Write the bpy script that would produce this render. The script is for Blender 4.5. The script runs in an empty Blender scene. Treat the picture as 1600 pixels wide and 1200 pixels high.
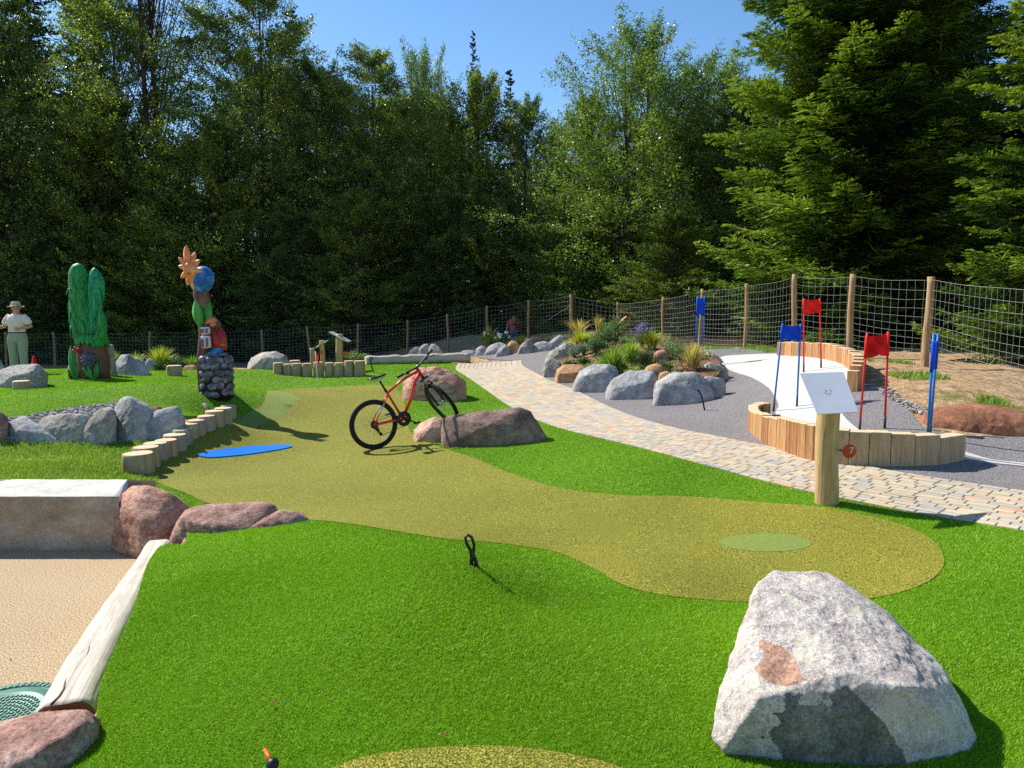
import bpy, bmesh, math, random
import numpy as np
from mathutils import Vector, Matrix, Euler, noise
from mathutils.geometry import delaunay_2d_cdt

S = bpy.context.scene
COL = S.collection
R = math.radians
pi = math.pi
rnd = random.Random(7)

# ------------------------------------------------------------------ camera
FPX = 1150.0                      # focal length in photo pixels (1600 wide)
PITCH = R(5.71)
CAMZ = 2.0
cd = bpy.data.cameras.new('camera')
cd.sensor_width = 36.0
cd.lens = 36.0 * FPX / 1600.0
cd.clip_start = 0.05
cd.clip_end = 900
cam = bpy.data.objects.new('camera', cd)
COL.objects.link(cam)
cam.location = (0, 0, CAMZ)
cam.rotation_euler = (R(90) - PITCH, 0, 0)
S.camera = cam

# ------------------------------------------------------------------ light
SUN_EL = R(44)
SUN_TOWARD = R(32)                # light travels to the right and this much toward the camera
sun_dir = Vector((-math.cos(SUN_EL) * math.cos(SUN_TOWARD), math.cos(SUN_EL) * math.sin(SUN_TOWARD), math.sin(SUN_EL)))
w = bpy.data.worlds.new('World')
S.world = w
w.use_nodes = True
nt = w.node_tree
bg = nt.nodes['Background']
sky = nt.nodes.new('ShaderNodeTexSky')
sky.sky_type = 'NISHITA'
sky.sun_disc = False
sky.sun_elevation = SUN_EL
sky.sun_rotation = math.atan2(sun_dir.x, sun_dir.y)
sky.altitude = 600
sky.air_density = 1.1
sky.dust_density = 0.3
sky.ozone_density = 2.5
hs = nt.nodes.new('ShaderNodeHueSaturation')
hs.inputs['Saturation'].default_value = 1.18
hs.inputs['Value'].default_value = 1.1
nt.links.new(sky.outputs[0], hs.inputs['Color'])
nt.links.new(hs.outputs[0], bg.inputs[0])
bg.inputs[1].default_value = 0.105
sl = bpy.data.lights.new('sun', 'SUN')
sl.energy = 5.0
sl.angle = R(0.53)
sl.color = (1.0, 0.955, 0.88)
sun = bpy.data.objects.new('sun', sl)
COL.objects.link(sun)
sun.rotation_euler = sun_dir.to_track_quat('Z', 'Y').to_euler()

S.view_settings.view_transform = 'Standard'
S.view_settings.look = 'None'
S.view_settings.exposure = 0.62
S.view_settings.gamma = 1.0
S.render.engine = 'CYCLES'
S.cycles.max_bounces = 7
S.cycles.diffuse_bounces = 3
S.cycles.glossy_bounces = 2
S.cycles.transmission_bounces = 3
S.cycles.sample_clamp_indirect = 6
S.cycles.use_denoising = False
S.render.filter_size = 1.2

# ------------------------------------------------------------------ projection helpers (photo pixel + distance -> world point)
cp, sp = math.cos(PITCH), math.sin(PITCH)

def ray(px, py):
    x = (px - 800) / FPX
    y = (600 - py) / FPX
    return Vector((x, cp + y * sp, -sp + y * cp))

def P(px, py, Y):
    d = ray(px, py)
    return Vector((0, 0, CAMZ)) + d * (Y / d.y)

# ------------------------------------------------------------------ terrain: thin plate spline through surveyed points
CTRL = [
 (800,1200,2.45),(400,1200,2.5),(1300,1190,2.65),(1600,1150,2.85),(1600,1000,3.7),(150,1130,2.95),(200,960,4.1),(250,850,5.6),
 (480,825,5.55),(740,888,4.38),(600,950,3.52),(560,880,4.25),(850,950,4.28),(900,1050,3.3),(400,950,3.78),(700,1150,2.63),(1000,900,4.75),(1100,1000,3.7),(1000,1150,2.8),
 (880,860,5.6),(1180,940,4.5),(1200,850,5.65),(1470,880,5.1),(1420,800,6.3),(1600,828,5.6),(1600,920,4.35),(1297,788,6.5),(1330,850,5.6),
 (1100,780,7.0),(900,765,7.45),(900,830,6.1),(1000,740,7.66),(1000,700,9.0),(850,700,9.3),(870,668,10.8),(800,637,13.2),
 (650,760,7.9),(400,760,7.9),(555,703,10.1),(381,707,10.0),(300,760,7.8),(208,745,8.3),(350,670,11.6),(497,608,16.0),
 (600,603,16.3),(430,611,15.2),(640,640,13.0),(500,588,18.5),(575,580,19.0),(430,590,17.5),(680,628,14.0),
 (725,575,20.5),(770,560,23.0),(905,612,14.5),(1200,705,8.4),(1600,765,6.7),(1600,720,7.7),(1430,727,7.5),(1508,717,7.8),
 (1170,665,9.7),(1100,630,12.2),(1140,608,13.1),(1240,637,10.6),(1365,675,8.9),(1283,577,12.5),(1124,559,15.8),
 (1098,550,16.5),(1168,545,17.8),(1250,557,14.3),(1340,610,10.6),(1460,690,8.2),(1038,541,23.0),(892,527,27.0),
 (870,545,23.0),(800,550,23.5),(850,588,16.5),(1400,600,10.6),(1500,622,9.8),(1600,640,9.3),(1467,568,12.4),(1333,556,14.2),
 (345,615,12.5),(330,650,10.8),(250,625,11.5),(0,655,10.0),(0,610,12.8),(145,590,15.5),(25,612,13.0),(0,578,20.0),
 (250,577,19.5),(400,578,19.0),(620,568,22.0),(0,750,7.0),(0,705,9.2),(180,700,9.5),(110,728,8.0),(225,712,9.15),
 (680,532,33.0),(740,522,33.0),(803,527,31.0),(860,519,31.5),(1500,693,8.2),(1425,688,8.4),(1600,684,8.3),(700,548,29.5),(640,556,29.0),
]
WCTRL = [(10,7,-1.45),(8,4,-1.6),(5,1,-1.7),(0,1,-1.6),(-3,1,-1.8),(-14,9,-1.5),(-14,15,-1.5),(-25,22,-1.9),(-12,30,-2.35),
 (-20,31,-2.45),(-5,31,-2.0),(-8,5,-1.7),(-10,27,-2.2),(3,38,-1.8),(0.1,34.0,-1.85),(-20,42,-2.5),(20,35,-1.0),(18,14,-1.0),(40,60,-1.2),(-40,60,-2.5),
 (0,70,-1.8),(12,25,-.95),(12,10,-1.2),(-40,20,-2.0),(40,10,-1.4),(60,90,-1.5),(-60,90,-2.2),(30,-10,-1.7),(-30,-10,-1.8)]
pts = [P(*c) for c in CTRL] + [Vector((a, b, c + CAMZ)) for a, b, c in WCTRL]
CX = np.array([p.x for p in pts]); CY = np.array([p.y for p in pts]); CZ = np.array([p.z for p in pts])

def _k(r2):
    return np.where(r2 > 1e-12, 0.5 * r2 * np.log(r2 + 1e-12), 0.0)
_n = len(CX)
_A = np.zeros((_n + 3, _n + 3))
_A[:_n, :_n] = _k((CX[:, None] - CX[None]) ** 2 + (CY[:, None] - CY[None]) ** 2) + np.eye(_n) * 0.012
_A[:_n, _n] = 1; _A[:_n, _n + 1] = CX; _A[:_n, _n + 2] = CY
_A[_n:, :_n] = _A[:_n, _n:].T
_W = np.linalg.solve(_A, np.concatenate([CZ, np.zeros(3)]))

def T(x, y):
    x = np.atleast_1d(np.asarray(x, float)); y = np.atleast_1d(np.asarray(y, float))
    out = np.empty(x.shape)
    for i in range(0, len(x), 20000):
        a, b = x[i:i + 20000], y[i:i + 20000]
        K = _k((a[:, None] - CX[None]) ** 2 + (b[:, None] - CY[None]) ** 2)
        out[i:i + 20000] = K @ _W[:_n] + _W[_n] + _W[_n + 1] * a + _W[_n + 2] * b
    far = np.clip((np.hypot(x, y - 20) - 45) / 30, 0, 1)
    return out * (1 - far) + 0.2 * far

def Tz(x, y):
    return float(T([x], [y])[0])

_YS = np.concatenate([np.arange(1.6, 12, 0.04), np.arange(12, 45, 0.1)])
def cast(px, py, lift=0.0, z=None):
    """Where the line of sight through a photo pixel meets the ground."""
    d = ray(px, py)
    if z is not None:
        t = (z - CAMZ) / d.z
        return Vector((d.x * t, d.y * t, z))
    xs = d.x / d.y * _YS
    zs = CAMZ + d.z / d.y * _YS
    g = zs - (T(xs, _YS) + lift)
    hit = np.nonzero((g[1:] <= 0) & (g[:-1] > 0))[0]
    if len(hit):
        i = hit[0]
        f = g[i] / (g[i] - g[i + 1])
        Y = _YS[i] + f * (_YS[i + 1] - _YS[i])
    else:
        Y = _YS[int(np.argmin(np.abs(g[:-200]) + 0.002 * _YS[:-200]))]
    x = d.x / d.y * Y
    return Vector((x, Y, Tz(x, Y) + lift))

def smooth_px(poly, n=4, closed=True):
    """Catmull-Rom through the traced points."""
    p = [Vector((a[0], a[1])) for a in poly]
    out = []
    m = len(p)
    for i in range(m if closed else m - 1):
        p0 = p[(i - 1) % m] if closed or i > 0 else p[i]
        p1, p2 = p[i], p[(i + 1) % m]
        p3 = p[(i + 2) % m] if closed or i + 2 < m else p[(i + 1) % m]
        for k in range(n):
            t = k / n
            out.append(0.5 * ((2 * p1) + (p2 - p0) * t + (2 * p0 - 5 * p1 + 4 * p2 - p3) * t * t + (3 * p1 - p0 - 3 * p2 + p3) * t ** 3))
    if not closed:
        out.append(p[-1])
    return out

def world_poly(poly, n=4, smooth=True, z=None, lift=0.0):
    q = smooth_px(poly, n) if smooth else [Vector((a[0], a[1])) for a in poly]
    w_ = [cast(a.x, a.y, z=z, lift=lift) for a in q]
    out = [w_[0]]
    for a in w_[1:]:
        if (a - out[-1]).length > 0.015:
            out.append(a)
    return [(a.x, a.y) for a in out]

def inside(poly, x, y):
    x = np.asarray(x); y = np.asarray(y)
    r = np.zeros(x.shape, bool)
    n = len(poly)
    for i in range(n):
        x1, y1 = poly[i]; x2, y2 = poly[(i + 1) % n]
        if y1 == y2: continue
        c = ((y1 > y) != (y2 > y)) & (x < (x2 - x1) * (y - y1) / (y2 - y1) + x1)
        r ^= c
    return r

# ------------------------------------------------------------------ materials
def lin(r, g, b):
    f = lambda c: (c / 255) / 12.92 if c / 255 <= 0.04045 else ((c / 255 + 0.055) / 1.055) ** 2.4
    return (f(r), f(g), f(b), 1.0)

class NT:
    def __init__(s, name):
        s.m = bpy.data.materials.new(name)
        s.m.use_nodes = True
        s.t = s.m.node_tree
        s.b = s.t.nodes['Principled BSDF']
        s.out = s.t.nodes['Material Output']
    def n(s, typ, **kw):
        nd = s.t.nodes.new(typ)
        for k, v in kw.items():
            if k.startswith('i_'):
                nd.inputs[k[2:].replace('_', ' ')].default_value = v
            else:
                setattr(nd, k, v)
        return nd
    def l(s, a, b): s.t.links.new(a, b)
    def ramp(s, fac, stops, interp='LINEAR'):
        r = s.n('ShaderNodeValToRGB')
        r.color_ramp.interpolation = interp
        e = r.color_ramp.elements
        e[0].position, e[0].color = stops[0]
        e[1].position, e[1].color = stops[-1]
        for p, c in stops[1:-1]:
            k = e.new(p); k.color = c
        s.l(fac, r.inputs[0])
        return r.outputs[0]
    def mix(s, fac, a, b, mode='MIX'):
        m = s.n('ShaderNodeMix', data_type='RGBA', blend_type=mode)
        for sock, v in ((m.inputs['Factor'], fac), (m.inputs['A'], a), (m.inputs['B'], b)):
            if hasattr(v, 'is_linked') or isinstance(v, bpy.types.NodeSocket): s.l(v, sock)
            else: sock.default_value = v
        return m.outputs['Result']
    def coord(s, scale=(1, 1, 1), rot=(0, 0, 0), kind='Object'):
        tc = s.n('ShaderNodeTexCoord')
        mp = s.n('ShaderNodeMapping')
        mp.inputs['Scale'].default_value = scale
        mp.inputs['Rotation'].default_value = rot
        s.l(tc.outputs[kind], mp.inputs[0])
        return mp.outputs[0]
    def noise(s, vec, scale, detail=6, rough=0.6, dist=0.0):
        nz = s.n('ShaderNodeTexNoise')
        nz.inputs['Scale'].default_value = scale
        nz.inputs['Detail'].default_value = detail
        nz.inputs['Roughness'].default_value = rough
        nz.inputs['Distortion'].default_value = dist
        s.l(vec, nz.inputs['Vector'])
        return nz.outputs['Fac']
    def vor(s, vec, scale, feature='F1', out='Distance'):
        v = s.n('ShaderNodeTexVoronoi', feature=feature)
        v.inputs['Scale'].default_value = scale
        s.l(vec, v.inputs['Vector'])
        return v.outputs[out]
    def math(s, op, a, b=0.0):
        m = s.n('ShaderNodeMath', operation=op)
        for i, v in enumerate((a, b)):
            if isinstance(v, bpy.types.NodeSocket): s.l(v, m.inputs[i])
            else: m.inputs[i].default_value = v
        return m.outputs[0]
    def bump(s, h, strength, dist, prev=None):
        b = s.n('ShaderNodeBump')
        b.inputs['Strength'].default_value = strength
        b.inputs['Distance'].default_value = dist
        s.l(h, b.inputs['Height'])
        if prev is not None: s.l(prev, b.inputs['Normal'])
        s.l(b.outputs[0], s.b.inputs['Normal'])
        return b.outputs[0]
    def set(s, col=None, rough=0.7, spec=0.3, metal=0.0):
        if col is not None:
            if isinstance(col, bpy.types.NodeSocket): s.l(col, s.b.inputs['Base Color'])
            else: s.b.inputs['Base Color'].default_value = col
        s.b.inputs['Roughness'].default_value = rough
        s.b.inputs['Specular IOR Level'].default_value = spec
        s.b.inputs['Metallic'].default_value = metal
        return s

def plain(name, col, rough=0.6, spec=0.3, metal=0.0, var=0.12, scale=20, bump=0.0):
    """A colour with slight wear: small noise in value and, where asked, a little surface relief."""
    m = NT(name)
    v = m.coord()
    nz = m.noise(v, scale, 5)
    dark = tuple(c * (1 - var) for c in col[:3]) + (1,)
    lite = tuple(min(1, c * (1 + var)) for c in col[:3]) + (1,)
    m.set(m.ramp(nz, [(0.3, dark), (0.7, lite)]), rough, spec, metal)
    if bump: m.bump(m.noise(v, scale * 4, 4), 0.6, bump)
    return m.m

def rockmat(name, a, b, c, scale=3.0, speck=60, strata=None, rough=0.85, spots=None, bump=0.02, moss=None, con=1.0):
    m = NT(name)
    v = m.coord()
    vs = m.coord(strata) if strata else v
    big = m.noise(vs, scale, 8, 0.62, 0.4)
    col = m.ramp(big, [(0.3, a), (0.5, b), (0.7, c)])
    fine = m.noise(v, speck, 6, 0.75)
    col = m.mix(0.85 * con, col, m.ramp(fine, [(0.34, (0.38, 0.38, 0.38, 1)), (0.5, (0.95, 0.95, 0.95, 1)), (0.66, (1.5, 1.5, 1.5, 1))]), 'MULTIPLY')
    mid_ = m.noise(v, speck * .28, 5, 0.7, .5)
    col = m.mix(0.6 * con, col, m.ramp(mid_, [(0.36, (0.55, 0.54, 0.54, 1)), (0.52, (1, 1, 1, 1)), (0.66, (1.25, 1.25, 1.25, 1))]), 'MULTIPLY')
    if spots:
        sc, sccol, thr = spots
        s_ = m.noise(v, sc, 6, 0.7, 0.3)
        col = m.mix(m.ramp(s_, [(thr, (0, 0, 0, 1)), (thr + 0.06, (1, 1, 1, 1))]), col, sccol)
    if moss:
        s_ = m.noise(v, 2.2, 7, 0.7)
        col = m.mix(m.ramp(s_, [(0.52, (0, 0, 0, 1)), (0.62, (0.8, 0.8, 0.8, 1))]), col, moss)
    m.set(col, rough, 0.25)
    p = m.bump(m.noise(vs, scale * 4, 8, 0.7), 0.9, bump)
    m.bump(fine, 0.7, bump * 0.25, p)
    return m.m

M = {}
M['rock_gray'] = rockmat('grey_granite', lin(124,122,122), lin(164,161,157), lin(198,194,186), 3.2)
M['rock_blue'] = rockmat('blue_grey_granite', lin(120,120,121), lin(158,157,156), lin(196,194,190), 2.6, spots=(7, lin(205,205,205), 0.64))
M['rock_gray2'] = rockmat('warm_grey_stone', lin(118,112,104), lin(164,156,144), lin(202,192,178), 3.5)
M['rock_speck'] = rockmat('speckled_granite', lin(100,96,94), lin(168,162,154), lin(205,200,190), 22, 90)
M['rock_pink'] = rockmat('pink_sandstone', lin(136,92,74), lin(188,140,116), lin(214,176,152), 3.0, strata=(1, 1, 3.5), bump=0.025)
M['rock_dark'] = rockmat('dark_porphyry', lin(92,74,66), lin(134,108,96), lin(168,142,128), 3.0, spots=(9, lin(150,152,140), 0.66))
M['rock_redgray'] = rockmat('red_grey_sandstone', lin(124,88,76), lin(170,130,114), lin(194,168,154), 3.6, strata=(1, 1, 3), bump=0.022)
M['rock_orange'] = rockmat('ochre_stone', lin(140,116,92), lin(190,142,96), lin(196,172,146), 2.6)
M['rock_brown'] = rockmat('brown_sandstone', lin(92,64,50), lin(148,98,70), lin(186,134,100), 1.6, spots=(34, lin(190,160,130), 0.66), bump=0.012)
M['rock_big'] = rockmat('pale_lichen_granite', lin(176,160,152), lin(212,200,188), lin(232,222,206), 5.0, 85, con=.85, spots=(4.6, lin(216,208,182), 0.56), bump=0.03)
M['rock_break'] = rockmat('fresh_brown_break', lin(140,104,84), lin(176,136,112), lin(196,160,136), 8.0, 90, bump=0.006)
M['rock_moss_shade'] = rockmat('moss_and_shade_stone', lin(98,98,88), lin(134,131,120), lin(170,164,152), 6.0, 80, bump=0.03)  # moss colour darkened further to carry the shade of the front face
M['rock_palepink'] = rockmat('pale_pink_stone', lin(160,118,98), lin(190,146,124), lin(208,174,152), 4.0, 70, bump=0.015)

# wood
def woodmat(name, a, b, crack=(0.10, 0.07, 0.04, 1), axis=(9, 9, 0.7), rough=0.75):
    m = NT(name)
    v = m.coord(axis)
    g = m.noise(v, 3.0, 8, 0.65, 1.2)
    col = m.ramp(g, [(0.3, a), (0.7, b)])
    v2 = m.coord((axis[0] * 2.2, axis[1] * 2.2, axis[2] * 0.35))
    c = m.noise(v2, 4.0, 3, 0.5, 0.4)
    col = m.mix(m.ramp(c, [(0.30, (0.75, 0.75, 0.75, 1)), (0.37, (0, 0, 0, 1))]), col, crack)
    st = m.noise(m.coord((1.5, 1.5, 1.5)), 2.5, 5, 0.6)
    col = m.mix(0.5, col, m.ramp(st, [(0.3, (0.72, 0.72, 0.72, 1)), (0.7, (1.15, 1.15, 1.15, 1))]), 'MULTIPLY')
    m.set(col, rough, 0.2)
    p = m.bump(c, 0.5, 0.01)
    m.bump(g, 0.5, 0.006, p)
    return m.m
M['log'] = woodmat('weathered_log', lin(150,124,92), lin(196,172,136))
M['log_gray'] = woodmat('greyed_log', lin(136,122,104), lin(186,172,150))
M['log_white'] = woodmat('bleached_debarked_log', lin(172,160,142), lin(216,206,190), (0.3, 0.25, 0.2, 1), (7, 7, 0.7))
M['post'] = woodmat('fence_post_wood', lin(132,104,72), lin(190,158,116))
M['signpost'] = woodmat('peeled_post_wood', lin(164,130,84), lin(206,176,126), (0.22, 0.14, 0.07, 1), (6, 6, 0.5))
M['plank'] = woodmat('larch_timber', lin(146,98,58), lin(214,168,116), (0.22, 0.13, 0.06, 1))
M['plank_b'] = woodmat('larch_timber_red', lin(128,80,48), lin(194,142,96), (0.2, 0.11, 0.05, 1))
def endgrain(name, a, b):
    m = NT(name)
    v = m.coord((1, 1, 0.0))
    wv = m.n('ShaderNodeTexWave', wave_type='RINGS', rings_direction='SPHERICAL')
    wv.inputs['Scale'].default_value = 22
    wv.inputs['Distortion'].default_value = 2.5
    wv.inputs['Detail'].default_value = 4
    m.l(v, wv.inputs['Vector'])
    col = m.ramp(wv.outputs['Fac'], [(0.0, a), (1.0, b)])
    st = m.noise(m.coord(), 5, 5)
    col = m.mix(0.6, col, m.ramp(st, [(0.3, (0.75, 0.75, 0.75, 1)), (0.7, (1.1, 1.1, 1.1, 1))]), 'MULTIPLY')
    m.set(col, 0.8, 0.2)
    return m.m
M['end'] = endgrain('log_end_grain', lin(196,166,126), lin(228,204,168))
M['end_dark'] = endgrain('dark_end_grain', lin(120,80,50), lin(150,108,74))

def surf(name, stops, scale, low=None, bumpd=0.003, fine=None, rough=0.85, spec=0.2, lowscale=0.6):
    m = NT(name)
    v = m.coord()
    nz = m.noise(v, scale, 3, 0.7)
    col = m.ramp(nz, stops)
    if low:
        lo = m.noise(v, lowscale, 5, 0.6)
        col = m.mix(1.0, col, m.ramp(lo, [(0.3, low[0]), (0.7, low[1])]), 'MULTIPLY')
    m.set(col, rough, spec)
    m.bump(nz, 0.8, bumpd)
    return m.m
g1 = lambda k: (k, k, k, 1)
M['turf'] = surf('artificial_turf_base', [(0.32, lin(44,72,4)), (0.5, lin(84,126,8)), (0.68, lin(136,176,28))], 150, (g1(0.86), g1(1.12)), 0.008)
M['green'] = surf('putting_green_felt', [(0.38, lin(56,58,8)), (0.5, lin(108,106,20)), (0.62, lin(184,178,74))], 130, ((0.86,0.9,0.85,1), (1.1,1.06,1.1,1)), 0.005)
M['teal'] = surf('grey_green_felt', [(0.34, lin(78,94,34)), (0.5, lin(114,130,54)), (0.66, lin(158,168,92))], 160, None, 0.004)
M['blue_felt'] = surf('blue_felt', [(0.3, lin(0,96,190)), (0.7, lin(12,132,224))], 120, None, 0.003)
M['gray'] = surf('resin_bound_asphalt', [(0.38, lin(60,58,60)), (0.5, lin(112,107,106)), (0.62, lin(176,168,164))], 110, (g1(0.9), g1(1.06)), 0.004)
M['white'] = surf('white_resin_surface', [(0.3, lin(180,177,170)), (0.7, lin(198,196,190))], 60, (g1(0.95), g1(1.02)), 0.002)
M['court'] = surf('beige_resin_gravel', [(0.36, lin(92,70,46)), (0.5, lin(178,154,118)), (0.62, lin(214,192,156))], 100, ((0.93,0.90,0.86,1), g1(1.04)), 0.006)
M['soil'] = surf('garden_soil', [(0.3, lin(70,46,30)), (0.5, lin(124,90,64)), (0.7, lin(170,134,100))], 26, (g1(0.75), g1(1.15)), 0.03)
M['joint'] = surf('joint_sand', [(0.3, lin(88,80,68)), (0.7, lin(130,120,104))], 60, None, 0.002)
# wild ground: dry dirt, patches of grass, dark forest litter
m = NT('rough_ground')
v = m.coord()
dirt = m.ramp(m.noise(v, 7, 9, 0.72), [(0.3, lin(104,80,56)), (0.5, lin(172,140,104)), (0.7, lin(210,182,142))])
grs = m.ramp(m.noise(v, 40, 4, 0.7), [(0.3, lin(44,66,16)), (0.7, lin(120,140,52))])
pat = m.ramp(m.noise(v, 0.8, 8, 0.7), [(0.57, (0,0,0,1)), (0.66, (0.7,0.7,0.7,1))])
col = m.mix(pat, dirt, grs)
m.set(col, 0.95, 0.1)
m.bump(m.noise(v, 9, 8, 0.7), 1.0, 0.06)
M['ground'] = m.m
m = NT('forest_litter')
col = m.ramp(m.noise(m.coord(), 5, 8, 0.7), [(0.3, lin(34,28,18)), (0.6, lin(70,56,36)), (0.8, lin(60,74,30))])
m.set(col, 0.95, 0.1); M['litter'] = m.m

def attr_col(m, name, stops):
    a = m.n('ShaderNodeAttribute', attribute_name=name)
    return m.ramp(a.outputs['Fac'], stops)

M['tblade'] = None
def leafmat(name, stops, rough=0.45, trans=0.35, tcol=(1.0, 1.12, 0.6), spec=0.4):
    m = NT(name)
    col = attr_col(m, 'rnd', stops)
    m.set(col, rough, spec)
    tr = m.n('ShaderNodeBsdfTranslucent')
    m.l(m.mix(1.0, col, tcol + (1,), 'MULTIPLY'), tr.inputs[0])
    mx = m.n('ShaderNodeMixShader')
    mx.inputs[0].default_value = trans
    m.l(m.b.outputs[0], mx.inputs[1]); m.l(tr.outputs[0], mx.inputs[2])
    m.l(mx.outputs[0], m.out.inputs[0])
    return m.m
M['blade'] = leafmat('turf_fibre', [(0.0, lin(66,104,8)), (0.5, lin(126,174,16)), (1.0, lin(194,228,62))], 0.5, 0.3, (1.0, 1.05, 0.5), 0.25)
M['gblade'] = leafmat('green_fibre', [(0.0, lin(64,66,10)), (0.6, lin(126,122,26)), (1.0, lin(228,220,136))], 0.5, 0.2, (1, 1, 0.6), 0.3)
M['tblade'] = leafmat('tee_fibre', [(0.0, lin(90,108,42)), (0.55, lin(132,148,70)), (1.0, lin(198,206,140))], 0.5, 0.2, (1, 1, 0.6), 0.3)
M['lawn'] = leafmat('meadow_blade', [(0.0, lin(80,110,24)), (0.5, lin(130,162,48)), (0.8, lin(176,194,92)), (1.0, lin(220,208,150))], 0.5, 0.35)
M['leaf_a'] = leafmat('hornbeam_leaf', [(0.0, lin(50,76,46)), (0.5, lin(94,120,54)), (1.0, lin(192,196,82))], 0.42, 0.44)  # leaf stops: blue raised to paint lens veil into the dark tones
M['leaf_b'] = leafmat('beech_leaf_dark', [(0.0, lin(42,66,48)), (0.5, lin(74,102,60)), (1.0, lin(154,172,80))], 0.38, 0.4)
M['leaf_c'] = leafmat('pale_birch_leaf', [(0.0, lin(66,92,36)), (0.5, lin(100,128,52)), (1.0, lin(164,178,92))], 0.38, 0.4)
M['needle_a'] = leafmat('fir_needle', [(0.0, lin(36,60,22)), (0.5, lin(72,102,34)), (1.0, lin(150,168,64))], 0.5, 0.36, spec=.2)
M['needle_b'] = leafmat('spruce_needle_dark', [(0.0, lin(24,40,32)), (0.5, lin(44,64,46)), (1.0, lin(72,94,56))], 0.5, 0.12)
M['bark'] = rockmat('bark', lin(44,36,30), lin(72,60,50), lin(104,92,80), 6, 60, strata=(3, 3, 0.5))

# ------------------------------------------------------------------ mesh builder
class MB:
    def __init__(s):
        s.v, s.f, s.mi, s.sm = [], [], [], []
    def add(s, verts, faces, mi=0, smooth=True):
        o = len(s.v)
        s.v += [tuple(a) for a in verts]
        for f in faces:
            s.f.append(tuple(i + o for i in f)); s.mi.append(mi); s.sm.append(smooth)
        return s
    def tube(s, pts, rad, seg=8, mi=0, cap=True, smooth=True, capmi=None, flat=None, M3=None):
        pts = [Vector(p) for p in pts]
        if not isinstance(rad, (list, tuple)): rad = [rad] * len(pts)
        vs, fs = [], []
        up = None
        n = len(pts)
        for i, p in enumerate(pts):
            t = (pts[min(i + 1, n - 1)] - pts[max(i - 1, 0)])
            t = t.normalized() if t.length > 1e-9 else Vector((0, 0, 1))
            if up is None:
                up = Vector((0, 0, 1)) if abs(t.z) < 0.9 else Vector((0, 1, 0))
            a = t.cross(up).normalized()
            b = a.cross(t).normalized()
            up = b
            for k in range(seg):
                an = 2 * pi * k / seg
                fa = 1.0 if flat is None else flat
                vs.append(p + a * math.cos(an) * rad[i] + b * math.sin(an) * rad[i] * fa)
        for i in range(n - 1):
            for k in range(seg):
                k2 = (k + 1) % seg
                fs.append((i * seg + k, i * seg + k2, (i + 1) * seg + k2, (i + 1) * seg + k))
        s.add(vs, fs, mi, smooth)
        if cap:
            o = len(s.v) - len(vs)
            for base, rev in ((0, False), ((n - 1) * seg, True)):
                f = [o + base + k for k in range(seg)]
                if not rev: f.reverse()
                s.f.append(tuple(f)); s.mi.append(mi if capmi is None else capmi); s.sm.append(False)
        return s
    def box(s, c, size, mat3=None, mi=0, bev=0.0):
        hx, hy, hz = [a / 2 for a in size]
        c = Vector(c)
        if bev <= 0:
            vs = [Vector((x * hx, y * hy, z * hz)) for x in (-1, 1) for y in (-1, 1) for z in (-1, 1)]
            fs = [(0, 1, 3, 2), (4, 6, 7, 5), (0, 4, 5, 1), (2, 3, 7, 6), (0, 2, 6, 4), (1, 5, 7, 3)]
        else:
            bm = bmesh.new()
            bmesh.ops.create_cube(bm, size=1.0)
            for q in bm.verts: q.co = Vector((q.co.x * 2 * hx, q.co.y * 2 * hy, q.co.z * 2 * hz))
            bmesh.ops.bevel(bm, geom=bm.edges[:], offset=bev, segments=2, affect='EDGES', profile=0.5)
            bm.verts.ensure_lookup_table()
            vs = [q.co.copy() for q in bm.verts]
            fs = [tuple(q.index for q in f.verts) for f in bm.faces]
            bm.free()
        if mat3 is not None: vs = [mat3 @ q for q in vs]
        s.add([q + c for q in vs], fs, mi, False)
        return s
    def ell(s, c, r, lvl=2, mi=0, mat3=None):
        V_, F_ = ico(lvl)
        c = Vector(c)
        rr = r if isinstance(r, (tuple, list)) else (r, r, r)
        vs = [Vector((a[0] * rr[0], a[1] * rr[1], a[2] * rr[2])) for a in V_]
        if mat3 is not None: vs = [mat3 @ q for q in vs]
        s.add([q + c for q in vs], F_, mi, True)
        return s
    def lathe(s, prof, c=(0, 0, 0), seg=20, mi=0, mat3=None, smooth=True):
        c = Vector(c); vs, fs = [], []
        for r_, z_ in prof:
            for k in range(seg):
                an = 2 * pi * k / seg
                q = Vector((r_ * math.cos(an), r_ * math.sin(an), z_))
                vs.append((mat3 @ q if mat3 is not None else q) + c)
        for i in range(len(prof) - 1):
            for k in range(seg):
                k2 = (k + 1) % seg
                fs.append((i * seg + k, i * seg + k2, (i + 1) * seg + k2, (i + 1) * seg + k))
        s.add(vs, fs, mi, smooth)
        return s
    def xf(s, fn, start=0):
        for i in range(start, len(s.v)): s.v[i] = tuple(fn(Vector(s.v[i])))
        return s
    def build(s, name, mats, parent=None, loc=None):
        return mk(name, s.v, s.f, mats, parent, loc, s.mi, s.sm)

_ico = {}
def ico(l):
    if l not in _ico:
        bm = bmesh.new()
        bmesh.ops.create_icosphere(bm, subdivisions=l, radius=1.0)
        bm.verts.ensure_lookup_table()
        _ico[l] = ([tuple(v.co) for v in bm.verts], [tuple(v.index for v in f.verts) for f in bm.faces])
        bm.free()
    return _ico[l]

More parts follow.
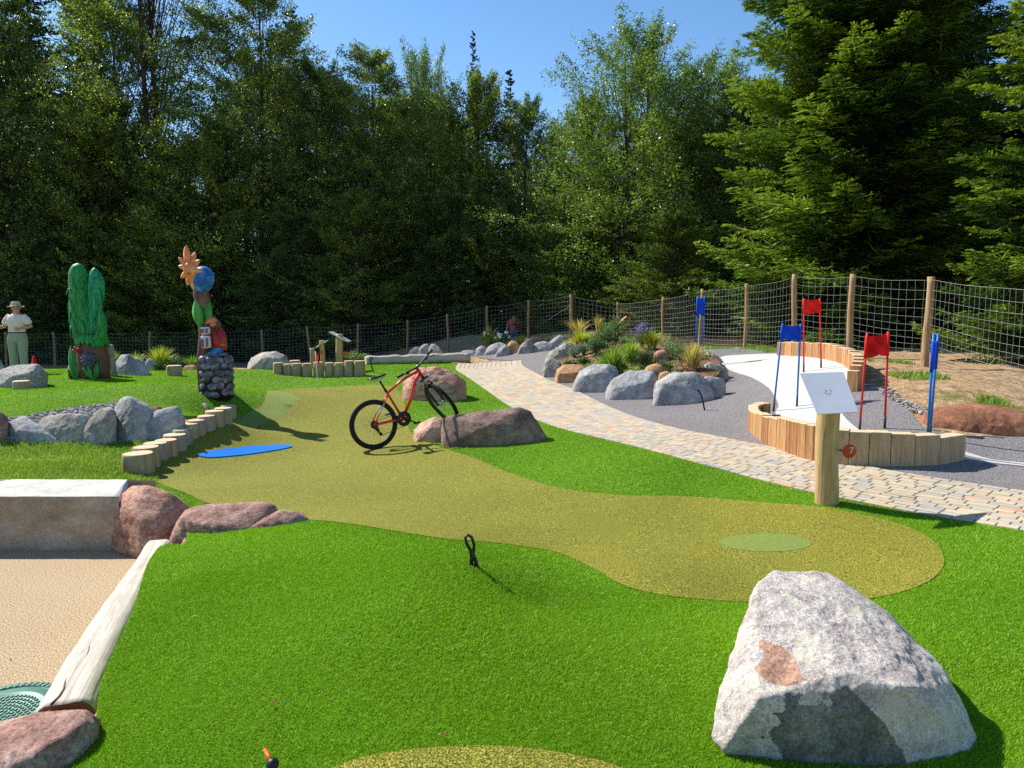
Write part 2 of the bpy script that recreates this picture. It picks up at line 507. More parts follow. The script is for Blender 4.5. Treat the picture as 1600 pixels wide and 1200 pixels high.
def mk(name, verts, faces, mats, parent=None, loc=None, mi=None, sm=None):
    me = bpy.data.meshes.new(name)
    if loc is not None:
        L = Vector(loc)
        verts = [tuple(Vector(v) - L) for v in verts]
    me.from_pydata([tuple(v) for v in verts], [], faces)
    if not isinstance(mats, (list, tuple)): mats = [mats]
    for m_ in mats: me.materials.append(m_)
    if mi is not None: me.polygons.foreach_set('material_index', mi)
    if sm is None: sm = [True] * len(faces)
    me.polygons.foreach_set('use_smooth', sm)
    me.update()
    o = bpy.data.objects.new(name, me)
    COL.objects.link(o)
    if loc is not None: o.location = loc
    if parent is not None: o.parent = parent
    return o

def mk_np(name, V_, nper, mat, attr=None, parent=None, loc=None, vattr='rnd', smooth=False):
    """Many separate faces of nper corners each (fibres, leaves), V_ is (n*nper, 3)."""
    me = bpy.data.meshes.new(name)
    nv = len(V_); nf = nv // nper
    if loc is not None: V_ = V_ - np.array(loc)[None]
    me.vertices.add(nv); me.loops.add(nv); me.polygons.add(nf)
    me.vertices.foreach_set('co', V_.astype(np.float32).ravel())
    me.loops.foreach_set('vertex_index', np.arange(nv, dtype=np.int32))
    me.polygons.foreach_set('loop_start', np.arange(0, nv, nper, dtype=np.int32))
    me.polygons.foreach_set('loop_total', np.full(nf, nper, dtype=np.int32))
    me.update(calc_edges=True)
    if attr is not None:
        a = me.attributes.new(vattr, 'FLOAT', 'POINT')
        a.data.foreach_set('value', np.repeat(attr, nper).astype(np.float32))
    me.materials.append(mat)
    o = bpy.data.objects.new(name, me)
    COL.objects.link(o)
    if loc is not None: o.location = loc
    if parent is not None: o.parent = parent
    return o

def tag(o, label=None, cat=None, group=None, kind=None):
    if label: o['label'] = label
    if cat: o['category'] = cat
    if group: o['group'] = group
    if kind: o['kind'] = kind
    return o

def empty(name, loc, rot=(0, 0, 0)):
    o = bpy.data.objects.new(name, None)
    COL.objects.link(o)
    o.location = loc; o.rotation_euler = rot
    o.empty_display_size = 0.2
    return o

def copy_tree(o, parent=None):
    c = o.copy(); COL.objects.link(c)
    if parent is not None: c.parent = parent
    for ch in list(o.children): copy_tree(ch, c)
    return c
# ================================================================== ground sheets
px_turf = [(-40,1300),(60,1210),(140,1150),(160,1060),(205,960),(226,892),(238,868),(256,851),(290,848),(280,800),(225,775),(195,735),(232,715),(270,695),(320,665),(362,648),
 (345,640),(330,640),(300,650),(240,640),(200,628),(120,636),(60,646),(0,656),(-120,672),(-300,700),(-300,588),(-100,577),(0,576),(120,577),(250,576),
 (400,577),(500,573),(575,569),(640,567),(700,567),(716,568),(712,577),(728,588),(760,610),(800,637),(870,668),(1000,700),(1130,735),(1250,766),
 (1420,800),(1600,830),(1900,880),(2100,1300)]
px_green = [(232,742),(252,757),(290,771),(312,782),(331,789),(400,808),(481,813),(537,818),(625,832),(695,843),(765,848),(835,857),(880,867),
 (935,893),(980,918),(1060,934),(1180,942),(1300,941),(1380,933),(1440,915),(1470,893),(1474,868),(1450,840),(1400,818),(1320,800),(1280,793),
 (1180,785),(1080,777),(980,775),(920,770),(870,762),(820,748),(780,733),(740,716),(690,700),(645,680),(634,650),(632,628),(622,610),
 (595,602),(520,605),(430,611),(412,630),(383,650),(366,655),(354,662),(332,672),(300,685),(262,706),(236,726)]
px_path_l = [(716,568),(712,577),(728,588),(760,610),(800,637),(870,668),(1000,700),(1130,735),(1250,766),(1420,800),(1600,830),(1900,880)]
px_path_r = [(815,563),(818,572),(835,582),(865,597),(897,609),(969,643),(1041,666),(1113,681),(1185,695),(1280,715),(1390,736),(1482,751),(1600,768),(1900,812)]
px_gray = [(735,556),(765,552),(800,549),(835,546),(880,541),(930,537),(1000,541),(1060,543),(1110,543),(1170,543),(1225,549),(1290,552),(1345,556),(1350,590),(1392,617),(1425,645),(1440,665),
 (1500,680),(1600,682),(1800,700),(2000,800)] 
px_white = [(1124,559),(1175,554),(1215,553),(1262,553),(1310,562),(1338,585),(1330,612),(1318,632),(1318,650),(1345,674),(1372,686),(1345,690),(1300,682),(1262,668),(1232,655),
 (1212,646),(1217,634),(1211,620),(1200,605),(1175,590),(1140,578)]
px_white2 = [(1480,703),(1509,707),(1547,718),(1600,724),(1760,738),(1760,748),(1600,729),(1560,725),(1509,717),(1480,712)]
px_tee = [(426,611),(472,624),(446,647),(409,663),(377,666),(368,659),(392,643),(412,631)]
px_blue = [(310,713),(333,706),(377,700.5),(420,697.5),(448,697),(455,700),(431,705),(388,711.5),(333,716.5)]
px_near = [(500,1230),(530,1197),(600,1178),(700,1168),(800,1168),(880,1178),(960,1197),(1010,1230),(800,1300)]
px_court = [(-500,1300),(60,1215),(120,1130),(150,1060),(200,950),(225,880),(215,845),(190,838),(-300,880)]
px_lawn = [(-300,790),(0,755),(100,753),(205,752),(246,757),(240,735),(262,704),(230,690),(0,690),(-300,700)]
px_gravel = [(-200,690),(-120,676),(0,656),(60,646),(120,636),(195,628),(200,650),(180,680),(0,690)]

turf_w = world_poly(px_turf); green_w = world_poly(px_green)
pl = [cast(a.x, a.y) for a in smooth_px(px_path_l, 6, False)]
pr = [cast(a.x, a.y) for a in smooth_px(px_path_r, 6, False)]
path_w = [(a.x, a.y) for a in pl] + [(a.x, a.y) for a in reversed(pr)]
gray_w = world_poly(px_gray, smooth=False) + [(a.x, a.y) for a in reversed(pr)] 
white_w = world_poly(px_white); white2_w = world_poly(px_white2)
tee_w = world_poly(px_tee, smooth=False); blue_w = world_poly(px_blue); near_w = world_poly(px_near)
hc = cast(1195, 849)
hole_w = [(hc.x + 0.36 * math.cos(t * pi / 18), hc.y + 0.22 * math.sin(t * pi / 18)) for t in range(36)]
COURT_Z = CAMZ - 2.1
court_w = world_poly(px_court, z=COURT_Z, smooth=False)
lawn_w = world_poly(px_lawn, smooth=False)
gravel_w = world_poly(px_gravel, smooth=False)

def sheet(name, poly, mat, off, near=0.09, far=0.35, skirt=0.12, zf=None, label=None):
    """A surface laid on the terrain: the traced outline triangulated with inner points, with a thin edge downwards."""
    xs = [p[0] for p in poly]; ys = [p[1] for p in poly]
    bnd = []
    n = len(poly)
    for i in range(n):                                   # split long edges
        a, b = poly[i], poly[(i + 1) % n]
        L = math.hypot(a[0] - b[0], a[1] - b[1])
        st = near * 1.3 + 0.02 * max(0, min(a[1], b[1]))
        k = max(1, int(L / max(st, 0.1)))
        for j in range(k): bnd.append((a[0] + (b[0] - a[0]) * j / k, a[1] + (b[1] - a[1]) * j / k))
    gx, gy = [], []
    y = min(ys)
    while y < max(ys):
        st = near + (far - near) * min(1, max(0, (y - 3) / 22))
        r_ = np.arange(min(xs) + (st * 0.5 if int(y / st) % 2 else 0), max(xs), st)
        gx.append(r_); gy.append(np.full(len(r_), y))
        y += st * 0.87
    gx = np.concatenate(gx); gy = np.concatenate(gy)
    ok = inside(bnd, gx, gy)
    gx, gy = gx[ok], gy[ok]
    B = np.array(bnd)
    keep = np.ones(len(gx), bool)
    for i in range(0, len(gx), 4000):
        d = ((gx[i:i + 4000, None] - B[None, :, 0]) ** 2 + (gy[i:i + 4000, None] - B[None, :, 1]) ** 2).min(1)
        keep[i:i + 4000] = d > (near * 0.4) ** 2
    gx, gy = gx[keep], gy[keep]
    vs = [Vector(p) for p in bnd] + [Vector((a, b)) for a, b in zip(gx, gy)]
    nb = len(bnd)
    edges = [(i, (i + 1) % nb) for i in range(nb)]
    ov, oe, of, *_ = delaunay_2d_cdt(vs, edges, [], 1, 1e-5)
    X = np.array([v.x for v in ov]); Y = np.array([v.y for v in ov])
    Z = (T(X, Y) if zf is None else zf(X, Y)) + off
    cen = np.array([[sum(ov[i].x for i in f) / len(f), sum(ov[i].y for i in f) / len(f)] for f in of])
    ok = inside(bnd, cen[:, 0], cen[:, 1])
    of = [f for f, k in zip(of, ok) if k]
    verts = list(zip(X, Y, Z))
    # orientation up
    faces = []
    for f in of:
        a, b, c = [ov[i] for i in f[:3]]
        cr = (b.x - a.x) * (c.y - a.y) - (b.y - a.y) * (c.x - a.x)
        faces.append(tuple(f) if cr > 0 else tuple(reversed(f)))
    # skirt on boundary edges
    from collections import Counter
    cnt = Counter()
    for f in faces:
        for i in range(len(f)):
            cnt[(f[i], f[(i + 1) % len(f)])] += 1
    be = [(a, b) for (a, b) in cnt if (b, a) not in cnt]
    low = {}
    for a, b in be:
        for q in (a, b):
            if q not in low:
                low[q] = len(verts); verts.append(verts[q]); verts.append((verts[q][0], verts[q][1], verts[q][2] - skirt))
    ntop = len(faces)
    for a, b in be: faces.append((low[a], low[a] + 1, low[b] + 1, low[b]))
    o = mk(name, verts, faces, mat, sm=[i < ntop for i in range(len(faces))])
    tag(o, label, kind='structure')
    return o

sheet('artificial_turf', turf_w, M['turf'], 0.0, near=.08, far=.24, skirt=.3, label='bright green artificial turf')
sheet('putting_green', green_w, M['green'], 0.008, near=.07, far=.17, skirt=0.005, label='olive putting green felt')
sheet('putting_green', near_w, M['green'], 0.006, skirt=0.005, near=0.06, label='olive putting green at the bottom edge')
sheet('tee_patch', tee_w, M['teal'], 0.0105, skirt=0.004, label='grey green felt tee strip')
sheet('tee_patch', hole_w, M['teal'], 0.0105, skirt=0.004, near=0.06, label='round grey green felt patch')
sheet('water_patch', blue_w, M['blue_felt'], 0.022, skirt=0.02, near=0.045, label='blue felt patch in the putting green')
sheet('asphalt_ground', gray_w, M['gray'], -0.004, label='grey resin bound surface')
sheet('path_bedding', path_w, M['joint'], 0.001, label='joint sand under the pavers')
sheet('slalom_track', white_w, M['white'], 0.008, skirt=0.01, label='white putting track surface')
sheet('slalom_track', white2_w, M['white'], 0.008, skirt=0.01, label='white track strip beyond the timber edge')
sheet('gravel_court', court_w, M['court'], 0.0, zf=lambda X, Y: np.full(len(X), COURT_Z), label='beige resin gravel court', near=0.2)
sheet('lawn_ground', lawn_w, surf('lawn_soil', [(0.3, lin(60,74,24)), (0.7, lin(120,130,60))], 50), 0.002, label='natural lawn')
sheet('gravel_bed', gravel_w, M['gray'], 0.002, label='grey gravel bed')

# one base sheet to the horizon
allp = [turf_w, gray_w, path_w, lawn_w, gravel_w]
def axis(lo, hi, fine0, fine1, st, grow=1.18):
    a = list(np.arange(fine0, fine1, st)); s_ = st
    x = fine1
    while x < hi: a.append(x); s_ *= grow; x += s_
    x = fine0 - st; s_ = st
    while x > lo: a.insert(0, x); s_ *= grow; x -= s_
    return np.array(a)
ax = axis(-400, 400, -22, 20, 0.28); ay = axis(-60, 600, 0, 36, 0.28)
GX, GY = np.meshgrid(ax, ay)
fx, fy = GX.ravel(), GY.ravel()
GZ = T(fx, fy) - 0.035
def in_all(x, y):
    r_ = np.zeros(x.shape, bool)
    for p in allp: r_ |= inside(p, x, y)
    return r_
near_ = (np.abs(fx) < 25) & (fy < 40)
deep = near_.copy()
for dx, dy in ((0, 0), (.4, 0), (-.4, 0), (0, .4), (0, -.4), (.3, .3), (-.3, .3), (.3, -.3), (-.3, -.3)):
    deep &= in_all(fx + dx, fy + dy)
GZ = np.where(deep, GZ - 0.25, GZ)
cw = [(a, b) for a, b in court_w]
inc = np.zeros(fx.shape, bool)
for dx, dy in ((0, 0), (.3, 0), (-.3, 0), (0, .3), (0, -.3)):
    inc |= inside(cw, fx + dx, fy + dy)
GZ = np.where(inc & near_, COURT_Z - 0.3, GZ)
# lumpy dirt outside the sheets
lump = np.array([noise.fractal(Vector((a * 0.9, b * 0.9, 0)), 1.0, 2.0, 5) if n_ else 0 for a, b, n_ in zip(fx, fy, near_ & (fy > 8) & ~deep)])
GZ = GZ + np.where(in_all(fx, fy), 0, lump * 0.07)
nx, ny = len(ax), len(ay)
idx = np.arange(nx * ny).reshape(ny, nx)
faces = np.stack([idx[:-1, :-1].ravel(), idx[:-1, 1:].ravel(), idx[1:, 1:].ravel(), idx[1:, :-1].ravel()], 1)
cyc = GY[:-1, :-1].ravel() ; cxc = GX[:-1, :-1].ravel()
g_ = mk('ground', list(zip(fx, fy, GZ)), [tuple(map(int, f)) for f in faces], [M['ground'], M['litter']],
        mi=[int(b > 35 or (a > 4 and b > 21) or abs(a) > 24) for a, b in zip(cxc, cyc)])
tag(g_, 'rough ground', kind='structure')

# planting bed soil: a low dome inside the ring of rocks
px_bed = [(866,572),(872,556),(890,546),(930,536),(985,534),(1040,538),(1085,545),(1118,560),(1126,576),(1118,590),(1080,592),(1030,592),(970,590),(915,584),(882,578)]
bed_w = world_poly(px_bed, lift=0.14)
bcx = sum(p[0] for p in bed_w) / len(bed_w); bcy = sum(p[1] for p in bed_w) / len(bed_w)
def bed_z(X, Y):
    B = np.array(bed_w)
    d = np.array([math.sqrt((((np.array([x, y]) - B) ** 2).sum(1)).min()) for x, y in zip(np.atleast_1d(X), np.atleast_1d(Y))])
    n_ = np.array([noise.fractal(Vector((x * 2, y * 2, 3)), 1, 2, 4) for x, y in zip(np.atleast_1d(X), np.atleast_1d(Y))])
    return T(X, Y) + 0.16 + 0.2 * np.clip(d / 1.3, 0, 1) + n_ * 0.03
sheet('planting_soil', bed_w, M['soil'], 0, near=0.12, far=0.16, skirt=0.35, zf=bed_z, label='brown soil of the planting bed')
def cast_bed(px, py):
    q = cast(px, py, lift=0.34)
    z = float(bed_z(np.array([q.x]), np.array([q.y]))[0])
    return Vector((q.x, q.y, z - 0.02))

# ------------------------------------------------------------------ paved path: blocks in courses that follow the path
def arc(a):
    L = [0]
    for i in range(1, len(a)): L.append(L[-1] + (a[i].xy - a[i - 1].xy).length)
    return L
Ll, Lr = arc(pl), arc(pr)
def at(a, L, s_):
    s_ = min(max(s_, 0), L[-1] - 1e-6)
    for i in range(len(L) - 1):
        if L[i + 1] >= s_:
            f = (s_ - L[i]) / (L[i + 1] - L[i]); return a[i].xy.lerp(a[i + 1].xy, f)
    return a[-1].xy
NS = 400
edge_l = [at(pl, Ll, Ll[-1] * i / NS) for i in range(NS + 1)]
edge_r = [at(pr, Lr, Lr[-1] * i / NS) for i in range(NS + 1)]
def pathpt(u, v_):
    i = min(NS - 1, int(u * NS)); f = u * NS - i
    a = edge_l[i].lerp(edge_l[i + 1], f); b = edge_r[i].lerp(edge_r[i + 1], f)
    return a.lerp(b, v_)
mid = [edge_l[i].lerp(edge_r[i], .5) for i in range(NS + 1)]
tot = sum((mid[i + 1] - mid[i]).length for i in range(NS))
rr = random.Random(3)
pv, pf, pc = [], [], []
quads = []
NCR = 14
widths = [rr.choice([.8, 1.0, 1.0, 1.25]) for _ in range(NCR)]
sw = sum(widths); acc = 0
for c_ in range(NCR):
    v0, v1 = acc / sw, (acc + widths[c_]) / sw; acc += widths[c_]
    s0 = -rr.random() * .3
    while s0 < tot:
        L_ = rr.choice([.12, .16, .16, .20, .25])
        a, b = max(s0, 0) / tot, min(s0 + L_, tot) / tot
        if (b - a) * tot > .03:
            wl = (pathpt(min(a, .999), 0) - pathpt(min(a, .999), 1)).length
            quads.append((a, b, v0, v1, wl))
        s0 += L_
cs = []
for u0, u1, v0, v1, wl in quads:
    gu, gv = 0.0055 / tot, 0.0055 / wl
    c4 = [pathpt(u0 + gu, v0 + gv), pathpt(u0 + gu, v1 - gv), pathpt(u1 - gu, v1 - gv), pathpt(u1 - gu, v0 + gv)]
    cs.append(c4)
flat = np.array([[p.x, p.y] for c4 in cs for p in c4])
zz = T(flat[:, 0], flat[:, 1]) + 0.012
pcol = []
for i, c4 in enumerate(cs):
    j = rr.uniform(-0.0015, 0.0015)
    o = len(pv)
    ctr = (c4[0] + c4[1] + c4[2] + c4[3]) / 4
    for k, p in enumerate(c4): pv.append((p.x, p.y, zz[i * 4 + k] - 0.012))
    for k, p in enumerate(c4): pv.append((p.x, p.y, zz[i * 4 + k] - 0.003 + j))
    for k, p in enumerate(c4):
        q = p + (ctr - p).normalized() * 0.006
        pv.append((q.x, q.y, zz[i * 4 + k] + j))
    for k in range(4):
        k2 = (k + 1) % 4
        pf.append((o + k, o + k2, o + 4 + k2, o + 4 + k)); pf.append((o + 4 + k, o + 4 + k2, o + 8 + k2, o + 8 + k))
    pf.append((o + 8, o + 9, o + 10, o + 11))
    pcol += [rr.random()] * 12
# outward facing check
a, b, c = [Vector(pv[i]) for i in pf[8][:3]]
if (b - a).cross(c - a).z < 0: pf = [tuple(reversed(f)) for f in pf]
m = NT('mixed_pavers')
base = attr_col(m, 'rnd', [(0.0, lin(156,152,144)), (0.2, lin(172,164,150)), (0.45, lin(180,165,140)), (0.75, lin(190,175,148)), (0.92, lin(184,158,128)), (0.98, lin(184,150,120)), (1.0, lin(166,162,154))])
st = m.noise(m.coord(), 9, 8, 0.7)
base = m.mix(0.8, base, m.ramp(st, [(0.28, (0.7,0.68,0.68,1)), (0.5, (1,1,1,1)), (0.75, (1.18,1.12,1.0,1))]), 'MULTIPLY')
m.set(base, 0.85, 0.25); m.bump(m.noise(m.coord(), 60, 6, 0.7), 0.6, 0.004)
o = mk('paved_path', pv, pf, m.m, sm=[False] * len(pf))
at_ = o.data.attributes.new('rnd', 'FLOAT', 'POINT'); at_.data.foreach_set('value', pcol)
tag(o, 'path of mixed cream and ochre paving blocks', kind='structure')

# ------------------------------------------------------------------ fibres
rng = np.random.default_rng(11)
def fibres(name, inp, outp, bands, mat, label, cat, lean=(0.25, -0.1), zf=None):
    """bands: (ymin, ymax, xmax per y, density per m2, height, width)"""
    V_, A_ = [], []
    for y0, y1, dens, h, wd in bands:
        X0, X1 = -0.78 * y1 - 0.3, 0.78 * y1 + 0.3
        n = int((X1 - X0) * (y1 - y0) * dens)
        x = rng.uniform(X0, X1, n); y = rng.uniform(y0, y1, n)
        ok = np.abs(x) < 0.76 * y + 0.3
        x, y = x[ok], y[ok]
        ok = np.zeros(x.shape, bool)
        for p in inp: ok |= inside(p, x, y)
        for p in outp: ok &= ~inside(p, x, y)
        x, y = x[ok], y[ok]; n = len(x)
        if not n: continue
        z = (T(x, y) if zf is None else zf(x, y))
        an = rng.uniform(0, 2 * pi, n)
        hh = h * rng.uniform(0.6, 1.15, n); ww = wd * rng.uniform(0.7, 1.3, n)
        dx, dy = np.cos(an) * ww / 2, np.sin(an) * ww / 2
        wv = np.sin(x * 1.9 + 1.3 * np.sin(y * 1.1)) * np.sin(y * 1.6 + 1.7 * np.sin(x * .8))
        lx = hh * (lean[0] + rng.normal(0, 0.45, n)); ly = hh * (lean[1] + rng.normal(0, 0.45, n))
        q = np.stack([np.stack([x - dx, y - dy, z], 1), np.stack([x + dx, y + dy, z], 1),
                      np.stack([x + dx * .35 + lx, y + dy * .35 + ly, z + hh], 1), np.stack([x - dx * .35 + lx, y - dy * .35 + ly, z + hh], 1)], 1)
        V_.append(q.reshape(-1, 3)); A_.append(np.clip(rng.normal(0.5, 0.2, n) + .09 * wv, 0, 1))
    o = mk_np(name, np.concatenate(V_), 4, mat, np.concatenate(A_))
    tag(o, label, cat, kind='stuff')
    return o
FD = 1.0
fibres('turf_grass', [turf_w], [green_w, near_w, tee_w, hole_w, court_w],
       [(2.0, 3.2, 70000 * FD, .011, .0021), (3.2, 4.6, 46000 * FD, .012, .0026), (4.6, 7, 21000 * FD, .012, .0036), (7, 11, 8000 * FD, .013, .0055), (11, 16, 3000 * FD, .014, .009), (16, 23, 1100, .016, .014)],
       M['blade'], 'dense bright green fibres of the artificial turf', 'grass')
fibres('putting_green_grass', [green_w, near_w], [blue_w],
       [(2.0, 3.5, 26000, .007, .0024), (4.4, 7, 12000, .007, .0038), (7, 11, 4200, .008, .006), (11, 17, 1200, .010, .010)],
       M['gblade'], 'short olive fibres of the putting green', 'grass')
fibres('tee_patch_grass', [tee_w, hole_w], [], [(4.4, 7, 9000, .008, .0045), (7, 18, 1500, .010, .009)], M['tblade'], 'short grey green fibres of the felt patches', 'grass')
fibres('lawn_grass', [lawn_w], [], [(6.4, 8, 6500, .042, .006), (8, 10, 4800, .045, .008)], M['lawn'], 'natural grass of the lawn strip', 'grass')

# needles and bits of leaf blown over the court, the turf and the path
def bits(polys, n, seed):
    r_ = np.random.default_rng(seed)
    x = r_.uniform(-9, 9, n * 8); y = 2.2 + r_.uniform(0, 1, n * 8) ** 1.5 * 12
    ok = np.zeros(x.shape, bool)
    for p in polys: ok |= inside(p, x, y)
    x, y = x[ok][:n], y[ok][:n]; n = len(x)
    inc = inside(court_w, x, y)
    z = np.where(inc, COURT_Z, T(x, y)) + np.where(inc, .003, .016)
    an = r_.uniform(0, 6.28, n); L = r_.uniform(.004, .013, n); w_ = L * r_.uniform(.15, .5, n)
    c, s_ = np.cos(an), np.sin(an); t = r_.uniform(-.3, .6, n) * L
    V_ = np.stack([np.stack([x - c * L, y - s_ * L, z], 1), np.stack([x + s_ * w_, y - c * w_, z + .002], 1), np.stack([x + c * L, y + s_ * L, z + np.abs(t)], 1), np.stack([x - s_ * w_, y + c * w_, z + .002], 1)], 1)
    o = mk_np('leaf_litter', V_.reshape(-1, 3), 4, leafmat('dry_bits', [(0, lin(70,48,28)), (.6, lin(140,104,60)), (1, lin(190,170,110))], .8, .1), r_.uniform(0, 1, n))
    tag(o, 'scattered dry needles and leaf bits', 'leaf litter', kind='stuff')
bits([court_w, turf_w, path_w, gray_w], 420, 3)

# gravel stones on the bed
def pebbles(name, poly, dens, size, mat, label, seed=1, ylim=(0, 99), lift=0.0):
    r_ = np.random.default_rng(seed)
    xs = [p[0] for p in poly]; ys = [p[1] for p in poly]
    x0, x1, y0, y1 = max(min(xs), -13), min(max(xs), 13), min(ys), max(ys)
    n = int((x1 - x0) * (y1 - y0) * dens)
    x = r_.uniform(x0, x1, n); y = r_.uniform(y0, y1, n)
    ok = inside(poly, x, y); x, y = x[ok], y[ok]
    z = T(x, y) + lift
    Vi, Fi = ico(1)
    Vi = np.array(Vi); Fi = np.array(Fi)
    vs, at_ = [], []
    for a, b, c in zip(x, y, z):
        s_ = size * r_.uniform(.5, 1.3, 3) * np.array([1, 1, .7])
        an = r_.uniform(0, 6.3); ca, sa = math.cos(an), math.sin(an)
        q = Vi * s_ * r_.uniform(.8, 1.2, (len(Vi), 1))
        q = np.stack([q[:, 0] * ca - q[:, 1] * sa + a, q[:, 0] * sa + q[:, 1] * ca + b, q[:, 2] + c + size * .2], 1)
        vs.append(q[Fi].reshape(-1, 3)); at_.append(np.full(len(Fi), r_.random()))
    o = mk_np(name, np.concatenate(vs), 3, mat, np.concatenate(at_))
    tag(o, label, 'gravel', kind='stuff')
m = NT('gravel_stone')
m.set(attr_col(m, 'rnd', [(0, lin(92,88,88)), (.5, lin(150,145,142)), (.9, lin(190,186,180)), (1, lin(120,80,64))]), 0.85, 0.2)
M['pebble'] = m.m
pebbles('gravel', gravel_w, 900, .022, M['pebble'], 'grey gravel behind the boulder wall')
gp = world_poly([(1372,612),(1392,606),(1420,628),(1450,640),(1442,652),(1420,640)], smooth=False)
pebbles('gravel', gp, 900, .02, M['pebble'], 'loose gravel at the foot of the dirt bank', seed=5)
# ================================================================== boulders
def to_px(p):
    d = Vector(p) - Vector((0, 0, CAMZ)); f = d.y * cp - d.z * sp; u = d.y * sp + d.z * cp
    return 800 + FPX * d.x / f, 600 - FPX * u / f
def hull_planes(ps):
    bm = bmesh.new()
    for p in ps: bm.verts.new(p)
    r_ = bmesh.ops.convex_hull(bm, input=bm.verts[:])
    bm.normal_update()
    c = sum((Vector(p) for p in ps), Vector()) / len(ps)
    out = []
    for f in bm.faces:
        n_ = f.normal.copy()
        if n_.length < .5: continue
        q = f.verts[0].co
        if n_.dot(q - c) < 0: n_.negate()
        out.append((n_, n_.dot(q - c)))
    bm.free()
    return c, out

def rock_mesh(ps, lvl=4, rough=0.007, fine=0.010, seed=0, k=260.0, facets=0.06, strata=None, chips=26):
    c, pl_ = hull_planes(ps)
    V_, F_ = ico(lvl)
    V_ = np.array(V_)
    off = Vector((seed * 3.17, seed * 1.7, seed * .9))
    # slightly bent facets: the planes are met along warped directions
    W_ = np.array([tuple(noise.noise_vector(Vector(v) * 2.3 + off)) for v in V_]) * .03 + np.array([tuple(noise.noise_vector(Vector(v) * 7 + off)) for v in V_]) * .012
    U_ = V_ + W_; U_ /= np.linalg.norm(U_, axis=1)[:, None]
    N_ = np.array([tuple(n_) for n_, d in pl_]); D = np.array([max(d, 1e-3) for n_, d in pl_])
    r_ = np.random.default_rng(seed)
    dots = U_ @ N_.T
    t = np.where(dots > 1e-3, dots / D[None], 1e-9)
    rad = 1.0 / (t.max(1) * ((t / t.max(1)[:, None]) ** k).sum(1) ** (1 / k)) * 1.015
    size = float(np.cbrt(np.prod(np.ptp(np.array([tuple(p) for p in ps]), axis=0))))
    for _ in range(chips):
        n_ = r_.normal(size=3); n_[2] = abs(n_[2]) * .8; n_ /= np.linalg.norm(n_)
        dd = U_ @ n_
        d_ = (dd * rad).max() * (1 - facets * r_.uniform(0.2, 1.2))
        rad = np.minimum(rad, np.where(dd > 1e-3, d_ / np.maximum(dd, 1e-3), 1e9))
    P_ = V_ * rad[:, None]
    out = []
    for i in range(len(P_)):
        p = Vector(P_[i]); u = p.normalized()
        q = p / size
        if strata: q = Vector((q.x * strata[0], q.y * strata[1], q.z * strata[2]))
        n1 = noise.fractal(q * 1.7 + off, 0.9, 2.0, 3)
        n2 = noise.ridged_multi_fractal(q * 3.4 + off, 0.75, 2.2, 6, 1.0, 2.0) - 1.1
        n3 = noise.turbulence(q * 9 + off, 4, True) - .5
        p = p + u * size * (rough * n1 + rough * 1.3 * n2 - fine * 1.9 * n3)
        out.append(p + c)
    return out, F_

def mbrock(mb, ps, **kw):
    v_, f_ = rock_mesh(ps, **kw)
    mb.add(v_, f_, 0, True)

def sil_points(sil, Y0, depth, shrink=0.86, sd=0):
    """Few hull points, so that the stone keeps large plane faces: the traced outline, a front edge, a foot and a back."""
    base = max(p[1] for p in sil)
    cxp = sum(p[0] for p in sil) / len(sil)
    rq_ = random.Random(int(cxp) * 7 + len(sil))
    Ym = Y0 + depth * 0.34
    foot = P(cxp, base, Y0).z
    w_ = [P(x, y, Ym) for x, y in sil]
    cx_ = sum(p.x for p in w_) / len(w_)
    hw = (max(p.x for p in w_) - min(p.x for p in w_)) / 2
    mx_ = (max(p.x for p in w_) + min(p.x for p in w_)) / 2
    H_ = max(p.z for p in w_) - foot
    def htop(x):
        b_ = [p.z - foot for p in w_ if abs(p.x - x) < hw * .45]
        return max(b_) if b_ else H_ * .5
    ps = [P(x, y, Y0 + depth * (.62 if x < cxp - 2 else .36)) for x, y in sil]
    nf = 3 if hw > .25 else 2
    for i in range(nf):
        x = mx_ + hw * ((-.62 + 1.24 * i / (nf - 1)) + rq_.uniform(-.12, .12))
        ps.append(Vector((x, Y0 + depth * (rq_.uniform(.22, .34) if i == 0 else rq_.uniform(.02, .12)), foot + htop(x) * rq_.uniform(.42, .74))))
    for t_, y_ in ((-.9, .25), (.85, .06)): ps.append(Vector((mx_ + hw * t_, Y0 + y_ * depth, foot - .03)))
    ps.append(Vector((mx_ + hw * rq_.uniform(-.1, .5), Y0 - .05 * depth, foot - .03)))
    for t_ in (-.6, .5):
        x = mx_ + hw * (t_ + rq_.uniform(-.15, .15))
        ps.append(Vector((x, Y0 + depth, foot + htop(x) * rq_.uniform(.6, .9))))
    for p in w_:
        if p.z < foot + 0.3 * H_: ps.append(Vector((p.x, p.y, foot - 0.12)))
    for t_ in (-.7, .7): ps.append(Vector((mx_ + hw * t_, Y0 + depth * .9, foot - .12)))
    # nothing may rise above the traced outline: push such points down
    up_ = {}
    xs_ = sorted(set(p[0] for p in sil))
    ed = [(sil[i], sil[(i + 1) % len(sil)]) for i in range(len(sil))]
    def top_at(x):
        ys = []
        for (x0, y0), (x1, y1) in ed:
            if x0 != x1 and min(x0, x1) <= x <= max(x0, x1): ys.append(y0 + (y1 - y0) * (x - x0) / (x1 - x0))
        return min(ys) if ys else base
    out_ = []
    x_lo, x_hi = xs_[0], xs_[-1]
    for p in ps:
        a_, b_ = to_px(p)
        a2 = min(max(a_, x_lo + 1), x_hi - 1)
        q = P(a2, max(b_, top_at(a2)), p.y) if (a2 != a_ or b_ < top_at(a2)) else p
        out_.append(Vector((q.x, p.y, min(p.z, q.z) if b_ < top_at(a2) else p.z)))
    ps = out_
    return ps, Vector((cx_, Y0 + depth * .45, foot))

